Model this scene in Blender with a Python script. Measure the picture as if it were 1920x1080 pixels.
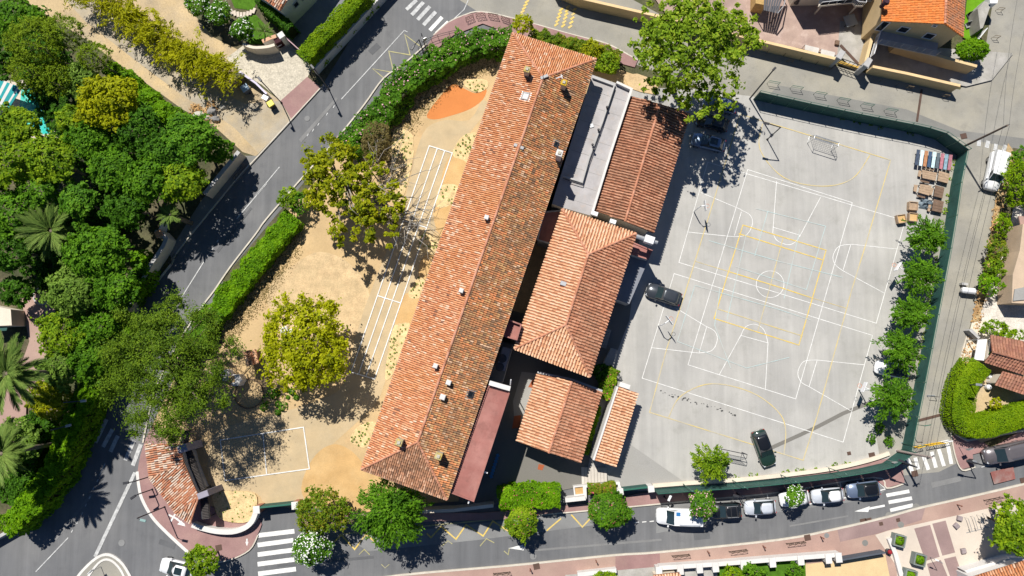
import bpy, bmesh, math, random
import numpy as np
from mathutils import Vector, Matrix, Quaternion
from mathutils import noise as mnoise

for _o in list(bpy.data.objects):
    bpy.data.objects.remove(_o)
SC = bpy.context.scene
COL = SC.collection

# ------------------------------------------------------------------ camera
F_PX, CAM_H = 1297.0, 86.0            # focal length in photo pixels, drone height in metres
_down = Vector((980 - 960, -(675 - 540), -F_PX)).normalized()
CAM_Q = _down.rotation_difference(Vector((0, 0, -1)))
cam_data = bpy.data.cameras.new('drone_camera')
cam_data.sensor_width = 36.0
cam_data.lens = 36.0 * F_PX / 1920.0
cam_data.clip_start = 1.0
cam_data.clip_end = 3000.0
cam = bpy.data.objects.new('drone_camera', cam_data)
COL.objects.link(cam)
cam.location = (0, 0, CAM_H)
cam.rotation_mode = 'QUATERNION'
cam.rotation_quaternion = CAM_Q
SC.camera = cam

# ------------------------------------------------------------------ light
SUN_EL = math.radians(56.0)
SH = Vector((0.44, -0.90)).normalized()     # the way shadows fall on the ground
world = bpy.data.worlds.new('World')
SC.world = world
world.use_nodes = True
wn = world.node_tree
bg = wn.nodes['Background']
sky = wn.nodes.new('ShaderNodeTexSky')
sky.sky_type = 'NISHITA'
sky.sun_disc = False
sky.sun_elevation = SUN_EL
sky.sun_rotation = math.atan2(-SH.x, -SH.y)
sky.altitude = 1500
sky.air_density = 0.8
sky.dust_density = 0.0
sky.ozone_density = 7.0
wn.links.new(sky.outputs[0], bg.inputs['Color'])
bg.inputs['Strength'].default_value = 0.065
sun_data = bpy.data.lights.new('sun', 'SUN')
sun_data.energy = 5.0
sun_data.angle = math.radians(0.5)
sun_data.color = (1.0, 0.965, 0.90)
sun = bpy.data.objects.new('sun', sun_data)
COL.objects.link(sun)
_ld = Vector((SH.x * math.cos(SUN_EL), SH.y * math.cos(SUN_EL), -math.sin(SUN_EL)))
sun.rotation_euler = _ld.to_track_quat('-Z', 'Y').to_euler()
sun.location = (0, 0, 120)
vs = SC.view_settings
vs.view_transform = 'Standard'
vs.look = 'None'
vs.gamma = 1.0
vs.exposure = 0.28
try:
    vs.use_curve_mapping = False
except Exception:
    pass
SC.render.engine = 'CYCLES'
SC.cycles.max_bounces = 5
SC.cycles.diffuse_bounces = 2
SC.cycles.transparent_max_bounces = 8

# ------------------------------------------------------------------ measuring helper
def P(u, v, h=0.0):
    """world point at height h seen at photo pixel (u, v)"""
    d = CAM_Q @ Vector((u - 960.0, -(v - 540.0), -F_PX))
    t = (h - CAM_H) / d.z
    return Vector((d.x * t, d.y * t, h))
def PP(pts, h=0.0):
    return [P(u, v, h) for u, v in pts]

# ------------------------------------------------------------------ object helpers
ORG = {}
def tag(o, label=None, cat=None, group=None, kind=None):
    if label: o['label'] = label
    if cat: o['category'] = cat
    if group: o['group'] = group
    if kind: o['kind'] = kind
    return o
def thing(name, label, cat, loc, group=None, rz=0.0):
    o = bpy.data.objects.new(name, None)
    o.empty_display_size = 0.3
    COL.objects.link(o)
    o.location = loc
    o.rotation_euler = (0, 0, rz)
    ORG[o.name] = Vector(loc)
    return tag(o, label, cat, group)
def link(name, me, parent=None, org=None, mats=()):
    o = bpy.data.objects.new(name, me)
    COL.objects.link(o)
    for m in mats:
        if m.name not in [x.name for x in me.materials if x]:
            me.materials.append(m)
    if parent is not None:
        o.parent = parent
    if org is not None and parent is None:
        o.location = org
    return o
def origin_of(parent):
    v = Vector((0, 0, 0))
    q = parent
    while q is not None:
        v = v + Vector(q.location)
        q = q.parent
    return v
def dup(root, loc, rz=0.0, label=None, group=None):
    r = root.copy(); COL.objects.link(r); r.location = loc; r.rotation_euler = (0, 0, rz)
    if label: r['label'] = label
    if group: r['group'] = group
    for ch in list(root.children):
        c = ch.copy(); COL.objects.link(c); c.parent = r
        for g in list(ch.children):
            d = g.copy(); COL.objects.link(d); d.parent = c
    return r

class MB:
    def __init__(self):
        self.v, self.f = [], []
    def add(self, vs, fs):
        n = len(self.v)
        self.v += [Vector(x) for x in vs]
        self.f += [[i + n for i in f] for f in fs]
        return self
    def box(self, c, s, rz=0.0, tilt=None):
        c = Vector(c); m = Matrix.Rotation(rz, 3, 'Z')
        if tilt is not None: m = m @ tilt
        h = [x / 2.0 for x in s]
        vs = [c + m @ Vector((sx * h[0], sy * h[1], sz * h[2])) for sx in (-1, 1) for sy in (-1, 1) for sz in (-1, 1)]
        return self.add(vs, [[0, 1, 3, 2], [4, 6, 7, 5], [0, 4, 5, 1], [2, 3, 7, 6], [0, 2, 6, 4], [1, 5, 7, 3]])
    def bbox(self, c, s, rz=0.0, b=0.03):
        """box whose top edges are bevelled"""
        c = Vector(c); m = Matrix.Rotation(rz, 3, 'Z'); hx, hy, hz = [x / 2.0 for x in s]
        rings = [(hx, hy, -hz), (hx, hy, hz - b), (hx - b, hy - b, hz)]
        vs = []
        for x, y, z in rings:
            vs += [c + m @ Vector((sx * x, sy * y, z)) for sx, sy in ((-1, -1), (1, -1), (1, 1), (-1, 1))]
        fs = [[3, 2, 1, 0], [8, 9, 10, 11]]
        for r in (0, 1):
            for i in range(4):
                j = (i + 1) % 4
                fs.append([r * 4 + i, r * 4 + j, r * 4 + 4 + j, r * 4 + 4 + i])
        return self.add(vs, fs)
    def prism(self, top, z0=None, thick=None):
        """top: list of 3D points (any winding); extrude down to z0 or by thick"""
        top = [Vector(p) for p in top]
        a = sum((top[i].x * top[(i + 1) % len(top)].y - top[(i + 1) % len(top)].x * top[i].y) for i in range(len(top)))
        if a < 0: top = top[::-1]
        n = len(top)
        bot = [Vector((p.x, p.y, z0 if z0 is not None else p.z - thick)) for p in top]
        fs = [list(range(n)), list(range(2 * n - 1, n - 1, -1))]
        for i in range(n):
            j = (i + 1) % n
            fs.append([i, n + i, n + j, j])
        return self.add(top + bot, fs)
    def quad(self, *p):
        return self.add(p, [list(range(len(p)))])
    def tube(self, pts, r, n=6, cap=True):
        pts = [Vector(p) for p in pts]
        rs = r if isinstance(r, (list, tuple)) else [r] * len(pts)
        vs, fs = [], []
        for i, p in enumerate(pts):
            d = (pts[min(i + 1, len(pts) - 1)] - pts[max(i - 1, 0)])
            d = d.normalized() if d.length > 1e-9 else Vector((0, 0, 1))
            a = d.orthogonal().normalized() if abs(d.z) > 0.99 else d.cross(Vector((0, 0, 1))).normalized()
            b = d.cross(a)
            for k in range(n):
                t = 2 * math.pi * k / n
                vs.append(p + (a * math.cos(t) + b * math.sin(t)) * rs[i])
        for i in range(len(pts) - 1):
            for k in range(n):
                k2 = (k + 1) % n
                fs.append([i * n + k, i * n + k2, (i + 1) * n + k2, (i + 1) * n + k])
        if cap:
            fs.append(list(range(n))[::-1]); fs.append([(len(pts) - 1) * n + k for k in range(n)])
        return self.add(vs, fs)
    def lathe(self, c, prof, n=12):
        c = Vector(c); vs, fs = [], []
        for r, z in prof:
            vs += [c + Vector((r * math.cos(2 * math.pi * k / n), r * math.sin(2 * math.pi * k / n), z)) for k in range(n)]
        for i in range(len(prof) - 1):
            for k in range(n):
                k2 = (k + 1) % n
                fs.append([i * n + k, i * n + k2, (i + 1) * n + k2, (i + 1) * n + k])
        fs.append(list(range(n))[::-1]); fs.append([(len(prof) - 1) * n + k for k in range(n)])
        return self.add(vs, fs)
    def path(self, pts, width, z, closed=False, shift=0.0):
        """flat ribbon along world points at height z"""
        L, R = offset_path([Vector((p[0], p[1])) for p in pts], width, closed, shift)
        n = len(L); vs = [Vector((p.x, p.y, z)) for p in L] + [Vector((p.x, p.y, z)) for p in R]
        m = n if closed else n - 1
        return self.add(vs, [[i, n + i, n + (i + 1) % n, (i + 1) % n] for i in range(m)])
    def wall(self, pts, width, z0, z1, closed=False, shift=0.0):
        L, R = offset_path([Vector((p[0], p[1])) for p in pts], width, closed, shift)
        n = len(L); vs = []
        for z in (z0, z1):
            vs += [Vector((p.x, p.y, z)) for p in L] + [Vector((p.x, p.y, z)) for p in R]
        m = n if closed else n - 1; fs = []
        for i in range(m):
            j = (i + 1) % n
            fs += [[2 * n + i, 3 * n + i, 3 * n + j, 2 * n + j], [i, 2 * n + i, 2 * n + j, j], [n + j, 3 * n + j, 3 * n + i, n + i]]
        if not closed:
            fs += [[0, n, 3 * n, 2 * n], [2 * n - 1, n - 1, 3 * n - 1, 4 * n - 1]]
        return self.add(vs, fs)
    def build(self, name, mat, parent=None, org=None, local=False, smooth=False, fix=True):
        if parent is not None:
            o0 = Vector((0, 0, 0)) if local else origin_of(parent)
        else:
            o0 = Vector(org) if org is not None else Vector((0, 0, 0))
        me = bpy.data.meshes.new(name)
        me.from_pydata([tuple(v - o0) for v in self.v], [], self.f)
        if fix and len(self.f) < 20000:
            bm = bmesh.new(); bm.from_mesh(me)
            bmesh.ops.recalc_face_normals(bm, faces=bm.faces)
            bm.to_mesh(me); bm.free()
        if smooth:
            me.polygons.foreach_set('use_smooth', [True] * len(me.polygons))
        me.update()
        return link(name, me, parent, o0 if parent is None else None, mat if isinstance(mat, (list, tuple)) else [mat])

def offset_path(p, width, closed, shift=0.0):
    n = len(p); L, R = [], []
    for i in range(n):
        a = p[(i - 1) % n] if (closed or i > 0) else None
        b = p[(i + 1) % n] if (closed or i < n - 1) else None
        d1 = (p[i] - a).normalized() if a is not None else None
        d2 = (b - p[i]).normalized() if b is not None else None
        if d1 is None: d1 = d2
        if d2 is None: d2 = d1
        nn = Vector((-(d1.y + d2.y), d1.x + d2.x))
        if nn.length < 1e-6: nn = Vector((-d1.y, d1.x))
        nn.normalize()
        c = max(0.5, nn.dot(Vector((-d1.y, d1.x))))
        L.append(p[i] + nn * ((width / 2 + shift) / c)); R.append(p[i] + nn * ((-width / 2 + shift) / c))
    return L, R
def smooth_pts(pts, k=4, closed=False):
    """Catmull-Rom through 2D pixel or 3D points"""
    pts = [np.array(p, float) for p in pts]; n = len(pts); out = []
    rng = range(n) if closed else range(n - 1)
    for i in rng:
        p0 = pts[(i - 1) % n] if (closed or i > 0) else pts[i]
        p1 = pts[i]; p2 = pts[(i + 1) % n]
        p3 = pts[(i + 2) % n] if (closed or i < n - 2) else p2
        for t in np.arange(k) / k:
            out.append(tuple(0.5 * ((2 * p1) + (p2 - p0) * t + (2 * p0 - 5 * p1 + 4 * p2 - p3) * t * t + (3 * p1 - p0 - 3 * p2 + p3) * t ** 3)))
    if not closed: out.append(tuple(pts[-1]))
    return out
def np_mesh(name, V, Fq, mat, parent=None, org=None, smooth=False):
    """V (n,3), Fq (m,4) quads"""
    o0 = origin_of(parent) if parent is not None else (Vector(org) if org is not None else Vector((0, 0, 0)))
    V = np.asarray(V, np.float32) - np.array(o0, np.float32)
    Fq = np.asarray(Fq, np.int32); m = len(Fq)
    me = bpy.data.meshes.new(name)
    me.vertices.add(len(V)); me.vertices.foreach_set('co', V.ravel())
    me.loops.add(m * 4); me.loops.foreach_set('vertex_index', Fq.ravel())
    me.polygons.add(m); me.polygons.foreach_set('loop_start', np.arange(0, m * 4, 4, dtype=np.int32))
    try: me.polygons.foreach_set('loop_total', np.full(m, 4, np.int32))
    except Exception: pass
    if smooth: me.polygons.foreach_set('use_smooth', np.ones(m, bool))
    me.update(calc_edges=True)
    me.validate()
    return link(name, me, parent, o0 if parent is None else None, mat if isinstance(mat, (list, tuple)) else [mat])

# ------------------------------------------------------------------ materials
def srgb(r, g, b):
    f = lambda c: (c / 255 / 12.92) if c / 255 <= 0.04045 else ((c / 255 + 0.055) / 1.055) ** 2.4
    return (f(r), f(g), f(b))
def _new(name):
    m = bpy.data.materials.new(name); m.use_nodes = True
    nt = m.node_tree; b = nt.nodes['Principled BSDF']
    return m, nt, b
def _noise(nt, vec, scale, detail=4, rough=0.55):
    n = nt.nodes.new('ShaderNodeTexNoise'); n.inputs['Scale'].default_value = scale
    n.inputs['Detail'].default_value = detail; n.inputs['Roughness'].default_value = rough
    nt.links.new(vec, n.inputs['Vector']); return n.outputs['Fac']
def _map(nt, val, a, b, c, d):
    n = nt.nodes.new('ShaderNodeMapRange'); n.clamp = True
    for i, x in zip(('From Min', 'From Max', 'To Min', 'To Max'), (a, b, c, d)): n.inputs[i].default_value = x
    nt.links.new(val, n.inputs['Value']); return n.outputs['Result']
def _mul(nt, a, b):
    n = nt.nodes.new('ShaderNodeMath'); n.operation = 'MULTIPLY'
    nt.links.new(a, n.inputs[0])
    if isinstance(b, float): n.inputs[1].default_value = b
    else: nt.links.new(b, n.inputs[1])
    return n.outputs[0]
def _mix(nt, fac, a, b, mode='MIX'):
    n = nt.nodes.new('ShaderNodeMix'); n.data_type = 'RGBA'; n.blend_type = mode
    if isinstance(fac, float): n.inputs[0].default_value = fac
    else: nt.links.new(fac, n.inputs[0])
    for x, i in ((a, 6), (b, 7)):
        if isinstance(x, (tuple, list)): n.inputs[i].default_value = (*x[:3], 1)
        else: nt.links.new(x, n.inputs[i])
    return n.outputs[2]
def _grey(nt, val):
    n = nt.nodes.new('ShaderNodeCombineColor')
    for i in range(3): nt.links.new(val, n.inputs[i])
    return n.outputs[0]
MATS = {}
def mat(name, col, rough=0.8, spec=0.3, var=0.12, vs=0.5, fine=0.08, fs=9.0, tint=None, ts=0.15, ta=0.0, tw=0.15,
        bump=0.0, metal=0.0, island=0.0, tint2=None, ts2=1.2, ta2=0.0, coat=0.0, objco=False, streak=None):
    if name in MATS: return MATS[name]
    m, nt, b = _new(name)
    b.inputs['Roughness'].default_value = rough
    b.inputs['Metallic'].default_value = metal
    b.inputs['Specular IOR Level'].default_value = spec
    if coat: b.inputs['Coat Weight'].default_value = coat; b.inputs['Coat Roughness'].default_value = 0.06
    if objco:
        vec = nt.nodes.new('ShaderNodeTexCoord').outputs['Object']
    else:
        vec = nt.nodes.new('ShaderNodeNewGeometry').outputs['Position']
    c = nt.nodes.new('ShaderNodeRGB'); c.outputs[0].default_value = (*col, 1); out = c.outputs[0]
    if tint is not None and ta > 0:
        out = _mix(nt, _map(nt, _noise(nt, vec, ts, 5, 0.62), 0.5 - tw / 2, 0.5 + tw, 0.0, ta), out, tint)
    if tint2 is not None and ta2 > 0:
        out = _mix(nt, _map(nt, _noise(nt, vec, ts2, 6, 0.7), 0.54, 0.66, 0.0, ta2), out, tint2)
    if streak:
        for ang, amt, sc in streak:
            mp = nt.nodes.new('ShaderNodeMapping'); mp.inputs['Rotation'].default_value = (0, 0, ang); mp.inputs['Scale'].default_value = (1.0, 0.06, 1.0); nt.links.new(vec, mp.inputs['Vector'])
            out = _mix(nt, 1.0, out, _grey(nt, _map(nt, _noise(nt, mp.outputs[0], sc, 5, 0.65), 0.3, 0.7, 1 - amt, 1 + amt)), 'MULTIPLY')
    if var: out = _mix(nt, 1.0, out, _grey(nt, _map(nt, _noise(nt, vec, vs, 5, 0.6), 0.3, 0.7, 1 - var, 1 + var)), 'MULTIPLY')
    if fine: out = _mix(nt, 1.0, out, _grey(nt, _map(nt, _noise(nt, vec, fs, 3, 0.7), 0.3, 0.7, 1 - fine, 1 + fine)), 'MULTIPLY')
    if island:
        r = nt.nodes.new('ShaderNodeNewGeometry').outputs['Random Per Island']
        out = _mix(nt, 1.0, out, _grey(nt, _map(nt, r, 0, 1, 1 - island, 1 + island)), 'MULTIPLY')
    nt.links.new(out, b.inputs['Base Color'])
    if bump:
        bp = nt.nodes.new('ShaderNodeBump'); bp.inputs['Strength'].default_value = bump; bp.inputs['Distance'].default_value = 0.05
        nt.links.new(_noise(nt, vec, fs, 5, 0.6), bp.inputs['Height']); nt.links.new(bp.outputs[0], b.inputs['Normal'])
    MATS[name] = m
    return m
def ramp_island(name, stops, rough=0.8, dirt=None, da=0.0, ds=0.35, const=True, var=0.15, spec=0.25):
    """each separate piece of the mesh takes its own colour of the ramp"""
    if name in MATS: return MATS[name]
    m, nt, b = _new(name); b.inputs['Roughness'].default_value = rough; b.inputs['Specular IOR Level'].default_value = spec
    g = nt.nodes.new('ShaderNodeNewGeometry')
    cr = nt.nodes.new('ShaderNodeValToRGB'); cr.color_ramp.interpolation = 'CONSTANT' if const else 'LINEAR'
    e = cr.color_ramp.elements
    for i, (p, c) in enumerate(stops):
        el = e[i] if i < 2 else e.new(p)
        el.position = p; el.color = (*c, 1)
    nt.links.new(g.outputs['Random Per Island'], cr.inputs[0]); out = cr.outputs[0]
    if dirt is not None:
        out = _mix(nt, _map(nt, _noise(nt, g.outputs['Position'], ds, 6, 0.68), 0.42, 0.62, 0.0, da), out, dirt)
    out = _mix(nt, 1.0, out, _grey(nt, _map(nt, _noise(nt, g.outputs['Position'], 5.0, 4, 0.7), 0.3, 0.7, 1 - var, 1 + var)), 'MULTIPLY')
    nt.links.new(out, b.inputs['Base Color'])
    MATS[name] = m
    return m
def leaf(name, dark, mid, light, transl=0.42, ns=0.55, rough=0.6):
    dark, mid, light = [(min(.5, q[0] * 2.1), min(.5, q[1] * 2.3), q[2] * 0.9) for q in (dark, mid, light)]
    if name in MATS: return MATS[name]
    m, nt, b = _new(name); b.inputs['Roughness'].default_value = rough; b.inputs['Specular IOR Level'].default_value = 0.12
    g = nt.nodes.new('ShaderNodeNewGeometry')
    s = nt.nodes.new('ShaderNodeMath'); s.operation = 'ADD'
    nt.links.new(_mul(nt, g.outputs['Random Per Island'], 0.6), s.inputs[0])
    nt.links.new(_map(nt, _noise(nt, g.outputs['Position'], ns, 3), 0.3, 0.7, -0.05, 0.45), s.inputs[1])
    cr = nt.nodes.new('ShaderNodeValToRGB'); e = cr.color_ramp.elements
    e[0].position = 0.1; e[0].color = (*dark, 1); e[1].position = 0.5; e[1].color = (*mid, 1)
    x = e.new(0.95); x.color = (*light, 1)
    nt.links.new(s.outputs[0], cr.inputs[0]); nt.links.new(cr.outputs[0], b.inputs['Base Color'])
    t = nt.nodes.new('ShaderNodeBsdfTranslucent'); nt.links.new(cr.outputs[0], t.inputs['Color'])
    mx = nt.nodes.new('ShaderNodeMixShader'); mx.inputs[0].default_value = transl
    nt.links.new(b.outputs[0], mx.inputs[1]); nt.links.new(t.outputs[0], mx.inputs[2])
    nt.links.new(mx.outputs[0], nt.nodes['Material Output'].inputs['Surface'])
    MATS[name] = m
    return m
def plain(name, col, rough=0.5, metal=0.0, spec=0.5, coat=0.0):
    return mat(name, col, rough=rough, metal=metal, spec=spec, var=0.06, vs=1.5, fine=0.05, fs=20, coat=coat, objco=True)
# ------------------------------------------------------------------ palette
M_SOIL = mat('garden_soil', (0.10, 0.085, 0.045), var=0.35, tint=(0.05, 0.07, 0.02), ts=0.2, ta=0.7, fine=0.3, fs=4)
M_ROAD = mat('road_asphalt', (0.137, 0.139, 0.145), rough=0.85, var=0.08, vs=0.12, fine=0.10, fs=14, tint=(0.185, 0.182, 0.178), ts=0.06, ta=0.7, tint2=(0.11, 0.11, 0.115), ts2=0.5, ta2=0.4, streak=((-0.80, 0.10, 1.2), (1.45, 0.07, 1.2)))
M_ROAD2 = mat('patched_asphalt', (0.225, 0.225, 0.222), rough=0.9, var=0.12, vs=0.3, fine=0.1, fs=14, tint=(0.17, 0.17, 0.17), ts=0.2, ta=0.6)
M_LANE = mat('lane_concrete', (0.285, 0.27, 0.235), rough=0.9, var=0.14, vs=0.25, fine=0.10, fs=10, tint=(0.35, 0.32, 0.25), ts=0.18, ta=0.6, tint2=(0.2, 0.19, 0.17), ts2=0.9, ta2=0.35)
M_LANED = mat('darker_concrete', (0.21, 0.205, 0.19), rough=0.9, var=0.14, vs=0.3, fine=0.1, fs=10)
M_PINK = mat('pink_paving', (0.36, 0.235, 0.195), rough=0.85, var=0.10, vs=0.4, fine=0.08, fs=10, tint=(0.42, 0.295, 0.235), ts=0.12, ta=0.7)
M_ROSE = mat('rose_paving', (0.30, 0.175, 0.165), rough=0.85, var=0.14, vs=0.4, fine=0.1, fs=10, tint=(0.36, 0.23, 0.20), ts=0.3, ta=0.6)
M_PLUM = mat('plum_paving', (0.27, 0.185, 0.175), rough=0.85, var=0.12, vs=0.4, fine=0.08, fs=10, tint=(0.34, 0.24, 0.22), ts=0.25, ta=0.6)
M_KERB = mat('kerb_stone', (0.55, 0.50, 0.42), rough=0.8, var=0.12, vs=1.0, fine=0.1)
M_WHITEKERB = mat('white_kerb', (0.66, 0.63, 0.59), rough=0.7, var=0.08, vs=1.0)
M_COURT = mat('court_concrete', (0.415, 0.40, 0.37), rough=0.85, var=0.10, vs=0.16, fine=0.05, fs=9, tint=(0.355, 0.345, 0.325), ts=0.09, ta=0.9, tint2=(0.33, 0.32, 0.29), ts2=0.45, ta2=0.55, streak=((0.30, 0.07, 0.9), (1.87, 0.06, 1.3)))
M_COURTD = mat('worn_concrete', (0.33, 0.32, 0.30), rough=0.9, var=0.12, vs=0.5, fine=0.1, tint=(0.25, 0.24, 0.22), ts=0.5, ta=0.6)
M_CYARD = mat('courtyard_tarmac', (0.185, 0.175, 0.155), rough=0.9, var=0.15, vs=0.3, fine=0.08, tint=(0.14, 0.13, 0.12), ts=0.3, ta=0.5)
M_YARD = mat('playground_sand', (0.52, 0.37, 0.195), rough=0.95, spec=0.1, var=0.10, vs=0.3, fine=0.07, fs=5, tint=(0.50, 0.36, 0.20), ts=0.25, ta=0.7, tint2=(0.56, 0.36, 0.18), ts2=0.5, ta2=0.35)
M_SANDL = mat('pale_sand', (0.52, 0.385, 0.22), rough=0.95, spec=0.1, var=0.16, vs=0.9, fine=0.17, fs=6, tint=(0.62, 0.44, 0.25), ts=0.6, ta=0.6)
M_PATH = mat('resin_path', (0.49, 0.375, 0.225), rough=0.9, spec=0.15, var=0.10, vs=0.5, fine=0.06, tint=(0.42, 0.34, 0.22), ts=0.3, ta=0.6)
M_OCHRE = mat('ochre_resin', (0.53, 0.335, 0.145), rough=0.9, spec=0.15, var=0.12, vs=0.5, fine=0.1, fs=7, tint=(0.57, 0.39, 0.19), ts=0.3, ta=0.7)
M_ORANGE = mat('orange_resin', (0.56, 0.20, 0.058), rough=0.85, spec=0.2, var=0.06, vs=0.5, fine=0.05)
M_BED = mat('mulch_bed', (0.62, 0.46, 0.24), rough=0.95, spec=0.1, var=0.25, vs=1.6, fine=0.2, fs=6)
M_TRACK = mat('sandy_track', (0.50, 0.375, 0.215), rough=0.95, spec=0.1, var=0.16, vs=0.3, fine=0.15, fs=5, tint=(0.36, 0.30, 0.22), ts=0.2, ta=0.8)
M_GRAVEL = mat('white_gravel', (0.62, 0.57, 0.50), rough=0.95, spec=0.1, var=0.15, vs=0.7, fine=0.28, fs=8, tint=(0.45, 0.40, 0.33), ts=1.2, ta=0.5)
M_COBBLE = mat('cobbles', (0.50, 0.45, 0.36), rough=0.9, var=0.18, vs=1.6, fine=0.25, fs=5)
M_DRIVE = mat('grey_drive', (0.19, 0.195, 0.21), rough=0.9, var=0.12)
M_TERRA = mat('terrace_pink', (0.40, 0.29, 0.24), rough=0.9, var=0.16, vs=0.4, fine=0.08, tint=(0.30, 0.21, 0.185), ts=0.35, ta=0.7, tint2=(0.5, 0.4, 0.34), ts2=0.8, ta2=0.4)
M_SLABS = mat('grey_slabs', (0.38, 0.36, 0.33), rough=0.9, var=0.2, vs=0.5, fine=0.12, tint=(0.26, 0.25, 0.21), ts=0.6, ta=0.6)
M_PLAZA = mat('plaza_paving', (0.57, 0.49, 0.41), rough=0.85, var=0.07, vs=0.4, fine=0.04, tint=(0.58, 0.50, 0.42), ts=0.2, ta=0.6)
M_LAWN = mat('lawn', (0.065, 0.15, 0.012), rough=0.9, spec=0.1, var=0.25, vs=1.5, fine=0.25, fs=8)
M_DRY = mat('dry_verge', (0.42, 0.31, 0.17), rough=0.95, spec=0.1, var=0.2, vs=1.0, fine=0.25, fs=5, tint=(0.30, 0.15, 0.055), ts=0.9, ta=0.75)
M_PW = mat('white_paint', (0.74, 0.73, 0.70), rough=0.6, var=0.10, vs=2.0, fine=0.14, fs=12, tint=(0.50, 0.49, 0.47), ts=1.1, ta=0.5)
M_PWW = mat('worn_white_paint', (0.52, 0.52, 0.51), rough=0.7, var=0.15, vs=2.0, fine=0.18, fs=9, tint=(0.30, 0.30, 0.30), ts=1.8, ta=0.7)
M_PY = mat('yellow_paint', (0.66, 0.47, 0.11), rough=0.6, var=0.1, vs=2, fine=0.14, tint=(0.48, 0.41, 0.24), ts=0.9, ta=0.55)
M_PYW = mat('worn_yellow_paint', (0.58, 0.46, 0.20), rough=0.7, var=0.1, vs=2, tint=(0.42, 0.39, 0.32), ts=0.5, ta=0.85)
M_PYR = mat('faded_yellow_paint', (0.42, 0.38, 0.17), rough=0.7, var=0.1, vs=2, tint=(0.24, 0.23, 0.19), ts=1.0, ta=0.7)
M_PC = mat('worn_cyan_paint', (0.42, 0.52, 0.51), rough=0.7, var=0.05, tint=(0.43, 0.42, 0.39), ts=0.5, ta=0.95)
M_CREAM = mat('cream_render', (0.62, 0.46, 0.25), rough=0.9, var=0.08, vs=0.6)
M_CREAMW = mat('pale_render', (0.66, 0.58, 0.47), rough=0.9, var=0.08, vs=0.6)
M_WHITE = mat('white_render', (0.64, 0.615, 0.585), rough=0.85, var=0.06, vs=0.8)
M_GREYW = mat('grey_render', (0.42, 0.41, 0.40), rough=0.9, var=0.14, vs=0.8)
M_DARK = plain('dark_metal', (0.03, 0.03, 0.035), 0.5)
M_GREEN = mat('green_fabric', (0.026, 0.085, 0.072), rough=0.7, var=0.2, vs=0.8, fine=0.1)
M_GREENM = plain('green_metal', (0.03, 0.13, 0.09), 0.45)
M_STEEL = plain('galvanised_steel', (0.45, 0.46, 0.47), 0.4, metal=0.6)
M_WMET = plain('white_metal', (0.78, 0.78, 0.78), 0.35)
M_GLASS = plain('dark_glass', (0.012, 0.016, 0.02), 0.06, spec=0.6)
M_RED = mat('red_roofing', (0.31, 0.125, 0.105), rough=0.85, var=0.14, vs=0.5, fine=0.07, fs=14, tint=(0.39, 0.19, 0.16), ts=0.35, ta=0.7, tint2=(0.20, 0.09, 0.075), ts2=0.8, ta2=0.5)
M_WOODD = mat('dark_wood', (0.09, 0.06, 0.04), rough=0.8, var=0.2, vs=3)
M_POLE = mat('pole_wood', (0.13, 0.095, 0.075), rough=0.85, var=0.15, vs=2)
M_BARK = mat('bark', (0.17, 0.135, 0.10), rough=0.9, var=0.25, vs=3)
M_BARKP = mat('pale_bark', (0.30, 0.27, 0.23), rough=0.9, var=0.25, vs=3)
M_DRAIN = mat('drain_grate', (0.10, 0.06, 0.045), rough=0.8, var=0.15)
M_TABLE = mat('weathered_wood', (0.38, 0.27, 0.18), rough=0.85, var=0.18, vs=3, fine=0.12)
M_TABLED = mat('brown_wood', (0.17, 0.11, 0.075), rough=0.85, var=0.18, vs=3)

# ------------------------------------------------------------------ ground
_lay = [0]
def sheet(name, pts, m, smooth=0, parent=None, h=None, kerb=0.0):
    """a flat piece of the setting; each sheet lies 3 mm above the one before"""
    _lay[0] += 1
    z = 0.003 * _lay[0] if h is None else h
    if smooth: pts = smooth_pts(pts, smooth, closed=True)
    w = PP(pts, z + kerb)
    mb = MB()
    if kerb: mb.prism(w, z0=0.0)
    else: mb.quad(*w)
    o = mb.build(name, m, parent)
    if parent is None: tag(o, kind='structure')
    return o, z + kerb
mb = MB(); mb.quad((-600, -600, 0), (600, -600, 0), (600, 600, 0), (-600, 600, 0))
tag(mb.build('ground', M_SOIL), kind='structure')

road, Z_ROAD = sheet('road', [(735, -60), (722, -30), (602, 164), (547, 224), (444, 335), (342, 458), (322, 494), (258, 575), (207, 655), (172, 738), (130, 842), (82, 950), (45, 985), (-60, 1040), (-60, 1160), (700, 1160),
    (752, 1078), (960, 1060), (1149, 1041), (1460, 1012), (1570, 991), (1664, 969), (1980, 893), (1980, 790), (1845, 850), (1600, 860), (1000, 900), (600, 940), (330, 820), (420, 520), (580, 330), (700, 200), (830, 80), (900, 60), (960, 60), (960, -60)], M_ROAD)
sheet('road', [(868, -60), (1075, -60), (1300, 60), (1614, 135), (1800, 168), (1846, 100), (1872, -60), (2000, -60), (2000, 300), (1900, 275), (1876, 330), (1864, 391), (1848, 502), (1828, 580), (1817, 618), (1800, 679), (1784, 790),
    (1795, 868), (1760, 885), (1690, 892), (1680, 850), (1790, 290), (1420, 205), (1190, 120), (960, 50), (905, 28), (862, 0)], M_LANE)
sheet('road', [(1420, 200), (1460, 160), (1700, 205), (1800, 245), (1925, 260), (1925, 282), (1800, 258), (1755, 250), (1600, 215)], M_LANED)
sheet('road', [(1230, 1000), (1232, 950), (1640, 896), (1662, 918), (1640, 935), (1450, 962)], M_ROAD2)
sheet('road', [(650, 1008), (1100, 960), (1112, 985), (900, 1012), (690, 1034)], M_ROAD2)
sheet('parking_lane', [(1826, 880), (1960, 840), (1960, 800), (1850, 850)], M_ROAD2)
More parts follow.
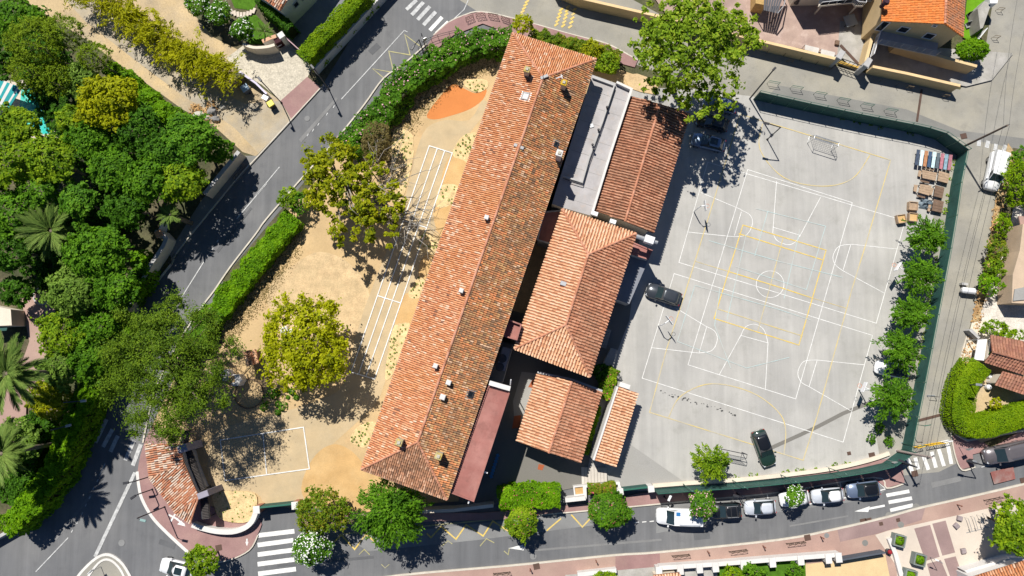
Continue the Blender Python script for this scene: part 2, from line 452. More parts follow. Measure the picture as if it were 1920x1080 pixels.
sheet('sandy_track', [(20, -40), (44, 0), (100, 36), (167, 78), (222, 119), (305, 178), (342, 205), (400, 235), (455, 285), (480, 293), (547, 224), (526, 189), (470, 150), (410, 140), (330, 60), (200, -40)], M_TRACK)
sheet('track_concrete', [(95, -30), (150, -30), (230, 40), (330, 130), (460, 195), (526, 189), (547, 224), (485, 288), (440, 240), (390, 205), (350, 185), (250, 110), (160, 40)], mat('track_hardcore', (0.37, 0.325, 0.255), rough=.95, var=.16, vs=.4, fine=.12, tint=(0.46, 0.36, 0.22), ts=.25, ta=.8))
sheet('garden_path', [(225, -40), (335, -40), (358, 20), (400, 70), (470, 105), (450, 135), (410, 135), (340, 75), (270, 20)], M_TRACK)
sheet('cobbled_drive', [(425, 108), (455, 86), (500, 88), (545, 70), (585, 128), (576, 146), (526, 189), (490, 158), (440, 132)], M_COBBLE)
sheet('driveway', [(470, -40), (540, 65), (560, 95), (620, 40), (690, -40)], M_DRIVE)
sheet('lawn', [(425, -20), (440, 15), (475, 20), (482, 0), (475, -20)], M_LAWN)
sheet('lawn', [(455, 30), (480, 28), (512, 62), (505, 80), (470, 84), (450, 60)], M_LAWN)
pav, _ = sheet('crossover_paving', [(526, 189), (576, 144), (602, 164), (547, 224)], M_ROSE, kerb=0.02)
# pavements with kerbs
sheet('pavement', [(597, 170), (547, 226), (482, 297), (446, 337), (385, 404), (343, 460), (322, 492), (318, 470), (380, 372), (452, 292), (482, 292)], M_LANED, kerb=0.1)
pave_n, Z_PN = sheet('pavement', [(813, 66), (841, 42), (869, 29), (902, 22), (969, 36), (1077, 66), (1138, 82), (1196, 113), (1190, 126), (960, 64), (905, 44), (850, 66), (815, 95), (795, 95)], M_ROSE, kerb=0.12)
pave_w, Z_PW = sheet('pavement', smooth_pts([(258, 884), (261, 910), (267, 935), (286, 969), (314, 999), (353, 1035), (395, 1052), (430, 1049), (467, 1030), (483, 1002), (488, 975), (440, 960), (380, 940), (330, 860), (290, 800), (268, 838)], 3, True), M_ROSE, kerb=0.12)
pave_s, Z_PS = sheet('pavement', [(660, 1095), (752, 1079), (960, 1061), (1149, 1042), (1238, 1036), (1460, 1013), (1570, 992), (1664, 970), (1725, 953), (1837, 928), (1980, 894), (1980, 1160), (660, 1160)], M_PINK, kerb=0.12)
pave_m, Z_PM = sheet('pavement', [(560, 985), (947, 974), (1009, 966), (1182, 950), (1293, 939), (1460, 923), (1637, 895), (1662, 915), (1696, 905), (1690, 855), (1600, 872), (1440, 904), (1200, 925), (1100, 945), (900, 962), (560, 962)], M_ROSE, kerb=0.11)
pave_e, Z_PE = sheet('pavement', [(1781, 806), (1789, 850), (1803, 880), (1826, 874), (1824, 852), (1980, 812), (1980, 770), (1860, 840), (1800, 800)], M_ROSE, kerb=0.115)
for nm, pts, w, m, z in (
    ('kerb', [(813, 66), (841, 42), (869, 29), (902, 22), (969, 36), (1077, 66), (1138, 82), (1196, 113)], 0.16, M_KERB, 0.155),
    ('kerb', [(258, 884), (261, 910), (267, 935), (286, 969), (314, 999), (353, 1035)], 0.36, M_WHITEKERB, 0.21),
    ('kerb', [(353, 1036), (395, 1053), (430, 1050), (468, 1031), (484, 1003)], 0.14, M_KERB, 0.19),
    ('kerb', [(660, 1094), (752, 1078), (960, 1060), (1149, 1041), (1238, 1035), (1460, 1012), (1570, 991), (1664, 969), (1725, 952), (1837, 927), (1980, 893)], 0.22, M_KERB, 0.20),
    ('kerb', [(947, 974), (1009, 966), (1182, 950), (1293, 939), (1460, 923), (1637, 895), (1662, 915), (1696, 906)], 0.16, M_KERB, 0.185),
    ('kerb', [(1781, 802), (1789, 850), (1803, 881), (1828, 875)], 0.14, M_KERB, 0.22),
    ('kerb', [(322, 494), (258, 575), (207, 655), (172, 738), (130, 842), (82, 950), (45, 985), (-40, 1030)], 0.22, M_KERB, 0.14),
    ('kerb', [(602, 164), (547, 224), (482, 295), (444, 336), (343, 459), (322, 494)], 0.14, M_KERB, 0.18),
    ('kerb', [(800, 82), (758, 119), (719, 147), (680, 200), (619, 275), (572, 327), (500, 410), (480, 438), (433, 499), (400, 547), (375, 580), (330, 650), (290, 735), (268, 830)], 0.18, M_KERB, 0.15),
    ('kerb', [(1817, 618), (1800, 679), (1784, 784)], 0.2, M_KERB, 0.13)):
    mb = MB(); mb.wall(PP(smooth_pts(pts, 4), 0.1), w, 0.0, z)
    tag(mb.build(nm, m), kind='structure')
# splitter island
isl = [(140, 1095), (150, 1076), (180, 1047), (205, 1040), (231, 1058), (252, 1095)]
sheet('traffic_island', smooth_pts(isl, 4), M_LANE, kerb=0.13)
mb = MB(); mb.wall(PP(smooth_pts(isl, 4), 0.1), 0.3, 0.0, 0.20); tag(mb.build('kerb', M_WHITEKERB), kind='structure')
isl2 = [(157, 1095), (185, 1056), (206, 1049), (226, 1066), (240, 1095)]
mb = MB(); mb.wall(PP(smooth_pts(isl2, 4), 0.1), 0.25, 0.0, 0.26); tag(mb.build('kerb', M_WHITEKERB), kind='structure')

M_PATCH = mat('asphalt_patch', (0.115, 0.117, 0.122), rough=0.9, var=0.12, vs=0.6, fine=0.1, fs=14)
M_PATCHL = mat('pale_asphalt_patch', (0.20, 0.198, 0.195), rough=0.9, var=0.12, vs=0.6, fine=0.1, fs=14)
for q, m in (([(560, 262), (630, 182), (634, 186), (565, 267)], M_PATCHL), ([(405, 470), (470, 388), (473, 391), (409, 474)], M_PATCH), ([(100, 1010), (170, 925), (174, 929), (105, 1014)], M_PATCHL), ([(520, 1058), (700, 1042), (701, 1047), (521, 1063)], M_PATCH),
             ([(1000, 1030), (1240, 1010), (1241, 1014), (1001, 1034)], M_PATCHL), ([(1300, 1000), (1330, 997), (1332, 1010), (1302, 1013)], M_PATCH), ([(1480, 985), (1590, 966), (1591, 969), (1481, 988)], M_PATCHL), ([(690, 95), (706, 80), (714, 88), (698, 103)], M_PATCH), ([(1745, 905), (1800, 893), (1803, 902), (1748, 915)], M_PATCHL), ([(300, 1010), (330, 1020), (326, 1030), (297, 1020)], M_PATCH)):
    sheet('road_repair', q, m, parent=road, h=0.026)
for q in ([(1250, 962), (1262, 960), (1264, 966), (1253, 968)], [(1345, 952), (1372, 950), (1374, 958), (1348, 960)], [(1408, 945), (1436, 943), (1437, 950), (1410, 953)], [(1538, 924), (1562, 921), (1563, 929), (1540, 931)]):
    sheet('oil_stain', smooth_pts(q, 3, True), mat('oil_stain', (0.07, 0.07, 0.072), rough=.6, var=.2, vs=2), parent=road, h=0.0265)
# court, yard and courtyard
court, Z_C = sheet('sports_court', [(1180, 165), (1290, 165), (1420, 182), (1570, 206), (1714, 243), (1753, 254), (1797, 290), (1745, 590), (1692, 850), (1640, 872), (1460, 903), (1200, 920), (1125, 915), (1100, 880), (1130, 650), (1160, 400)], M_COURT)
sheet('sports_court', [(1183, 834), (1285, 905), (1200, 918), (1125, 912), (1150, 880)], M_COURTD, parent=None)
mb = MB(); mb.path(PP([(1440, 842), (1500, 815), (1532, 800), (1580, 775), (1630, 755)]), 0.45, 0.003 * _lay[0] + 0.003); tag(mb.build('joint_strip', M_CYARD, court), kind=None); _lay[0] += 1
sheet('planting_strip', [(1797, 290), (1780, 280), (1742, 440), (1700, 520), (1672, 610), (1655, 720), (1640, 800), (1650, 860), (1692, 850), (1745, 590)], M_LANE)
sheet('courtyard', [(880, 700), (960, 560), (1000, 440), (1060, 390), (1200, 440), (1180, 600), (1130, 730), (1100, 890), (1090, 912), (1060, 918), (900, 952), (860, 940)], M_CYARD)
sheet('courtyard_slabs', [(978, 697), (1006, 700), (994, 780), (965, 800), (962, 752)], M_COURTD)
for q in ([(998, 712), (1014, 712), (1004, 728), (990, 726)], [(964, 780), (978, 778), (974, 802), (960, 804)], [(1010, 870), (1021, 872), (1017, 882), (1008, 880)]):
    sheet('red_patch', q, mat('red_patch', (0.36, 0.10, 0.04)))
sheet('sunlit_ground_patch', [(1005, 455), (1032, 462), (990, 590), (960, 582)], M_SANDL)  # sunlit patch of ground, its light painted in as pale sand
yard, Z_Y = sheet('playground', [(958, 62), (900, 60), (830, 95), (760, 150), (690, 225), (600, 330), (500, 440), (420, 550), (340, 680), (275, 820), (330, 905), (390, 950), (480, 945), (560, 950), (700, 950), (860, 940), (900, 700), (1110, 150), (1180, 170), (1190, 140)], M_YARD)
sheet('sand_pit', smooth_pts([(560, 490), (600, 472), (650, 490), (690, 540), (690, 620), (640, 660), (560, 640), (505, 580), (510, 530)], 4, True), M_SANDL)
sheet('resin_path', smooth_pts([(905, 188), (880, 225), (835, 225), (800, 240), (782, 280), (770, 330), (745, 420), (690, 560), (665, 640), (645, 720), (600, 750), (520, 775), (425, 800), (395, 830), (390, 890), (410, 925), (480, 925), (500, 945), (570, 945), (600, 860), (660, 800), (712, 745), (740, 640), (790, 500), (835, 380), (868, 280), (880, 250), (915, 205)], 3, True), M_PATH)
sheet('orange_mound', smooth_pts([(800, 216), (826, 180), (848, 158), (868, 165), (892, 175), (912, 167), (905, 187), (880, 205), (845, 217), (815, 224)], 3, True), M_ORANGE)
sheet('ochre_mound', smooth_pts([(566, 925), (575, 880), (600, 845), (630, 833), (662, 848), (690, 880), (720, 900), (740, 935), (690, 960), (600, 955)], 4, True), M_OCHRE)
for q in ([(741, 607), (755, 556), (775, 549), (786, 558), (772, 609)], [(829, 345), (835, 308), (850, 291), (877, 305), (863, 352)], [(812, 400), (825, 382), (850, 378), (858, 395), (838, 440), (824, 445)], [(785, 500), (798, 478), (815, 480), (800, 522), (788, 540)]):
    sheet('ochre_patch', smooth_pts(q, 3, True), M_OCHRE)
BEDS = [[(848, 290), (862, 260), (885, 248), (899, 256), (882, 305), (868, 300)], [(818, 388), (826, 348), (862, 350), (848, 382)], [(792, 432), (820, 450), (822, 470), (806, 478), (785, 465)], [(766, 548), (785, 520), (800, 530), (790, 556), (772, 560)], [(722, 700), (735, 620), (752, 606), (770, 614), (742, 690), (728, 712)], [(656, 825), (670, 800), (700, 790), (706, 800), (690, 838), (668, 835)],
        [(398, 930), (410, 922), (450, 921), (478, 926), (482, 945), (478, 960), (465, 978), (440, 980), (412, 972), (402, 950)], [(735, 295), (755, 270), (775, 275), (772, 310), (752, 380), (735, 360)], [(866, 155), (885, 148), (912, 150), (914, 164), (892, 174)], [(740, 240), (775, 255), (765, 300), (735, 300)]]
for i, q in enumerate(BEDS):
    sheet('planting_bed', smooth_pts(q, 3, True), M_BED, kerb=.16 if i == 6 else 0.0)
sheet('sandy_ground', [(1168, 140), (1195, 138), (1235, 152), (1232, 178), (1200, 172), (1180, 165)], M_SANDL)
# far right gardens and plazas
sheet('dry_verge', [(1876, 330), (1864, 391), (1848, 502), (1828, 580), (1814, 640), (1800, 679), (1784, 790), (1800, 800), (1830, 640), (1850, 520), (1880, 390), (1905, 290), (1890, 268)], M_DRY)
sheet('gravel_yard', [(1900, 390), (1960, 370), (1960, 640), (1850, 640), (1838, 590), (1860, 520), (1885, 470)], M_GRAVEL)
sheet('front_step_paving', [(1822, 605), (1850, 600), (1872, 640), (1840, 690), (1800, 690)], M_CREAMW)
sheet('sand_garden', [(1800, 680), (1960, 660), (1960, 790), (1840, 830), (1790, 800)], M_TRACK)
sheet('house_terrace', [(1190, -60), (1660, -60), (1625, 112), (1576, 105), (1431, 78), (1254, 36)], M_TERRA)
sheet('side_yard', [(1575, 40), (1652, 40), (1640, 128), (1600, 130), (1570, 100)], M_SLABS)
sheet('garage_drive', [(1632, 80), (1900, 100), (1860, 150), (1812, 162), (1634, 128)], M_SLABS)
sheet('lawn', [(1805, 70), (1815, -20), (1850, -20), (1842, 60), (1830, 80)], mat('bright_lawn', (0.12, 0.27, 0.012), rough=0.95, spec=0.1, var=0.15, vs=1.5, fine=0.15))
sheet('plaza', [(1641, 1003), (1665, 995), (1800, 965), (1980, 925), (1980, 1120), (1690, 1160), (1680, 1060)], M_PLAZA, h=Z_PS + 0.016)
for q in ([(1714, 991), (1744, 984), (1762, 1044), (1735, 1052)], [(1748, 982), (1773, 976), (1791, 1036), (1767, 1042)], [(1738, 1057), (1764, 1050), (1785, 1100), (1752, 1110)], [(1770, 1048), (1792, 1043), (1812, 1100), (1790, 1105)]):
    sheet('plum_panel', q, M_PLUM, h=Z_PS + 0.020)
sheet('red_crossing_paving', [(1154, 1043), (1237, 1036), (1238, 1066), (1154, 1072)], M_ROSE, h=Z_PS + 0.004)
sheet('pavement_panel', [(1570, 993), (1670, 969), (1735, 952), (1728, 975), (1640, 1002), (1575, 1016)], M_PLUM, h=Z_PS + 0.005)
sheet('lawn', [(1345, 1052), (1510, 1040), (1512, 1100), (1345, 1100)], M_LAWN, h=Z_PS + 0.01)
sheet('garden_court', [(1510, 1058), (1660, 1040), (1672, 1100), (1512, 1100)], M_CREAM, h=Z_PS + 0.011)
sheet('garden_floor', [(1060, 1078), (1240, 1062), (1345, 1056), (1345, 1110), (1060, 1110)], M_SLABS, h=Z_PS + 0.012)
sheet('red_speed_table', [(1857, 885), (1900, 875), (1904, 898), (1864, 908)], mat('red_table', (0.26, 0.10, 0.085), rough=0.85, var=0.15, vs=1, tint=(0.25, 0.22, 0.20), ts=0.5, ta=0.8))

# ------------------------------------------------------------------ painted markings
def line(pts, w, m, z, parent, name='painted_line', closed=False, px=True):
    mb = MB(); mb.path(PP(pts, z) if px else pts, w, z, closed)
    return mb.build(name, m, parent)
ZR = Z_ROAD + 0.034          # road markings lie above every road sheet
W_ = M_PWW
for a, b_ in (((758, 57), (640, 186)), ((524, 313), (480, 366)), ((500, 344), (444, 410)), ((382, 491), (342, 555)), ((320, 580), (296, 630)), ((197, 869), (187, 891)), ((128, 1008), (67, 1072))):
    line([a, b_], 0.13, W_, ZR, road)
for a in ((626, 200), (613, 214), (597, 233), (587, 244), (577, 253), (408, 452), (399, 466), (389, 480), (183, 901), (175, 916), (168, 933), (161, 947), (154, 963), (145, 980), (135, 996)):
    line([(a[0] + 1.2, a[1] - 2.4), (a[0] - 1.2, a[1] + 2.4)], 0.12, W_, ZR, road)
line([(253, 886), (178, 1044)], 0.42, W_, ZR, road)
line([(878, 0), (870, 18), (846, 40)], 0.12, W_, ZR, road)
for s in (((781, 0), (762, 18)), ((794, 4), (772, 28)), ((806, 12), (783, 37)), ((817, 22), (794, 47)), ((829, 32), (806, 57)), ((841, 41), (818, 63))):
    line(s, 0.5, M_PWW if s[0][0] < 820 else M_PW, ZR, road, 'crosswalk_stripe')
for s in (((189, 775), (165, 822)), ((200, 786), (179, 830)), ((211, 805), (193, 838)), ((221, 817), (207, 847)), ((251, 826), (235, 863)), ((264, 833), (249, 873))):
    line(s, 0.5, M_PWW, ZR, road, 'crosswalk_stripe')
for s in (((484, 1004), (552, 996)), ((483, 1022), (550, 1013)), ((483, 1040), (551, 1031)), ((483, 1058), (552, 1049)), ((484, 1076), (555, 1067))):
    line(s, 0.54, M_PW, ZR, road, 'crosswalk_stripe')
for s in (((1662, 929), (1705, 921)), ((1666, 942), (1710, 934)), ((1669, 957), (1712, 947))):
    line(s, 0.42, M_PW, ZR, road, 'crosswalk_stripe')
for s in (((1701, 854), (1711, 887)), ((1716, 858), (1722, 880)), ((1731, 854), (1741, 881)), ((1747, 847), (1755, 877)), ((1760, 842), (1770, 874)), ((1776, 829), (1784, 870))):
    line(s, 0.45, M_PW, ZR, road, 'crosswalk_stripe')
for s in (((1836, 262), (1835, 274)), ((1853, 264), (1850, 277)), ((1868, 270), (1866, 282)), ((1886, 272), (1880, 287))):
    line(s, 0.5, M_PWW, ZR, road, 'crosswalk_stripe')
line([(719, 146), (699, 129), (738, 136), (729, 96), (769, 103), (759, 65), (787, 86)], 0.14, M_PYR, ZR, road, 'zigzag_line')
line([(758, 57), (764, 60)], 0.1, W_, ZR, road)
line([(636, 1002), (780, 988), (947, 972), (1099, 958)], 0.14, M_PYR, ZR + 0.003, road)
line([(1054, 962), (1100, 957)], 0.18, M_PY, ZR + 0.006, road)
for q in ([(627, 1016), (640, 1003), (665, 1030), (686, 1002), (713, 1024)], [(800, 1000), (808, 1008), (827, 987), (855, 1011), (874, 984), (906, 1005), (924, 977), (958, 999)], [(1025, 995), (1052, 972)], [(1071, 965), (1092, 988), (1107, 972)]):
    line(q, 0.17, M_PY, ZR, road, 'zigzag_line')
for q in ([(673, 1040), (683, 1030), (693, 1040)], [(828, 1024), (840, 1014), (848, 1020)], [(900, 1024), (912, 1010), (927, 1018)], [(715, 1058), (722, 1065), (730, 1058)], [(945, 1033), (953, 1040), (955, 1028)]):
    line(q, 0.1, M_PYR, ZR, road, 'zigzag_line')
for x0, y0, x1, y1, n in ((1077, 18, 1069, 50, 5), (1065, 13, 1056, 48, 6), (1052, 18, 1043, 46, 5), (988, 3, 977, 28, 5)):
    for i in range(n):
        t = i / (n - 1.0); x, y = x0 + (x1 - x0) * t, y0 + (y1 - y0) * t
        line([(x - 3.5, y + 2.6), (x + 3.5, y - 2.6)], 0.28, M_PY, ZR, road, 'yellow_check')
def arrow(shaft, tip, bl, br, m, z, parent, w=0.2):
    mb = MB(); mb.path(PP(shaft, z), w, z); mb.quad(P(*tip, z + 0.002), P(*bl, z + 0.002), P(*br, z + 0.002)); mb.build('painted_arrow', m, parent)
arrow([(1659, 948), (1628, 954)], (1602, 959), (1631, 949), (1628, 960), M_PW, ZR, road, 0.25)
arrow([(985, 1026), (980, 1027)], (953, 1028), (981, 1021), (982, 1032), M_PW, ZR, road, 0.2)
for s in (((1190, 980), (1198, 979)), ((1204, 979), (1212, 978)), ((1218, 978), (1226, 977)), ((1518, 945), (1530, 943)), ((1580, 934), (1588, 933)), ((1645, 921), (1660, 917)), ((1438, 924), (1440, 935)), ((1575, 905), (1577, 913)), ((1636, 894), (1660, 916))):
    line([s[0], s[1]], 0.12, M_PW, ZR, road)
line([(1440, 926), (1575, 903), (1636, 892)], 0.1, M_PWW, ZR, road)
line([(1840, 876), (1960, 846)], 0.1, M_PWW, ZR, road)
# pedestrian symbols painted on the rose pavement
mb = MB(); z = Z_PW + 0.004
for q in ([(316, 965), (334, 974)], [(320, 978), (330, 961)], [(327, 970), (346, 984)]): mb.path(PP(q, z), 0.2, z); z += 0.002
mb.quad(*PP([(340, 976), (348, 987), (332, 983)], z)); mb.build('pedestrian_symbol', M_PW, pave_w)
mb = MB(); mb.path(PP([(463, 1010), (463, 1020)], Z_PW + .004), 0.18, Z_PW + .004); mb.quad(*PP([(460, 1016), (466, 1016), (463, 1024)], Z_PW + .007)); mb.build('painted_arrow', M_PW, pave_w)

ZC = 0.12
court_lines = []
def cl(pts, m=M_PW, w=0.075, closed=False, dz=0.0):
    return line(pts, w, m, ZC + dz, court, closed=closed)
cl([(1327, 304), (1697, 414), (1643, 606), (1273, 492)], closed=True)
cl([(1264, 513), (1636, 629), (1581, 829), (1204, 709)], closed=True)
cl([(1402, 318), (1598, 380), (1492, 748), (1290, 684)], closed=True, dz=0.004)
def key(pts, ft, arc):
    cl(pts[0], dz=0.006); cl(pts[1], dz=0.006); cl(ft, dz=0.007)
    cl(smooth_pts(arc, 5), dz=0.008)
key(([(1456, 340), (1449, 436)], [(1539, 369), (1499, 444)]), [(1449, 426), (1500, 441)], [(1449, 436), (1457, 451), (1478, 459), (1492, 453), (1500, 441)])
key(([(1349, 702), (1389, 629)], [(1435, 731), (1440, 643)]), [(1389, 629), (1440, 643)], [(1389, 629), (1398, 613), (1415, 608), (1432, 618), (1440, 643)])
key(([(1289, 435), (1377, 444)], [(1314, 361), (1390, 393)]), [(1390, 397), (1377, 442)], [(1390, 394), (1406, 403), (1411, 419), (1400, 440), (1377, 444)])
key(([(1682, 467), (1597, 458)], [(1657, 549), (1581, 508)]), [(1595, 459), (1581, 506)], [(1597, 458), (1573, 462), (1562, 480), (1566, 496), (1581, 508)])
key(([(1268, 578), (1324, 612)], [(1222, 652), (1311, 662)]), [(1325, 613), (1311, 661)], [(1324, 612), (1340, 621), (1345, 637), (1335, 657), (1311, 662)])
key(([(1620, 684), (1531, 675)], [(1595, 770), (1517, 725)]), [(1532, 676), (1517, 725)], [(1531, 675), (1507, 678), (1496, 698), (1502, 716), (1517, 725)])
cl([(1444 + 26 * math.cos(t * math.pi / 16), 533 + 25 * math.sin(t * math.pi / 16)) for t in range(32)], closed=True, dz=0.009)
Y = dict(m=M_PY, w=0.13)
cl([(1393, 422), (1549, 469), (1498, 647), (1339, 597)], closed=True, dz=0.011, m=M_PYW if 0 else M_PY, w=0.13)
cl([(1385, 438), (1542, 487)], dz=0.012, **Y); cl([(1366, 509), (1460, 538), (1521, 558)], dz=0.012, **Y); cl([(1345, 579), (1460, 616), (1505, 630)], dz=0.012, m=M_PYW, w=0.12)
cl([(1304, 490), (1366, 509)], dz=0.013, m=M_PYW); cl([(1521, 558), (1587, 578)], dz=0.013, m=M_PYW); cl([(1469, 444), (1445, 533), (1421, 620)], dz=0.014, m=M_PYW, w=0.1)
cl([(1388, 214), (1670, 300), (1620, 469), (1598, 540), (1532, 780), (1506, 863), (1218, 773), (1250, 654), (1282, 558), (1340, 370)], closed=True, dz=0.015, m=M_PYW, w=0.12)
cl(smooth_pts([(1430, 232), (1425, 280), (1470, 333), (1542, 349), (1598, 335), (1631, 291)], 5), dz=0.016, m=M_PYW, w=0.12)
cl(smooth_pts([(1254, 782), (1274, 745), (1318, 722), (1363, 722), (1418, 740), (1460, 773), (1473, 805), (1470, 852)], 5), dz=0.016, m=M_PYW, w=0.12)
for i, q in enumerate(([(1417, 391), (1548, 424), (1512, 543), (1380, 500)], [(1329, 451), (1460, 490), (1580, 520)], [(1399, 440), (1363, 600)], [(1303, 535), (1270, 640), (1400, 690), (1480, 670)], [(1303, 535), (1460, 580), (1520, 600)], [(1440, 395), (1415, 480)], [(1350, 540), (1340, 610), (1370, 690)], [(1500, 430), (1470, 560)])):
    cl(q, m=M_PC, w=0.09, dz=0.018 + 0.001 * i)
random.seed(5)
mb = MB()
for i in range(46):
    t = random.random(); x, y = 1238 + 142 * t, 735 + 42 * t + random.uniform(-3, 3)
    c = P(x, y, ZC + 0.03); r = random.uniform(0.05, 0.19)
    mb.quad(*[c + Vector((r * random.uniform(0.4, 1.3) * math.cos(k * 1.05), r * random.uniform(0.2, 0.7) * math.sin(k * 1.05), 0.0002 * i)) for k in range(6)])
tag(mb.build('tar_spots', mat('tar', (0.06, 0.06, 0.06), rough=0.9), court), kind='stuff')

# running lanes in the playground
ZL = Z_Y + 0.075
for a, b_ in (((805, 273), (658, 698)), ((820, 278), (672, 702)), ((834, 282), (686, 706)), ((848, 287), (702, 711))):
    line([a, b_], 0.13, M_PW, ZL, yard)
for a, b_ in (((804, 273), (849, 287)), ((756, 413), (801, 427)), ((707, 554), (751, 568)), ((657, 697), (703, 711))):
    line([a, b_], 0.13, M_PW, ZL + 0.003, yard)
line([(413, 825), (569, 801), (580, 879), (422, 901)], 0.13, M_PW, ZL, yard, closed=True); line([(493, 813), (500, 890)], 0.13, M_PW, ZL + 0.003, yard)
# drain grates, manholes
for q, w in (([(1719, 228), (1728, 168)], 0.26), ([(1708, 792), (1778, 774)], 0.30)):
    mb = MB(); mb.wall(PP(q), w, 0.0, 0.07); mb.build('drain_grate', M_DRAIN, road)
for x, y, r, par, z in ((1006, 1062, 0.0, pave_s, Z_PS), (1514, 1008, 0.0, pave_s, Z_PS), (1619, 978, 0, road, ZR), (1629, 977, 0, road, ZR), (1635, 854, 0, court, ZC), (1592, 850, 0, court, ZC), (410, 1027, 0.1, pave_w, Z_PW), (1807, 234 + 21, 0, road, ZR), (1715, 888, 0, road, ZR), (1652, 982, 0, pave_s, Z_PS), (1684, 975, 0, pave_s, Z_PS), (1919, 901, 0, road, ZR)):
    c = P(x, y, z + 0.02); s = 0.45 if (x in (1592, 1652, 1684)) else 0.75
    mb = MB(); mb.box(c, (s, s * 0.9, 0.04), rz=0.2); mb.build('drain_cover', M_DRAIN, par)
for x, y, r, par, z in ((576, 222, 0.36, road, ZR), (228, 1018, 0.4, road, ZR), (1000, 1043, 0.4, road, ZR), (1667, 967, 0.45, road, ZR), (1718, 951, 0.45, road, ZR), (1622, 1018, 0.36, pave_s, Z_PS), (1689, 984, 0.38, pave_s, Z_PS), (1550, 1004, 0.3, pave_s, Z_PS), (478, 352, 0.35, road, ZR)):
    c = P(x, y, z)
    mb = MB(); mb.lathe((c.x, c.y, z), [(r, 0), (r, 0.008), (r * 0.8, 0.010)], 14); mb.build('manhole_cover', M_LANED if x > 1600 else M_ROAD2, par)

for i in range(8):
    t = i / 7.0; u, v = 434 + 42 * t, 22 + 7 * math.sin(math.pi * t) - 2 * t; a = -0.5 + 1.0 * t
    mb = MB(); mb.bbox(P(u, v, .2), (.36, .75, .06), -a * .6, .02); mb.build('paver', M_PLAZA, bpy.data.objects['lawn'])
# ------------------------------------------------------------------ roofs of half-round tiles
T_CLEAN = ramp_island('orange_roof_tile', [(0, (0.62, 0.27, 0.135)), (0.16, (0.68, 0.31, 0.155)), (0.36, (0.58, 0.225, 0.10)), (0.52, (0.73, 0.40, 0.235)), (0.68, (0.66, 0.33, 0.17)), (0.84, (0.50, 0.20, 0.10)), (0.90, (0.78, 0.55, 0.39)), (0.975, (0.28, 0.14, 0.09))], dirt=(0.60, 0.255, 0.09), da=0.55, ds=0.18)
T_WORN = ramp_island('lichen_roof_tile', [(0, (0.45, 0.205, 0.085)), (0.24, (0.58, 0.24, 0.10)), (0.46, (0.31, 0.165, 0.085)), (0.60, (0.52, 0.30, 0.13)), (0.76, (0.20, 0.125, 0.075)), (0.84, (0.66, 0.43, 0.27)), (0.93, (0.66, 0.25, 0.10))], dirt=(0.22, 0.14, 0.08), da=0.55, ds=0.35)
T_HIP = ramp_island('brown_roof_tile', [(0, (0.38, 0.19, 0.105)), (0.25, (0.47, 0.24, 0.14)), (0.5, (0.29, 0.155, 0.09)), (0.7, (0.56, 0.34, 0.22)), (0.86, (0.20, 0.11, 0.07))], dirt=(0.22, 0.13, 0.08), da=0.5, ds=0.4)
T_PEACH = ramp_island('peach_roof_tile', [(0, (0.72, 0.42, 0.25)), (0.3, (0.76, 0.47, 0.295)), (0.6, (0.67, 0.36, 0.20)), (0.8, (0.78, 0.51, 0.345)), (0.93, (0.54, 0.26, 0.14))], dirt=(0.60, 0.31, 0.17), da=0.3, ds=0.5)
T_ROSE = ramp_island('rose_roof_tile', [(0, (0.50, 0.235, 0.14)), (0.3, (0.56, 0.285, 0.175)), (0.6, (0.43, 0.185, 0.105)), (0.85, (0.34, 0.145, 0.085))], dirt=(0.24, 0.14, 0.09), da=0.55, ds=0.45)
T_MIX = ramp_island('mixed_roof_tile', [(0, (0.52, 0.255, 0.155)), (0.18, (0.62, 0.47, 0.365)), (0.36, (0.45, 0.17, 0.09)), (0.50, (0.60, 0.40, 0.28)), (0.64, (0.33, 0.185, 0.125)), (0.76, (0.62, 0.52, 0.43)), (0.88, (0.50, 0.22, 0.12))], var=0.12)
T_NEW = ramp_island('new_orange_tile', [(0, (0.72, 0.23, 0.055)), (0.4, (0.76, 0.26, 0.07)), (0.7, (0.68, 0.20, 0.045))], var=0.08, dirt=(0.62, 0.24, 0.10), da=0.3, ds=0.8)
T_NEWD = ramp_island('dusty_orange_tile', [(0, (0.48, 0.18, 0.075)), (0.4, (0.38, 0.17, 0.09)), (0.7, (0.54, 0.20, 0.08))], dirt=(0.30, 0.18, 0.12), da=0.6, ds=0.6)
T_DULL = ramp_island('dull_flat_tile', [(0, (0.34, 0.15, 0.095)), (0.35, (0.39, 0.18, 0.115)), (0.7, (0.29, 0.125, 0.085))], dirt=(0.22, 0.13, 0.09), da=0.4, ds=0.6)
M_UNDER = mat('tile_channel', (0.20, 0.085, 0.045), rough=0.9, var=0.2, vs=1.5)
M_UNDERP = mat('rose_tile_channel', (0.37, 0.165, 0.09), rough=0.9, var=0.2, vs=1.5)
M_CAP = ramp_island('ridge_cap_tile', [(0, (0.50, 0.22, 0.13)), (0.4, (0.56, 0.28, 0.18)), (0.75, (0.42, 0.18, 0.10))], var=0.2)

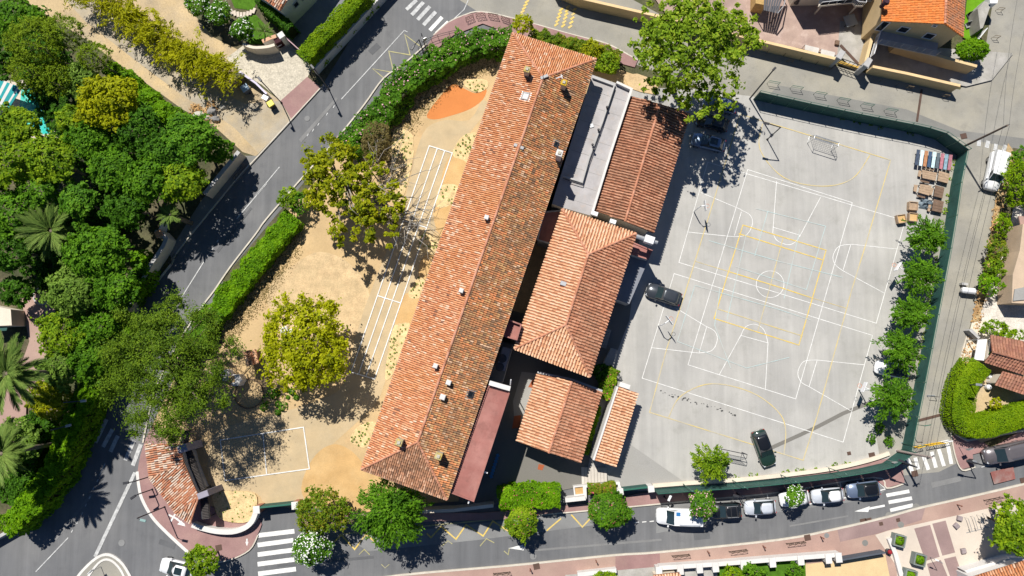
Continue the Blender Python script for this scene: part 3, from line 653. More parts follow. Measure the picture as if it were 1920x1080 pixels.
def tiles(name, poly, m, parent, cw=0.27, rl=0.42, fill=0.40, hh=0.42, seed=1, jitter=0.02, flat=False):
    rng = np.random.default_rng(seed)
    p = [np.array(q, float) for q in poly]
    e = p[1] - p[0]; Le = np.linalg.norm(e); e /= Le
    n = np.zeros(3)
    for i in range(len(p)):
        a, b = p[i], p[(i + 1) % len(p)]
        n += np.array([(a[1] - b[1]) * (a[2] + b[2]), (a[2] - b[2]) * (a[0] + b[0]), (a[0] - b[0]) * (a[1] + b[1])])
    n /= np.linalg.norm(n)
    if n[2] < 0: n = -n
    s = np.cross(n, e)
    cen = sum(p) / len(p)
    if np.dot(s, cen - p[0]) < 0: s = -s
    q2 = [(np.dot(q - p[0], e), np.dot(q - p[0], s)) for q in p]
    amin = min(q[0] for q in q2); amax = max(q[0] for q in q2)
    nc = int((amax - amin) / cw); cw = (amax - amin) / nc
    V = []; F = []
    if flat: prof = [(-0.48, 0.05), (-0.2, 0.25), (0.05, 0.30), (0.25, 0.12), (0.48, 0.02)]
    else: prof = [(-fill, 0.0), (-fill * 0.72, hh * 0.72), (0, hh), (fill * 0.72, hh * 0.72), (fill, 0.0)]
    prof = np.array(prof) * cw
    for i in range(nc):
        a = amin + (i + 0.5) * cw; hits = []
        for k in range(len(q2)):
            (a0, b0), (a1, b1) = q2[k], q2[(k + 1) % len(q2)]
            if (a0 - a) * (a1 - a) < 0: hits.append(b0 + (b1 - b0) * (a - a0) / (a1 - a0))
        if len(hits) < 2: continue
        b0, b1 = min(hits), max(hits)
        if b0 < 0.4: b0 = -0.06
        b = b0 - (0 if b0 < 0.1 else (b0 % rl))
        while b < b1 - 0.08:
            lo, hi = max(b, b0), min(b + rl * 1.1, b1)
            b += rl
            if hi - lo < 0.05: continue
            da = rng.normal(0, jitter * cw * 2); tw = rng.normal(0, jitter * cw * 3); lift = rng.uniform(0.010, 0.03)
            base = len(V)
            for (bb, wsc, dz, sh) in ((lo, 1.0, lift + 0.03, tw), (hi, 0.86, lift, -tw)):
                for x, z in prof:
                    V.append(p[0] + e * (a + da + sh + x * wsc) + s * bb + n * (z * wsc + dz))
            for k in range(4): F.append((base + k, base + k + 1, base + 5 + k + 1, base + 5 + k))
            F.append((base, base + 1, base + 3, base + 4));
    o = np_mesh(name, np.array(V), F, m, parent, smooth=False)
    o['kind'] = 'stuff'
    return o
def caps(name, pts, parent, r=0.17, m=None, step=0.42):
    """ridge of overlapping half-round tiles"""
    mb = MB()
    for a, b in zip(pts[:-1], pts[1:]):
        a, b = Vector(a), Vector(b); n = max(1, int((b - a).length / step)); d = (b - a) / n
        for i in range(n):
            p0, p1 = a + d * i, a + d * (i + 1.08)
            mb.tube([p0 + Vector((0, 0, 0.02)), p1 - Vector((0, 0, 0.01))], [r, r * 0.85], 8, True)
    o = mb.build(name, m or M_CAP, parent, fix=False); o['kind'] = 'stuff'
    return o
def inset_poly(pts, d):
    c = sum(pts, Vector((0, 0, 0))) / len(pts)
    L, R = offset_path([Vector((p.x, p.y)) for p in pts], 2 * d, True)
    n = len(pts); A = lambda q: abs(sum(q[i].x * q[(i + 1) % n].y - q[(i + 1) % n].x * q[i].y for i in range(n)))
    q = L if A(L) < A(R) else R
    return [Vector((x.x, x.y, 0)) for x in q]
def window_on(parent, a, b, z0, z1, outward, wm=M_WMET, gm=M_GLASS, shutters=None):
    """a, b: ends along the wall on the ground"""
    a, b = Vector(a), Vector(b); d = (b - a).normalized(); o = Vector(outward).normalized()
    mb = MB(); c = (a + b) / 2; rz = math.atan2(d.y, d.x); w = (b - a).length
    for (dx, zc, sx, sz) in ((-w / 2, (z0 + z1) / 2, 0.09, z1 - z0 + 0.09), (w / 2, (z0 + z1) / 2, 0.09, z1 - z0 + 0.09), (0, z1, w - 0.09, 0.09), (0, z0, w - 0.09, 0.09)):
        mb.box(c + d * dx + o * 0.03 + Vector((0, 0, zc)), (sx, 0.12, sz), rz)
    f = mb.build('window', wm, parent)
    mb = MB(); mb.box(c + o * 0.012 + Vector((0, 0, (z0 + z1) / 2)), (w - 0.09, 0.05, z1 - z0 - 0.09), rz); mb.build('pane', gm, f)
    return f

def hip_building(name, label, cat, e4, ridge, he, hr, mats, walls, over=0.45, cw=0.27, rl=0.42, under=M_UNDER, capr=0.17, hips=(True, True), seed=3, group=None, capm=None, fill=0.42):
    """e4: eave corners in order A(top-left) B(top-right) C(bottom-right) D(bottom-left); ridge: top, bottom"""
    A, B, C, D = PP(e4, he); R0, R1 = PP(ridge, hr)
    base = sum((A, B, C, D), Vector((0, 0, 0))) / 4; base.z = 0
    t = thing(name, label, cat, base, group)
    ring = inset_poly([A, B, C, D], over)
    top = [Vector((p.x, p.y, he - 0.12)) for p in ring]
    w = MB(); w.prism(top, z0=0.0)
    if not hips[0]: w.add([top[0] , top[1], (R0 * 0.985 + (R1 - R0) * 0.0 + (R1 - R0).normalized() * over) - Vector((0, 0, 0.25))], [[0, 1, 2]])
    if not hips[1]: w.add([top[2], top[3], R1 + (R0 - R1).normalized() * over - Vector((0, 0, 0.25))], [[0, 1, 2]])
    w.build('wall', walls, t)
    rf = MB()
    polys = [('w', [D, A, R0, R1]), ('e', [B, C, R1, R0])]
    if hips[0]: polys.append(('n', [A, B, R0]))
    if hips[1]: polys.append(('s', [C, D, R1]))
    n = Vector((0, 0, 0.03))
    for _, q in polys:
        rf.add([p + n for p in q] + [p - Vector((0, 0, 0.12)) for p in q], [list(range(len(q)))] + [[len(q) + i for i in range(len(q))][::-1]] + [[0, len(q), len(q) + 1, 1]])
    roof = rf.build('roof', under, t)
    for i, (k, q) in enumerate(polys):
        tiles('roof_tiles', q, mats[k], roof, cw, rl, seed=seed * 7 + i, fill=fill)
    u = Vector((0, 0, 0.06))
    caps('ridge_cap', [R0 + u, R1 + u], roof, capr, capm)
    if hips[0]: caps('hip_cap', [A + u, R0 + u], roof, capr * 0.9, capm); caps('hip_cap', [B + u, R0 + u], roof, capr * 0.9, capm)
    if hips[1]: caps('hip_cap', [D + u, R1 + u], roof, capr * 0.9, capm); caps('hip_cap', [C + u, R1 + u], roof, capr * 0.9, capm)
    return t, (A, B, C, D, R0, R1), roof

# ---- main school building
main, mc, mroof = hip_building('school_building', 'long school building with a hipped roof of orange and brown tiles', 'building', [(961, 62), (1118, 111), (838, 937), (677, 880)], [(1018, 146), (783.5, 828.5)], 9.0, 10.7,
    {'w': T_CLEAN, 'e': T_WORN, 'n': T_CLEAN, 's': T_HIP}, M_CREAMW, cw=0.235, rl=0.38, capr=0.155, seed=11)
A, B, C_, D_, R0, R1 = mc
mb = MB()
for a, b in ((A, D_), (D_, C_), (B, C_), (A, B)):
    mb.tube([a + Vector((0, 0, -0.05)), b + Vector((0, 0, -0.05))], 0.09, 6)
mb.build('gutter', M_GREYW, main)
ring = inset_poly([A, B, C_, D_], 0.45)
for (p, q, nwin) in ((ring[3], ring[0], 17), (ring[1], ring[2], 17)):
    d = (q - p).normalized(); L = (q - p).length; o = Vector((d.y, -d.x, 0))
    if o.dot(p - main.location) < 0: o = -o
    for fl in (0.9, 4.2):
        for i in range(nwin):
            c = p + d * (L * (i + 0.5) / nwin)
            window_on(main, c - d * 0.6, c + d * 0.6, fl, fl + 1.7, o)
# things on the roof
def on_roof(u, v, quad):
    a, b, c = quad; n = (b - a).cross(c - a).normalized()
    d = CAM_Q @ Vector((u - 960.0, -(v - 540.0), -F_PX)); o = Vector((0, 0, CAM_H))
    return o + d * ((a - o).dot(n) / d.dot(n))
WQ, EQ, SQ = (D_, A, R0), (B, C_, R1), (C_, D_, R1)
RZ = math.atan2((R1 - R0).y, (R1 - R0).x) - math.pi / 2
M_CHIM = mat('chimney_render', (0.46, 0.42, 0.34), rough=0.9, var=0.2, vs=4, fine=0.15)
M_LICH = mat('lichen_cap', (0.40, 0.36, 0.20), rough=0.95, var=0.3, vs=5, fine=0.25, tint=(0.52, 0.33, 0.03), ts=2.0, ta=0.7)
def chimney(u, v, q, label, hgt=1.5, s=0.55, cap=M_LICH, body=M_CHIM):
    p = on_roof(u, v, q); t = thing('chimney', label, 'chimney', p - Vector((0, 0, 0.1)), 'chimneys on the school roof')
    MB().bbox(p + Vector((0, 0, hgt / 2 - 0.15)), (s, s, hgt), RZ, 0.02).build('stack', body, t)
    MB().bbox(p + Vector((0, 0, hgt - 0.15)), (s + 0.14, s + 0.14, 0.14), RZ, 0.04).build('cap', cap, t)
    MB().box(p + Vector((0, 0, hgt - 0.02)), (s * 0.55, s * 0.55, 0.12), RZ).build('flue', M_CHIM, t)
chimney(988, 140, WQ, 'grey chimney with a lichen cap near the north end of the orange roof', 1.6)
chimney(1056, 165, EQ, 'chimney with a bright yellow lichen cap on the brown roof slope', 1.7, cap=mat('yellow_lichen', (0.52, 0.34, 0.03), rough=0.95, var=0.25, vs=4))
chimney(1047, 298, EQ, 'tall white chimney at the eave above the white flat terrace', 2.4, 0.6, M_WHITE, M_GREYW)
chimney(752, 827, WQ, 'broad lichened chimney on the orange slope near the south hip', 1.5, 0.62)
chimney(825, 852, EQ, 'lichened chimney on the brown slope near the south hip', 1.6, 0.62)
def vent(u, v, q, label, s=0.5, h=0.8):
    p = on_roof(u, v, q); t = thing('roof_vent', label, 'vent', p, 'white vents on the school roof')
    MB().bbox(p + Vector((0, 0, h / 2)), (s * 0.8, s * 0.8, h), RZ, 0.02).build('shaft', M_GREYW, t)
    MB().bbox(p + Vector((0, 0, h)), (s, s, 0.12), RZ, 0.05).build('hood', M_WHITE, t)
vent(913, 410, WQ, 'small white roof vent in the middle of the orange slope, northernmost there')
vent(866, 546, WQ, 'small white roof vent level with the hipped annexe')
vent(818, 686, WQ, 'small white roof vent beside the ridge above the two white cubes')
vent(842, 717, EQ, 'white cube vent just over the ridge, upper of the pair', 0.55, 0.6)
vent(831, 744, EQ, 'white cube vent just over the ridge, lower of the pair', 0.6, 0.6)
def skylight(u, v, q, label, w, l, fm, gm):
    p = on_roof(u, v, q); a, b, c = q; n = (b - a).cross(c - a).normalized(); n = n if n.z > 0 else -n
    t = thing('skylight', label, 'skylight', p, 'skylights in the school roof')
    rot = Vector((0, 0, 1)).rotation_difference(n).to_matrix() @ Matrix.Rotation(RZ, 3, 'Z')
    mb = MB()
    for dx, dy, sx, sy in ((-w / 2, 0, 0.12, l), (w / 2, 0, 0.12, l), (0, l / 2, w + .12, 0.12), (0, -l / 2, w + .12, 0.12)):
        mb.box(p + rot @ Vector((dx, dy, 0.14)), (sx, sy, 0.16), 0, rot)
    mb.build('frame', fm, t)
    MB().box(p + rot @ Vector((0, 0, 0.13)), (w - 0.1, l - 0.1, 0.05), 0, rot).build('pane', gm, t)
    MB().box(p + rot @ Vector((0, 0, 0.06)), (w + 0.5, l + 0.5, 0.02), 0, rot).build('flashing', M_STEEL, t)
skylight(986, 181, WQ, 'square skylight with a white blind near the north hip', 0.75, 0.75, M_GREYW, M_WHITE)
skylight(1042, 271, EQ, 'small dark skylight high on the brown roof slope', 0.4, 0.5, M_DARK, M_GLASS)
skylight(882, 739, EQ, 'small dark skylight above the red flat roof', 0.5, 0.6, M_DARK, M_GLASS)
for u, v, q, lb in ((967, 273, WQ, 'small pale vent tile left of the ridge'), (979, 278, EQ, 'small pale vent tile right of the ridge')):
    p = on_roof(u, v, q); tag(MB().bbox(p + Vector((0, 0, 0.12)), (0.4, 0.35, 0.2), RZ).build('vent_tile', M_GREYW, org=p), lb, 'vent')
p = R0 + Vector((0, 0, 0.1)); ant = thing('lightning_rod', 'thin lightning rod with pale base where hips meet the ridge', 'rod', p)
MB().tube([p, p + Vector((0, 0, 2.2))], [0.04, 0.02]).build('rod', M_DARK, ant); MB().bbox(p + Vector((0.15, 0.05, 0.08)), (0.9, 0.35, 0.14), 0.4).build('base_flashing', M_GREYW, ant)
p = on_roof(1049, 156, EQ) ; an = thing('tv_antenna', 'small pale aerial beside the yellow lichen chimney', 'aerial', p)
MB().tube([p, p + Vector((0, 0, 1.6))], 0.03).build('mast', M_STEEL, an)
MB().tube([p + Vector((-0.5, -0.1, 1.5)), p + Vector((0.3, 0.25, 1.5))], 0.05).tube([p + Vector((0.1, 0.4, 1.5)), p + Vector((0.25, -0.1, 1.5))], 0.05).build('arms', M_WMET, an)

# ---- other school roofs
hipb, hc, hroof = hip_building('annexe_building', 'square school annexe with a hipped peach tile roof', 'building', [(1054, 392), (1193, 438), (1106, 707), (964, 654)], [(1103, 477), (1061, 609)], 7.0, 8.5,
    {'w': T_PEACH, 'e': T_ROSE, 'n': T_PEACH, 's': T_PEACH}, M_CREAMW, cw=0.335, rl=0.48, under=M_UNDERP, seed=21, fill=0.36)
p = on_roof(1056, 532, (hc[3], hc[0], hc[4])); tag(MB().bbox(p + Vector((0, 0, .15)), (0.7, 0.5, 0.3), RZ).build('roof_hatch', M_STEEL, org=p), 'small grey metal hatch on the peach hipped roof', 'hatch')
gab, gc, groof = hip_building('classroom_building', 'classroom block with a gabled brown tile roof in tree shade', 'building', [(1182, 180), (1294, 213), (1225, 437), (1113, 394)], [(1238, 195), (1172, 415)], 5.3, 6.2,
    {'w': T_ROSE, 'e': T_ROSE}, M_CREAMW, cw=0.33, rl=0.48, under=M_UNDER, hips=(False, False), seed=31, fill=0.36)
gab2, gc2, _ = hip_building('storage_building', 'low school outbuilding with a gabled peach tile roof', 'building', [(1007, 701), (1128, 736), (1088, 868), (968, 827)], [(1072, 715), (1029, 849)], 3.8, 4.7,
    {'w': T_PEACH, 'e': T_ROSE}, M_CREAMW, cw=0.335, rl=0.48, under=M_UNDERP, hips=(False, False), seed=41, fill=0.36)
mb = MB(); a, b = gc2[0], gc2[1]; mb.wall([a + (a - b) * 0.0, gc2[4], b], 0.22, 3.4, 4.0, shift=0.2); mb.build('gable_parapet', M_GREYW, gab2)
# covered walk (single slope)
q = PP([(1159, 725), (1196, 737), (1154, 876), (1114, 862)], 2.9); hi = [q[0] + Vector((0, 0, 0.5)), q[1], q[2], q[3] + Vector((0, 0, 0.5))]
t = thing('covered_walk', 'narrow lean-to shelter with rose tiles along the court', 'shelter', Vector((q[2].x, q[2].y, 0)))
ring = inset_poly(q, 0.3); MB().prism([Vector((p.x, p.y, 2.75)) for p in ring], z0=0).build('wall', M_WHITE, t)
rf = MB(); rf.add([hi[0], hi[3], hi[2], hi[1]] + [p - Vector((0, 0, .12)) for p in (hi[0], hi[3], hi[2], hi[1])], [[0, 1, 2, 3], [7, 6, 5, 4], [0, 4, 5, 1], [2, 6, 7, 3], [1, 5, 6, 2], [3, 7, 4, 0]]); rf = rf.build('roof', M_UNDERP, t)
tiles('roof_tiles', [hi[2], hi[1], hi[0], hi[3]], T_ROSE if False else T_PEACH, rf, 0.335, 0.48, seed=77, fill=0.36)
mb = MB(); mb.wall([hi[3] + (hi[3] - hi[0]).normalized() * 0.0, hi[0]], 0.22, 0.0, 3.55, shift=0.14); mb.build('parapet', M_WHITE, t)
mb = MB(); d = (hi[1] - hi[0]).normalized(); mb.wall([hi[0], hi[0] + d * 1.3], 0.55, 0.0, 3.4, shift=0.35); mb.build('buttress', M_WHITE, t)

# ---- white flat terrace roof
zt = 5.5
te = thing('terrace_block', 'flat roofed block with pale terrace and white parapet', 'building', P(1120, 290, 0))
o = PP([(1110, 140), (1186, 167), (1150, 280), (1110, 405), (1054, 389), (1035, 382)], zt)
MB().prism(o, z0=0).build('wall', M_CREAMW, te)
M_TERR = mat('terrace_membrane', (0.40, 0.38, 0.38), rough=0.85, var=0.10, vs=0.6, fine=0.05, tint=(0.34, 0.32, 0.31), ts=0.5, ta=0.7, tint2=(0.45, 0.33, 0.25), ts2=1.4, ta2=0.3)
mb = MB(); mb.quad(*[p + Vector((0, 0, .004)) for p in o]); mb.build('terrace_floor', M_TERR, te)
for k in range(1, 9):
    a, b_ = P(1113 - 9.0 * k, 140 + 28 * k, zt), P(1186 - 9.2 * k, 163 + 28 * k, zt); MB().wall([a.lerp(b_, .03), a.lerp(b_, .97)], .05, zt + .005, zt + .014).build('seam', mat('seam_grey', (.28, .27, .26)), te)
mb = MB(); mb.wall(PP([(1155, 157), (1183, 170), (1146, 282), (1109, 403)], zt), 0.28, zt + 0.003, zt + 0.55); mb.build('parapet', M_WHITE, te)
mb = MB(); mb.wall(PP([(1111, 146), (1152, 161)], zt), 0.3, zt + 0.003, zt + 0.35); mb.build('north_parapet', M_GREYW, te)
mb = MB(); mb.wall(PP([(1152, 160), (1128, 232), (1103, 300), (1091, 343), (1056, 332)], zt), 0.18, zt + 0.003, zt + 0.45); mb.build('inner_upstand', M_GREYW, te)
mb = MB(); mb.wall(PP([(1153, 162), (1129, 235), (1104, 304), (1092, 346), (1056, 335)], zt + .45), 0.06, zt + 0.46, zt + 0.53); mb.build('capping', M_DARK, te)
for u, v in ((1121, 247), (1110, 275), (1112, 283), (1137, 205)):
    p = P(u, v, zt); mb = MB(); mb.lathe((p.x, p.y, zt + .45), [(.1, 0), (.1, .3), (.16, .34), (.1, .45)], 8); mb.build('vent_cowl', M_DARK, te)
p = P(1109, 236, zt); MB().bbox(p + Vector((0, 0, .05)), (0.5, 0.5, 0.1), 0.3).build('roof_hatch', M_STEEL, te)
# red flat roofs
def flat_block(name, label, pts, h, m, wm, lip=0.0, lipm=None, cat='building'):
    q = PP(pts, h); t = thing(name, label, cat, Vector((q[0].x, q[0].y, 0)))
    MB().prism(q, z0=0).build('wall', wm, t)
    mb = MB(); mb.quad(*[p + Vector((0, 0, .004)) for p in q]); mb.build('roof', m, t)
    if lip:
        mb = MB(); mb.wall(q, 0.16, h + 0.002, h + lip, closed=True, shift=0); mb.build('parapet', lipm or m, t)
    return t, q
rb, q = flat_block('stair_block', 'narrow block with a dusty red flat roof beside the long roof', [(916, 724), (955, 735), (888, 939), (846, 923)], 8.5, M_RED, M_GREYW, 0.16)
mb = MB(); mb.wall([q[0], q[1]], 0.5, 8.51, 9.1, shift=0.4); mb.build('white_coping', M_WHITE, rb)
for k in range(1, 8):
    a, b_ = q[0].lerp(q[3], k / 8.0), q[1].lerp(q[2], k / 8.0); MB().wall([a.lerp(b_, .04), a.lerp(b_, .96)], .10, 8.506, 8.518).build('seam', M_RED, rb)
for u, v, du, dv in ((908, 885, 6, 2), (880, 939, -2, 5)):
    MB().tube([P(u, v, 8.0), P(u + du, v + dv, 7.9)], 0.09).build('spout', M_WMET, rb)
flat_block('lift_tower', 'small block with a sunken red flat roof between long roof and annexe', [(953, 600), (977, 609), (969, 637), (945, 630)], 7.6, M_RED, M_GREYW, 0.5)
flat_block('link_building', 'shaded dark red flat link roof between terrace and annexe', [(1020, 398), (1054, 395), (1034, 458), (1008, 450)], 4.2, M_RED, M_GREYW, 0.2, M_GREYW)
flat_block('side_porch', 'small rusty red flat porch roof beside the silver duct', [(1186, 455), (1222, 470), (1215, 486), (1180, 475)], 4.6, M_RED, M_GREYW, 0.12)
flat_block('side_annexe', 'low grey flat annexe shaded by the peach hipped roof', [(1180, 476), (1216, 487), (1180, 570), (1150, 560)], 3.0, mat('slate_membrane', (0.20, 0.21, 0.24), var=0.1), M_GREYW, 0.0)
flat_block('side_landing', 'grey flat landing in shade beside the flowering shrub', [(1146, 652), (1158, 656), (1150, 690), (1130, 684)], 1.2, M_COURTD, M_GREYW, 0.0, cat='landing')
st = thing('side_steps', 'flight of shaded grey steps along the annexe wall', 'steps', P(1140, 630, 0))
for i in range(7):
    a = Vector((1143 - i * 1.4, 618 + i * 5)); pq = PP([(a.x - 14, a.y - 4), (a.x + 3, a.y + 1), (a.x + 2, a.y + 5.6), (a.x - 15, a.y + 0.6)], 0.3 + 0.15 * (6 - i) + .1)
    MB().prism(pq, z0=0.07).build('step', M_COURTD, st)
# silver ventilation duct
p0, p1 = P(1193, 443, 7.2), P(1208, 448, 7.2); du = thing('ventilation_duct', 'silver round duct with a white box beside annexe corner', 'duct', Vector((p0.x, p0.y, 4.6)))
MB().tube([p0, p1], 0.28, 12).build('round_duct', M_STEEL, du)
p2 = P(1217, 450, 7.2); rz = math.atan2((p1 - p0).y, (p1 - p0).x)
MB().bbox(p2, (1.1, 0.85, 0.9), rz, 0.04).build('fan_box', M_WMET, du)
p3 = P(1226, 453, 7.2); p4 = P(1233, 455, 7.2)
MB().tube([p3, p4], 0.22, 12).build('outlet', M_STEEL, du)
MB().tube([p2 - Vector((0, 0, .4)), Vector((p2.x, p2.y, 4.6))], 0.06).build('support', M_STEEL, du)
for u, v, lb in ((1115, 401, 'small white vent box at the corner of the terrace parapet'), (1149, 416, 'white vent box in the gap above the peach hip roof')):
    p = P(u, v, 6.3); t = thing('vent_box', lb, 'vent', Vector((p.x, p.y, 5.6)))
    MB().bbox(p, (0.75, 0.5, 0.5), rz, 0.04).build('hood', M_WMET, t); MB().box(p - Vector((0, 0, .45)), (0.5, 0.3, 0.5), rz).build('shaft', M_STEEL, t)
# air conditioner in the dark gap
q = PP([(943, 650), (958, 654), (946, 696), (930, 691)], 6.0); ac = thing('cooling_unit', 'dark cooling unit with two round fans beside the long roof', 'cooling unit', Vector((q[0].x, q[0].y, 4.6)))
MB().prism(q, z0=4.6).build('casing', mat('grey_casing', (0.22, 0.22, 0.24)), ac)
for u, v in ((942, 672), (937, 688)):
    p = P(u, v, 6.0); MB().lathe((p.x, p.y, 6.0), [(0.5, 0), (0.5, .08), (0.4, .1)], 16).build('fan', M_DARK, ac)
flat_block('plant_roof', 'dark flat plant room roof under the cooling unit', [(940, 640), (962, 646), (942, 718), (915, 716)], 4.6, M_CYARD, M_GREYW, 0.0)
t = thing('courtyard_pipe', 'white pipe rising beside the red flat roof', 'pipe', P(957, 722, 0)); MB().tube([P(957, 722, 0), P(957, 722, 8), P(958, 712, 8.6)], 0.07).build('pipe', M_WMET, t)
# pale blue chairs in the courtyard shade
t = thing('bench_row', 'row of blue seats in the shade beside the red roofed block', 'bench', P(923, 876, 0))
for i in range(8):
    p = P(933 - i * 1.75, 854 + i * 5.6, 0.45); MB().bbox(p, (0.42, 0.36, 0.06), -1.2).build('seat', mat('blue_seat', (0.06, 0.2, 0.4)), t)
MB().tube([P(934, 852, .4), P(920, 895, .4)], .04).build('beam', M_DARK, t); MB().box(P(932, 858, .2), (.06, .06, .4)).build('leg', M_DARK, t); MB().box(P(922, 889, .2), (.06, .06, .4)).build('leg', M_DARK, t)
# pale steps near the street gate
t = thing('entrance_steps', 'pale striped entrance steps between tarmac courtyard and court', 'steps', P(1112, 890, 0))
for i in range(8):
    u0, u1 = 1090 + i * 6.0, 1090 + (i + 1) * 6.0
    MB().prism(PP([(u0, 876 + i * .2), (u1 - .55, 876 + i * .2), (u1 + .4, 907 - i * .6), (u0 + .9, 907.5 - i * .6)], 0.14 + 0.06 * i), z0=0.05).build('step', mat('pale_stone', (0.55, 0.50, 0.44), var=0.1), t)

# ---- gatehouse with mixed tiles
hg = 3.0
gh = thing('gatehouse', 'curved gatehouse canopy roofed with cream and red tiles', 'gatehouse', P(330, 900, 0))
low = [(273, 832), (281, 897), (332, 965), (357, 981)]
upp = [(338, 833), (345, 868), (373, 931), (373, 931)]
lo = PP(low, hg - 0.2); up = PP(upp, hg + 0.9)
mb = MB()
for i in range(3): mb.add([lo[i], lo[i + 1], up[i + 1], up[i]] + [p - Vector((0, 0, .12)) for p in (lo[i], lo[i + 1], up[i + 1], up[i])], [[0, 1, 2, 3], [7, 6, 5, 4], [0, 4, 5, 1], [2, 6, 7, 3]])
groof = mb.build('roof', M_UNDERP, gh)
for i in range(3): tiles('roof_tiles', [lo[i], lo[i + 1], up[i + 1], up[i]] if i < 2 else [lo[2], lo[3], up[2]], T_MIX, groof, 0.25, 0.55, seed=90 + i, fill=0.42)
caps('hip_cap', [lo[3] + Vector((0, 0, .06)), up[2] + Vector((0, 0, .06))], groof, 0.13)
rg = PP([(338, 833), (345, 868), (362, 910), (373, 931)], 0)
MB().wall(PP([(342, 840), (350, 872), (366, 912), (377, 934)], hg), 0.25, 0, hg + 0.75).build('wall', M_GREYW, gh)
for u, v, s in ((342, 841, (1.1, .9)), (380, 928, (1.3, .7))):
    p = P(u, v, hg + 1.1); MB().bbox(Vector((p.x, p.y, (hg + 1.1) / 2)), (s[0], s[1], hg + 1.1), 0.35, .05).build('pillar', mat('mauve_render', (0.30, 0.28, 0.33), var=0.1), gh)
# inner roof slope behind: its shade is put into dark slats and panel
M_SHADESLAT = mat('shade_dark_slat', (0.075, 0.065, 0.06), rough=.8, var=.2, vs=3)
sl = thing('shade_dark_roof_slope', 'inner slope of the gatehouse roof with its shade painted dark', 'pergola', P(365, 890, 0))
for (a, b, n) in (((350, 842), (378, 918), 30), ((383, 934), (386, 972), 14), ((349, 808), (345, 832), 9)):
    for i in range(n):
        k = i / (n - 1.0); c = P(a[0] + (b[0] - a[0]) * k, a[1] + (b[1] - a[1]) * k, 2.7); d = (P(*b, 2.7) - P(*a, 2.7)); d.normalize()
        MB().box(c, (0.09, 0.8, 0.1), math.atan2(d.y, d.x)).build('slat', M_SHADESLAT, sl)
    mb = MB(); mb.wall(PP([a, b], 2.6), 1.0, 2.5, 2.62); mb.build('roof_panel', M_DARK, sl)  # dark backing sheet stands in for the shade on the slope
    for e in (a, b):
        p = P(*e, 2.5); MB().tube([Vector((p.x, p.y, 0)), p], .07).build('post', M_DARK, sl)
# ------------------------------------------------------------------ houses, walls and gates
T = lambda n, l, c, u, v, g=None: thing(n, l, c, P(u, v, 0), g)
# orange roofed house (top right)
he = 6.0
ho = T('orange_roof_house', 'yellow house with a new orange gable roof', 'house', 1700, 80)
eL, aP, eR = P(1653, 39, he), P(1759, 44, he + 1.9), P(1805, 69, he)
back = (P(1660, -60, he) - P(1653, 39, he)); back = Vector((back.x, back.y, 0)); back = Vector((0.10, 0.995, 0)).normalized() * 11.0
apx = (eL + eR) / 2; aP = Vector((eL.x + (eR.x - eL.x) * 0.66, eL.y + (eR.y - eL.y) * 0.66 + 0.0, he + 1.9))
rs = [eL, aP, eR]; rb_ = [p + back for p in rs]
inn = lambda p: p + Vector((0, 0.25, 0))
w = MB(); g0, g1 = eL + Vector((.35, .5, 0)), eR + Vector((-.35, .5, 0)); h0, h1 = g0 + back, g1 + back
w.prism([Vector((p.x, p.y, he - .15)) for p in (g0, g1, h1, h0)], z0=0); w.add([Vector((g0.x, g0.y, he - .15)), Vector((g1.x, g1.y, he - .15)), aP + Vector((0, .5, -.3))], [[0, 1, 2]]); w.build('wall', M_CREAM, ho)
rf = MB()
for q in ((rs[0], rs[1], rb_[1], rb_[0]), (rs[1], rs[2], rb_[2], rb_[1])):
    rf.add(list(q) + [p - Vector((0, 0, .15)) for p in q], [[0, 1, 2, 3], [7, 6, 5, 4], [0, 4, 5, 1], [1, 5, 6, 2], [2, 6, 7, 3], [3, 7, 4, 0]])
rf = rf.build('roof', mat('orange_under', (0.55, 0.17, 0.04)), ho)
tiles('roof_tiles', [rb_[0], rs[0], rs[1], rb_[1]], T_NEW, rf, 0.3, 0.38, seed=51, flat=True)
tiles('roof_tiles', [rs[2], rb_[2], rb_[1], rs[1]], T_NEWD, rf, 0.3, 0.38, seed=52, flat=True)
caps('ridge_cap', [rs[1] + Vector((0, 0, .08)), rb_[1] + Vector((0, 0, .08))], rf, .15); caps('verge_cap', [rs[0] + Vector((0, 0, .05)), rs[1] + Vector((0, 0, .05)), rs[2] + Vector((0, 0, .05))], rf, .11, T_NEW)
fd = (g1 - g0); fd.z = 0; FL = fd.length; fd.normalize(); fo = Vector((fd.y, -fd.x, 0)); fo = fo if fo.y < 0 else -fo
gp = lambda s: Vector((g0.x, g0.y, 0)) + fd * (FL * s)
window_on(ho, gp(.04), gp(.13), 3.0, 5.2, fo); window_on(ho, gp(.30), gp(.42), 3.7, 4.9, fo); window_on(ho, gp(.66), gp(.78), 3.5, 4.7, fo); window_on(ho, gp(.62), gp(.67), 6.2, 6.6, fo)
bz = 3.0
b0, b1 = gp(.12), gp(.92); MB().prism([Vector((p.x, p.y, bz)) for p in (b0 + fo * .02, b1 + fo * .02, b1 + fo * 1.7, b0 + fo * 1.7)], thick=.2).build('balcony_slab', M_GREYW, ho)
mb = MB()
for s in range(9):
    p = b0 + fo * 1.65 + (b1 - b0) * (s / 8.0); mb.box(Vector((p.x, p.y, bz + .5)), (.05, .05, 1.0))
for z in (.15, .35, .55, .75, 1.0): mb.tube([b0 + fo * 1.65 + Vector((0, 0, bz + z)), b1 + fo * 1.65 + Vector((0, 0, bz + z))], .03, 5)
mb.build('balcony_railing', M_GREYW, ho)
q = PP([(1667, 96), (1660, 92), (1684, 78), (1780, 108), (1835, 124), (1832, 132)], 0)
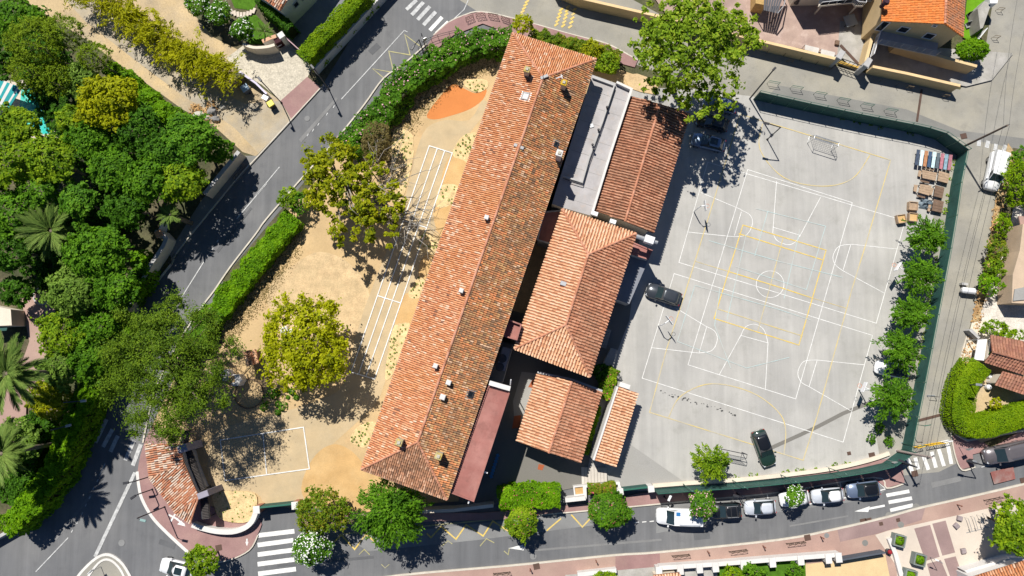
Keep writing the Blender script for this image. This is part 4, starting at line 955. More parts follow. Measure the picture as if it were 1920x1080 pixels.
lw = T('garden_wall', 'cream wall along the shaded garage drive below the balcony', 'wall', 1740, 110); MB().wall(PP([(1684, 82), (1780, 110), (1832, 124)], 2.3), 0.35, 0, 2.3).build('masonry', M_CREAM, lw)
MB().wall(PP([(1682, 62), (1684, 82)], 2.3), .3, 0, 2.3).build('return', M_CREAM, lw)
p = P(1663, 2, 7.5); ch = T('roof_cowl', 'dark round chimney cowl at the edge of the orange roof', 'cowl', 1663, 2); ch.location = p - Vector((0, 0, 1.3)); MB().lathe(p - Vector((0, 0, 1.3)), [(.25, 0), (.25, 1), (.42, 1.05), (.3, 1.4)], 12).build('cowl', mat('plum_metal', (.05, .02, .03)), ch)
# glazed rail wall
gw = T('terrace_wall', 'yellow wall with white glazed railing beside the orange roofed house', 'wall', 1625, 115)
MB().wall(PP([(1650, 38), (1634, 75), (1622, 122)], 2.0), .4, 0, 2.0).build('masonry', M_CREAM, gw)
a, b = P(1646, 58, 2.0), P(1631, 108, 2.0)
mb = MB()
for i in range(5):
    p = a.lerp(b, i / 4.0); mb.box((p.x, p.y, 2.55), (.07, .07, 1.1))
for z in (2.15, 3.1): mb.tube([Vector((a.x, a.y, z)), Vector((b.x, b.y, z))], .05)
mb.build('railing', M_WMET, gw); mb = MB(); mb.wall([a, b], .03, 2.2, 3.05); mb.build('glass', mat('pale_glass', (.35, .38, .42), rough=.1), gw)
# street walls
def gwall(name, label, pts, h, w, m, cap=None, capw=None, capm=None, cat='wall', sm=0, z0=0.0):
    if sm: pts = smooth_pts(pts, sm)
    wp = PP(pts, h); t = thing(name, label, cat, Vector((wp[0].x, wp[0].y, 0)))
    MB().wall(wp, w, z0, h - .002).build('masonry', m, t)
    if cap: MB().wall(wp, capw or w + .08, h, h + cap).build('coping', capm or m, t)
    return t
M_COPE = mat('cream_coping', (0.70, 0.50, 0.27), var=.08)
gwall('street_wall', 'long cream rendered wall with a bright coping along the top road', [(1040, -24), (1089, -3), (1254, 35), (1431, 78), (1569, 111)], 2.1, .28, M_CREAM, .08, .34, M_COPE)
gwall('street_wall', 'cream wall with bright coping right of the gate pillars', [(1636, 125), (1700, 138), (1800, 161)], 1.9, .28, M_CREAM, .08, .34, M_COPE)
gwall('low_sill_wall', 'low mustard sill wall under the terrace gate', [(1574, 116), (1614, 128)], 0.5, .3, mat('mustard', (.50, .31, .05)))
for u, v, s, lb in ((1577, 102, .75, 'grey gate pillar left of the terrace gate'), (1628, 117, .75, 'grey gate pillar right of the terrace gate')):
    p = P(u, v, 2.9); t = T('gate_pillar', lb, 'pillar', u, v, 'grey gate pillars'); t.location = (p.x, p.y, 0)
    MB().bbox((p.x, p.y, 1.4), (s * .7, s * 1.3, 2.8), -.55).build('shaft', M_GREYW, t); MB().bbox((p.x, p.y, 2.85), (s * .95, s * 1.6, .14), -.55, .05).build('cap', M_GREYW, t)
t = T('terrace_gate', 'dark tubular sliding gate between the two grey pillars', 'gate', 1600, 120)
a, b = P(1580, 110, 1.9), P(1618, 124, 1.9); mb = MB()
for z in (.5, 1.0, 1.9): mb.tube([Vector((a.x, a.y, z)), Vector((b.x, b.y, z))], .05)
for i in range(6):
    p = a.lerp(b, i / 5.0); mb.tube([Vector((p.x, p.y, .3)), Vector((p.x, p.y, 1.9))], .035)
mb.build('frame', M_DARK, t)
for i, (u, v) in enumerate(((1524, 92), (1554, 100))):
    q = PP([(u - 14, v - 8), (u + 12, v - 2), (u + 10, v + 8), (u - 15, v + 1)], 1.5); t = thing('flat_canopy', ['pale grey square canopy panel behind the cream wall', 'wider pale grey canopy panel beside the gate pillar'][i], 'canopy', Vector((q[0].x, q[0].y, 0)))
    MB().prism(q, thick=.08).build('panel', mat('pale_panel', (.55, .52, .48)), t)
    for p in q: MB().tube([Vector((p.x, p.y, 0)), p], .04).build('post', M_STEEL, t)
# timber plank lying on the terrace
t = T('ramp_plank', 'brown plank lying across the terrace towards the gate', 'plank', 1590, 100); MB().wall(PP([(1576, 84), (1613, 123)], .3), .35, .18, .26).build('plank', M_DRAIN, t)
t = T('wood_bin', 'small grey wooden crate on the pink terrace', 'crate', 1569, 81); p = P(1569, 81, .3); MB().bbox(p, (.5, .6, .5), -.2).build('body', M_TABLED, t)
# pergola and stair of the terrace
t = T('slat_canopy', 'dark canopy of long slats over the pink terrace', 'pergola', 1448, 14)
a0, a1, b0, b1 = (1434, -30), (1478, -30), (1432, 19), (1458, 25)
for i in range(7):
    k0, k1 = i / 7.0, (i + .8) / 7.0; L = lambda A, B, k: (A[0] + (B[0] - A[0]) * k, A[1] + (B[1] - A[1]) * k)
    MB().prism(PP([L(a0, a1, k0), L(a0, a1, k1), L(b0, b1, k1), L(b0, b1, k0)], 2.8), thick=.06).build('slat', mat('slate_slat', (.10, .10, .11)), t)
MB().wall(PP([a1, (1470, 10), b1], 2.9), .08, 2.75, 2.95).build('edge_rail', M_STEEL, t)
for q in (b0, b1, (1478, -28)): p = P(*q, 2.7); MB().tube([Vector((p.x, p.y, 0)), p], .06).build('post', M_DARK, t)
t = T('timber_shed', 'ochre timber box beside the slatted canopy', 'shed', 1428, 4); MB().prism(PP([(1418, -30), (1440, -30), (1437, 10), (1417, 6)], 2.4), z0=0).build('walls', mat('ochre_board', (.45, .29, .11), var=.2, vs=3), t)
t = T('balcony_house', 'upper balcony with white railing at the top edge of the terrace', 'balcony', 1580, -10)
MB().prism(PP([(1535, 12), (1598, 5), (1604, 11), (1618, 12), (1622, -40), (1540, -40)], 3.2), thick=.25).build('slab', M_CREAMW, t)
MB().prism(PP([(1490, -90), (1650, -90), (1645, -34), (1512, -30)], 5.5), z0=0).build('house_body', M_CREAMW, t)
q = PP([(1536, 11), (1597, 4), (1604, 10), (1618, 11), (1621, -30)], 3.2); mb = MB(); mb.wall(q, .04, 4.05, 4.13)
for i in range(4):
    for k in (0, .25, .5, .75): p = q[i].lerp(q[i + 1], k); mb.box((p.x, p.y, 3.65), (.05, .05, .85))
mb.build('railing', M_WMET, t); MB().wall(q, .02, 3.25, 3.95).build('glass', M_GLASS, t)
for u, v in ((1545, 5), (1612, 5)): p = P(u, v, 3); MB().tube([Vector((p.x, p.y, 0)), p], .12).build('column', M_CREAMW, t)
t = T('concrete_walkway', 'grey concrete walkway roof beside the balcony', 'walkway', 1640, -5); MB().prism(PP([(1624, -40), (1660, -40), (1655, 6), (1622, 0)], 2.6), thick=.25).build('slab', M_SLABS, t)
for u, v in ((1630, -4), (1650, 2)): p = P(u, v, 2.4); MB().tube([Vector((p.x, p.y, 0)), p], .1).build('post', M_GREYW, t)
p = P(1595, 38, .75); t = T('garden_table', 'dark garden table with glass top on the shaded terrace', 'table', 1595, 38); MB().bbox(p, (1.5, 1.5, .06), .3).build('table_top', mat('table_glass', (.30, .33, .34), rough=.1), t)
for s in (-.6, .6):
    for r in (-.6, .6): MB().box(p + Vector((s, r, -.38)), (.06, .06, .7)).build('leg', M_DARK, t)
p = P(1487, 9, 1.2); t = T('parasol', 'closed dark parasol on the pink terrace', 'parasol', 1487, 12); MB().lathe((P(1487, 12, 0).x, P(1487, 12, 0).y, 0), [(.3, 0), (.3, .08), (.04, .1), (.04, .9), (.35, 1.0), (.12, 2.3), (.02, 2.5)], 10).build('canopy', M_DARK, t)
# white gate panel and shed near the bright lawn
t = T('white_gate', 'white solid gate leaf leaning by the lane lawn', 'gate', 1845, 65); MB().wall(PP([(1833, 76), (1852, 52)], 1.7), .08, .1, 1.7).build('panel', M_WMET, t)
t = T('garden_shed', 'grey garden shed beside the bright lawn', 'shed', 1848, 15); MB().prism(PP([(1833, 16), (1846, 2), (1858, 8), (1843, 52), (1838, 54)], 2.2), z0=0).build('walls', M_SLABS, t); MB().prism(PP([(1855, -6), (1872, -4), (1870, 6), (1857, 6)], 2.6), z0=0).build('annex', M_WMET, t)
for i, (u, v) in enumerate(((1818, 30), (1815, 48))):
    t = T('garden_chair', ['dark lawn chair beside the house wall', 'grey lawn chair nearest the clipped hedge'][i], 'chair', u, v)
    p = P(u, v, .4); MB().bbox(p, (.6, .6, .08), .3).build('seat', M_DARK if i == 0 else M_STEEL, t); MB().box(p + Vector((0, .32, .3)), (.6, .06, .6), .3).build('backrest', M_DARK if i == 0 else M_STEEL, t)
    for s in (-.25, .25): MB().box(p + Vector((s, 0, -.2)), (.05, .5, .4), .3).build('leg', M_DARK, t)
# white house (top left)
hw = 4.5
wh = T('white_house', 'white house with a pale tile roof corner in the shade', 'house', 530, 10)
rc = [P(525.6, 18, hw), P(545, -6, hw), P(575, -60, hw), P(480, -60, hw), P(506, 0, hw)]
base = [P(525.6, 19, hw), P(581, -56, hw), P(470, -70, hw)]
wv = [Vector((p.x, p.y, hw)) for p in (P(525, 17, hw), P(572, -30, hw), P(620, -100, hw), P(520, -110, hw), P(478, -14, hw))]
MB().prism(wv, z0=0).build('wall', M_WHITE, wh)
ew = [P(527, 20, hw), P(578, -38, hw), P(520, -110, hw + 1.2), P(478, -30, hw + .9)]
q = [P(526, 20, hw), P(472, -20, hw), P(500, -70, hw + 1.4), P(552, -22, hw + 1.2)]
rf = MB(); rf.add(q + [p - Vector((0, 0, .12)) for p in q], [[0, 1, 2, 3], [7, 6, 5, 4], [0, 4, 5, 1], [3, 7, 4, 0]]); rf = rf.build('roof', M_UNDER, wh)
tiles('roof_tiles', q, T_MIX, rf, .3, .45, seed=61)
d = (wv[1] - wv[0]); d.z = 0; L = d.length; d.normalize(); o = Vector((d.y, -d.x, 0))
g = lambda s: Vector((wv[0].x, wv[0].y, 0)) + d * s
for s, z0, z1 in ((1.7, 2.4, 3.3), (3.0, 2.4, 3.3)): window_on(wh, g(s), g(s + .7), z0, z1, o, M_GREYW)
# walls along road A
gwall('boundary_wall', 'white wall below the yellow-green clipped hedge', [(587, 130), (612, 102), (706, 0), (735, -32)], 1.7, .32, M_WHITE, .06)
gwall('boundary_wall', 'pale grey wall between the wood and the road', [(383, 364), (448, 284)], 2.2, .34, M_CREAMW, .07, .5, M_GREYW)
gwall('boundary_wall', 'grey wall at the wooded garden gate', [(291, 434), (304, 438), (312, 448), (306, 462), (284, 494), (262, 535), (240, 580), (205, 640), (170, 725)], 2.2, .34, M_CREAMW, .07, .46, M_GREYW)
gwall('boundary_wall', 'low wall under the ivy beside the lower road', [(165, 740), (120, 845), (76, 945), (40, 982), (-30, 1022)], 1.3, .3, M_GREYW, .06)
t = T('gate_pillar', 'pale pillar with an orange brick top at the garden gate', 'pillar', 297, 440); p = P(297, 438, 2.5); t.location = (p.x, p.y, 0); MB().bbox((p.x, p.y, 1.2), (.7, .7, 2.4), .5).build('shaft', M_CREAMW, t); MB().bbox((p.x, p.y, 2.45), (.85, .85, .12), .5).build('cap', mat('brick_cap', (.5, .26, .14)), t)
gwall('garden_gate', 'thin pale metal gate under the overhanging trees', [(298, 430), (308, 402), (312, 395)], 1.8, .06, M_WMET, cat='gate')
gwall('drive_wall', 'curved pale wall at the cobbled driveway', [(455, 82), (475, 89), (500, 88), (515, 84)], 1.9, .3, M_CREAMW, .06, .36, None, sm=4)
t = T('gate_pillar', 'white gate pillar at the cobbled drive', 'pillar', 527, 66); p = P(527, 66, 2.3); t.location = (p.x, p.y, 0); MB().bbox((p.x, p.y, 1.15), (.65, .65, 2.3), .6).build('shaft', M_WHITE, t); MB().bbox((p.x, p.y, 2.32), (.8, .8, .12), .6).build('cap', M_WHITE, t)
gwall('drive_gate', 'pink-edged dark gate across the driveway', [(536, 71), (563, 95)], 1.8, .08, M_DARK, .06, .12, mat('pink_rail', (.45, .3, .32)), cat='gate')
gwall('low_pink_wall', 'low terracotta topped wall left of the white pillar', [(492, 78), (508, 71), (518, 68)], 1.5, .4, M_WHITE, .08, .46, mat('terracotta_top', (.6, .35, .22)))
t = T('letter_box', 'dark letter box niche beside the white gate pillar', 'letter box', 521, 76); p = P(521, 76, 1.3); MB().bbox((p.x, p.y, .75), (.9, .7, 1.3), .5).build('box', mat('maroon', (.04, .008, .012)), t); MB().bbox((p.x + .1, p.y - .5, .9), (.6, .06, .1), .5).build('plate', M_WMET, t)
gwall('track_wall', 'lilac-white wall between bamboo end and cobbles', [(447, 133), (480, 156), (500, 176)], 1.5, .2, M_WHITE, .05, .24, mat('lilac_cope', (.6, .55, .68)))
t = T('field_gate', 'weathered timber gate and post at the bamboo end', 'gate', 430, 160); MB().wall(PP([(410, 147), (432, 162)], 1.3), .1, .2, 1.3).build('panel', M_GREYW, t); MB().wall(PP([(438, 155), (452, 142)], 1.4), .25, 0, 1.4).build('post', M_TABLE, t)
for i, (u, v, m) in enumerate(((459, 165, mat('pale_blue_lid', (.35, .48, .62), rough=.4)), )):
    t = T('wheelie_bin', 'pale blue lidded wheelie bin by the track wall', 'bin', u, v); p = P(u, v, 1.0); MB().bbox((p.x, p.y, .5), (.85, .75, 1.0), .6).build('body', mat('bin_grey', (.12, .14, .16)), t); MB().bbox((p.x, p.y, 1.04), (.95, .9, .1), .6, .04).build('lid', m, t)
    for s in (-.3, .3): MB().tube([Vector((p.x + s - .04, p.y - .35, .12)), Vector((p.x + s + .04, p.y - .35, .12))], .12, 10).build('wheel', M_DARK, t)
t = T('wheelie_bin', 'yellow lidded bin beside the street lamp', 'bin', 507, 194); p = P(507, 194, 1.05); MB().bbox((p.x, p.y, .5), (.7, .7, 1.0), .6).build('body', M_DARK, t); MB().bbox((p.x, p.y, 1.05), (.8, .8, .12), .6, .04).build('lid', mat('yellow_lid', (.72, .62, .05), rough=.4), t)
t = T('electric_cabinet', 'mauve and white electric cabinet beside the yellow bin', 'cabinet', 497, 183); p = P(497, 183, 1.2); MB().bbox((p.x, p.y, .6), (.7, .5, 1.2), -.5).build('body', mat('mauve_box', (.5, .42, .55)), t); MB().box((p.x, p.y, 1.23), (.76, .56, .06), -.5).build('lid', M_WMET, t)
random.seed(3)
for i, (u, v, s, lb) in enumerate(((400, 210, .55, 'largest grey boulder on the sandy verge'), (388, 222, .4, 'small pale rock left of the big boulder'), (405, 224, .5, 'flat dark rock below the big boulder'), (418, 202, .35, 'white stone on the track edge'), (375, 218, .6, 'long pale kerb stone by the dry grass'))):
    p = P(u, v, 0); mb = bmesh.new(); bmesh.ops.create_icosphere(mb, subdivisions=2, radius=1)
    for q in mb.verts: q.co = Vector((q.co.x * s * 1.3, q.co.y * s, max(-.2, q.co.z * s * .8))) * (1 + .35 * mnoise.noise(q.co * 1.5 + Vector((i * 7, 0, 0))))
    me = bpy.data.meshes.new('boulder'); mb.to_mesh(me); mb.free(); o = link('boulder', me, None, p + Vector((0, 0, s * .2)), [mat('grey_rock', (.22, .21, .20), var=.2, vs=2)] if i in (0, 2) else [mat('pale_rock', (.45, .42, .36), var=.2, vs=2)]); o.location = p + Vector((0, 0, s * .25)); tag(o, lb, 'boulder')
# gatehouse garden wall and green street gates
gwall('curved_wall', 'white curved retaining wall around the mulch bed', [(360, 984), (378, 990), (405, 996), (435, 997), (458, 990), (472, 978), (479, 962), (482, 952)], 1.1, .55, M_WHITE, .05, .6, M_WHITE, sm=3)
t = T('playground_gate', 'green sliding gate beside the mulch bed', 'gate', 522, 955); MB().wall(PP([(486, 951), (555, 944)], 1.9), .12, .15, 1.9).build('panel', M_GREEN, t); MB().wall(PP([(484, 952), (557, 944)], 1.95), .2, 1.91, 2.0).build('top_rail', M_GREENM, t)
for u, v, lb in ((481, 956, 'white and brick gate post at the left of the green playground gate'), (553, 948, 'white and brick gate post at the right of the green playground gate')):
    p = P(u, v, 2.0); t = T('gate_post', lb, 'post', u, v); t.location = (p.x, p.y, 0); MB().bbox((p.x, p.y, 1.0), (.7, .8, 2.0), .1).build('shaft', mat('brick_post', (.36, .16, .11), var=.15, vs=5), t); MB().bbox((p.x, p.y, 2.04), (.8, .9, .1), .1).build('cap', M_WHITE, t)
gwall('street_wall', 'dark shaded wall under the school gable along the street', [(700, 962), (850, 957), (925, 948)], 2.2, .3, M_CREAMW, .06)
gwall('street_wall', 'white wall at the planter left of the flower bed', [(1060, 938), (1098, 934)], 1.6, .4, M_WHITE, .06)
t = T('stone_planter', 'square pale planter filled with ochre soil', 'planter', 1086, 920)
q = PP([(1076, 913), (1094, 911), (1095, 927), (1078, 929)], 1.0); MB().wall(q, .16, 0, 1.0, True).build('sides', M_WHITE, t); MB().prism([p - Vector((0, 0, .2)) for p in q], z0=.1).build('soil', M_OCHRE, t)
gwall('flower_bed_wall', 'pale wall round the flowering bed beside the court gate', [(1098, 936), (1097, 912), (1160, 906), (1165, 926)], 1.0, .3, M_WHITE)
t = T('court_gate', 'green solid gate of the sports court', 'gate', 1195, 918); MB().wall(PP([(1166, 919), (1219, 913)], 1.9), .12, .15, 1.9).build('panel', M_GREEN, t); MB().wall(PP([(1166, 919), (1219, 913)], 1.95), .2, 1.91, 2.0).build('top_rail', M_GREENM, t)
for u, v, lb in ((1163, 922, 'white gate post left of the green court gate'), (1221, 917, 'white gate post right of the green court gate')):
    p = P(u, v, 2.0); t = T('gate_post', lb, 'post', u, v); t.location = (p.x, p.y, 0); MB().bbox((p.x, p.y, 1.0), (.6, .6, 2.0), .1).build('shaft', M_WHITE, t); MB().bbox((p.x, p.y, 2.04), (.75, .75, .1), .1).build('cap', M_WHITE, t)
gwall('court_kerb_wall', 'low cream kerb wall under the curved green court fence', [(1224, 911), (1290, 906), (1380, 900), (1470, 891), (1560, 879), (1630, 863), (1668, 850)], .45, .45, M_CREAMW, sm=3)
# bottom boundary walls with white pillars
gwall('garden_front_wall', 'low white wall along the pink pavement left of the red crossing', [(1083, 1078), (1156, 1070)], 1.0, .5, M_WHITE)
gwall('garden_front_wall', 'long white garden wall with square piers along the pink pavement', [(1236, 1065), (1340, 1058), (1466, 1048), (1575, 1040)], 1.3, .45, M_WHITE, .05, .5)
for i, (u, v) in enumerate(((1236, 1068), (1276, 1065), (1312, 1062), (1342, 1060), (1395, 1056), (1449, 1051), (1502, 1047), (1554, 1044), (1573, 1042))):
    p = P(u, v, 1.6); t = thing('wall_pier', 'square white garden wall pier, %s' % ('at the left end of the wall beside the red crossing', 'second from the red crossing', 'third from the red crossing', 'fourth from the red crossing', 'in the middle of the wall', 'fourth from the dark gate', 'third from the dark gate', 'second from the dark gate', 'touching the dark grey driveway gate')[i], 'pier', Vector((p.x, p.y, 0)), 'piers of the white garden wall')
    MB().bbox((p.x, p.y - .25, .75), (.6, .95, 1.5), .08).build('shaft', M_WHITE, t); MB().bbox((p.x, p.y - .25, 1.55), (.75, 1.1, .12), .08).build('cap', M_WHITE, t)
gwall('driveway_gate', 'dark grey gate leaf behind the pale driveway', [(1578, 1050), (1660, 1036)], 1.4, .1, mat('slate_gate', (.08, .09, .11)), .05, cat='gate')
gwall('plaza_edge_wall', 'white low wall bordering the plaza planters', [(1668, 1010), (1680, 1040), (1692, 1085)], .6, .5, M_WHITE)
p = P(1672, 1037, 1.2); t = T('red_shrub_pot', 'small bright red shrub at the plaza wall end', 'pot', 1672, 1037); MB().lathe((p.x, p.y, 0), [(.25, 0), (.35, .6), (.3, .62)], 10).build('pot', M_DARK, t); MB().lathe((p.x, p.y, .6), [(.15, 0), (.28, .2), (.2, .4), (.05, .45)], 8).build('blooms', mat('red_bloom', (.30, .02, .025)), t)
q = PP([(1225, 1078), (1274, 1073), (1278, 1110), (1225, 1110)], 2.5); t = thing('tiled_porch', 'small orange tiled porch below the white garden wall', 'porch', Vector((q[0].x, q[0].y, 0)))
MB().prism([p - Vector((0, 0, .2)) for p in inset_poly(q, .2)] if 0 else [Vector((p.x, p.y, 2.3)) for p in inset_poly(q, .3)], z0=0).build('wall', M_CREAMW, t); r = MB().prism(q, thick=.12).build('roof', M_UNDER, t); tiles('roof_tiles', [q[3], q[2], q[1], q[0]], T_PEACH, r, .3, .45, seed=71)
# bottom right house
q = [P(1822, 1082, 4.0), P(1925, 1050, 4.0), P(1990, 1120, 5.0), P(1850, 1160, 5.0)]; t = thing('plaza_house', 'white house corner with bright orange tiles below the plaza', 'house', Vector((q[0].x, q[0].y, 0)))
rg = inset_poly(q, .5); MB().prism([Vector((p.x, p.y, 3.9)) for p in rg], z0=0).build('wall', M_WHITE, t); r = MB().add(q + [p - Vector((0, 0, .15)) for p in q], [[0, 1, 2, 3], [7, 6, 5, 4], [0, 4, 5, 1], [1, 5, 6, 2], [2, 6, 7, 3], [3, 7, 4, 0]]).build('roof', M_UNDER, t); tiles('roof_tiles', [q[0], q[1], q[2], q[3]], T_CLEAN, r, .3, .45, seed=72)
q = PP([(1808, 1070), (1895, 1045), (1940, 1048), (1826, 1084)], 1.6); t = thing('white_patio_wall', 'broad white patio wall in front of the orange tiled house', 'wall', Vector((q[0].x, q[0].y, 0))); MB().prism(q, z0=0).build('masonry', M_WHITE, t)
# right side bungalow
hb = 3.4
q = [P(1846, 678, hb - .6), P(1940, 708, hb - .6), P(1940, 682, hb + .4), P(1861, 660, hb + .4), P(1857, 629, hb - .4), P(1940, 645, hb - .4)]
t = thing('brown_roof_bungalow', 'bungalow with a dull brown tiled roof at the right edge', 'house', Vector((q[0].x, q[0].y, 0)))
MB().prism([Vector((p.x, p.y, hb - .8)) for p in inset_poly([q[0], q[1], q[5], q[4]], .4)], z0=0).build('wall', M_CREAMW, t)
r = MB(); 
for w4 in ((q[0], q[1], q[2], q[3]), (q[5], q[4], q[3], q[2])): r.add(list(w4) + [p - Vector((0, 0, .12)) for p in w4], [[0, 1, 2, 3], [7, 6, 5, 4], [0, 4, 5, 1], [3, 7, 4, 0]])
r = r.build('roof', M_UNDER, t); tiles('roof_tiles', [q[0], q[1], q[2], q[3]], T_DULL, r, .33, .42, seed=81, flat=True); tiles('roof_tiles', [q[5], q[4], q[3], q[2]], T_DULL, r, .33, .42, seed=82, flat=True); caps('ridge_cap', [q[3] + Vector((0, 0, .06)), q[2] + Vector((0, 0, .06))], r, .14, T_DULL)
q = [P(1866, 721, 2.5), P(1935, 744, 2.5), P(1940, 712, 3.1), P(1881, 696, 3.1)]; t = thing('brown_roof_garage', 'low garage with brown flat tiles beside the bungalow', 'garage', Vector((q[0].x, q[0].y, 0)))
MB().prism([Vector((p.x, p.y, 2.3)) for p in inset_poly(q, .3)], z0=0).build('wall', M_CREAMW, t); r = MB().add(q + [p - Vector((0, 0, .12)) for p in q], [[0, 1, 2, 3], [7, 6, 5, 4], [0, 4, 5, 1], [3, 7, 4, 0]]).build('roof', M_UNDER, t); tiles('roof_tiles', q, T_DULL, r, .33, .42, seed=83, flat=True)
q = PP([(1834, 637), (1851, 636), (1845, 676), (1827, 674)], 2.3); t = thing('white_carport', 'white flat carport beside the brown bungalow', 'carport', Vector((q[0].x, q[0].y, 0))); MB().prism(q, thick=.12).build('roof', M_WMET, t)
for p in q: MB().tube([Vector((p.x, p.y, 0)), p - Vector((0, 0, .1))], .06).build('post', M_STEEL, t)
for i, (u, v) in enumerate(((1859, 706), (1860, 715), (1855, 726))):
    p = P(u, v, .8); t = thing('gas_bottle', ['white tank nearest the bungalow eave', 'white tank in the middle of three', 'white round lid lowest of three'][i], 'tank', Vector((p.x, p.y, 0)), 'white tanks beside the garage'); MB().lathe((p.x, p.y, 0), [(.3, 0), (.32, .1), (.32, .8), (.2, .95), (.08, 1.0)], 12).build('body', M_WMET, t); MB().lathe((p.x, p.y, 1.0), [(.1, 0), (.1, .08)], 8).build('valve', M_STEEL, t)
gwall('lane_wall', 'grey slanted wall beside the bungalow path', [(1819, 618), (1836, 634)], 1.2, .3, M_GREYW, .06)
gwall('hedge_wall', 'low pale kerb wall beneath the large L-shaped hedge', [(1781, 800), (1795, 815), (1815, 826), (1960, 800)], .5, .25, M_CREAMW)
t = T('gravel_house', 'beige house corner at the right edge above the gravel', 'house', 1930, 520); MB().prism(PP([(1897, 568), (1899, 515), (1912, 470), (1918, 420), (2000, 420), (2000, 572)], 2.8), z0=0).build('wall', mat('beige_roof', (.50, .38, .27)), t); MB().prism(PP([(1903, 542), (1922, 538), (1922, 562), (1900, 564)], 2.95), thick=.14).build('hatch', M_COURTD, t)
p = P(1915, 418, 1.8); t = T('entry_canopy', 'small pink canopy at the right edge above the gravel', 'canopy', 1918, 420); MB().prism(PP([(1910, 405), (1935, 405), (1935, 424), (1914, 424)], 2.2), thick=.15).build('slab', M_PINK, t); MB().tube([P(1914, 422, 0), P(1914, 422, 2.05)], .06).build('post', M_DARK, t)
# pool and striped awning in the wood
t = T('striped_awning', 'white awning with teal stripes among the trees', 'awning', 15, 185)
st = ((0, M_WHITE), (.42, mat('teal_stripe', (.02, .30, .31))), (.52, M_WHITE), (.6, MATS['teal_stripe']), (.68, M_WHITE), (.76, MATS['teal_stripe']), (.88, M_WHITE), (.93, MATS['teal_stripe']), (1.0, None))
A0, A1, B0, B1 = (-30, 140), (42, 164), (-48, 190), (16, 204)
for (k0, m), (k1, _) in zip(st[:-1], st[1:]):
    L = lambda A, B, k: (A[0] + (B[0] - A[0]) * k, A[1] + (B[1] - A[1]) * k)
    MB().prism([P(*L(A0, A1, k0), 2.9), P(*L(A0, A1, k1), 2.9), P(*L(B0, B1, k1), 2.5), P(*L(B0, B1, k0), 2.5)], thick=.04).build('stripe', m, t)
MB().tube([P(-20, 190, 2.45), P(16, 204, 2.45)], .05).build('front_bar', M_WMET, t); p = P(14, 203, 2.4); MB().tube([Vector((p.x, p.y, 0)), p], .05).build('post', M_WMET, t)
sheet('pool_terrace', [(-30, 150), (60, 150), (125, 200), (120, 260), (60, 270), (-30, 240)], M_PLAZA)
M_POOL = mat('pool_water', (.03, .50, .42), rough=.08, var=.15, vs=.8, spec=.5, tint=(.35, .75, .68), ts=1.5, ta=.5)
sheet('swimming_pool', [(40, 168), (70, 165), (110, 195), (98, 250), (80, 252), (34, 225)], M_POOL)
sheet('garden_path', [(40, 560), (95, 540), (105, 590), (80, 640), (105, 690), (100, 720), (50, 760), (20, 740), (55, 640)], M_PINK)
sheet('garden_path', [(-20, 720), (50, 740), (45, 880), (-20, 900)], M_PINK)
t = T('garden_hut', 'cream garden hut with dark green side at the left edge', 'hut', 5, 590); MB().prism(PP([(-30, 570), (20, 580), (22, 610), (-30, 612)], 2.6), z0=0).build('wall', M_CREAMW, t); MB().prism(PP([(-30, 613), (14, 613), (12, 620), (-30, 622)], 2.2), thick=.15).build('awning', M_GREEN, t)
t = T('pond_ring', 'round stone pond rim in the shaded garden', 'pond', 82, 555); c = P(82, 555, 0); MB().wall([c + Vector((1.1 * math.cos(k * .4), 1.1 * math.sin(k * .4), 0)) for k in range(16)], .18, 0, .3, closed=True).build('rim', M_GREYW, t)
# playground hut roof, white climbing pieces
t = T('timber_lean_to', 'small lean-to with wavy terracotta tiles beside the yellow tree', 'shelter', 475, 672); q = PP([(458, 658), (480, 655), (486, 680), (462, 687)], 1.8); MB().prism([Vector((p.x, p.y, 1.7)) for p in inset_poly(q, .15)], z0=0).build('wall', M_WOODD, t); r = MB().prism(q, thick=.08).build('roof', M_UNDERP, t); tiles('roof_tiles', [q[3], q[2], q[1], q[0]], T_PEACH, r, .42, .6, seed=88)
t = T('play_dome', 'white rounded play shelter under the pine', 'play shelter', 430, 703); p = P(430, 703, 0); MB().lathe((p.x, p.y, 0), [(.75, 0), (.75, .9), (.6, 1.3), (.3, 1.5), (.05, 1.55)], 14).build('shell', M_WHITE, t)
t = T('play_tower', 'white six-sided play block with ochre panel in the playground', 'play block', 452, 712); p = P(452, 712, 0); MB().lathe((p.x, p.y, 0), [(.8, 0), (.8, 1.6), (.7, 1.7)], 6).build('shell', M_WHITE, t); MB().bbox((p.x - .45, p.y + .1, 1.72), (.7, .8, .1), .2).build('panel', M_OCHRE, t)
t = T('sand_ring', 'dark circular rim around the sandy play patch', 'ring', 470, 735); c = P(468, 738, 0); MB().wall([c + Vector((1.8 * math.cos(k * .3), 1.8 * math.sin(k * .3), 0)) for k in range(21)], .12, 0, .25, closed=True).build('rim', M_TABLED, t)
t = T('play_house', 'white play frame seen through the yellow tree', 'play frame', 552, 628); p = P(552, 628, 0); MB().bbox((p.x, p.y, .9), (1.5, 1.2, 1.8), .4, .3).build('shell', M_WHITE, t); MB().bbox((p.x - 1.1, p.y + .6, .5), (.9, .8, 1.0), .2, .2).build('step', M_WHITE, t)
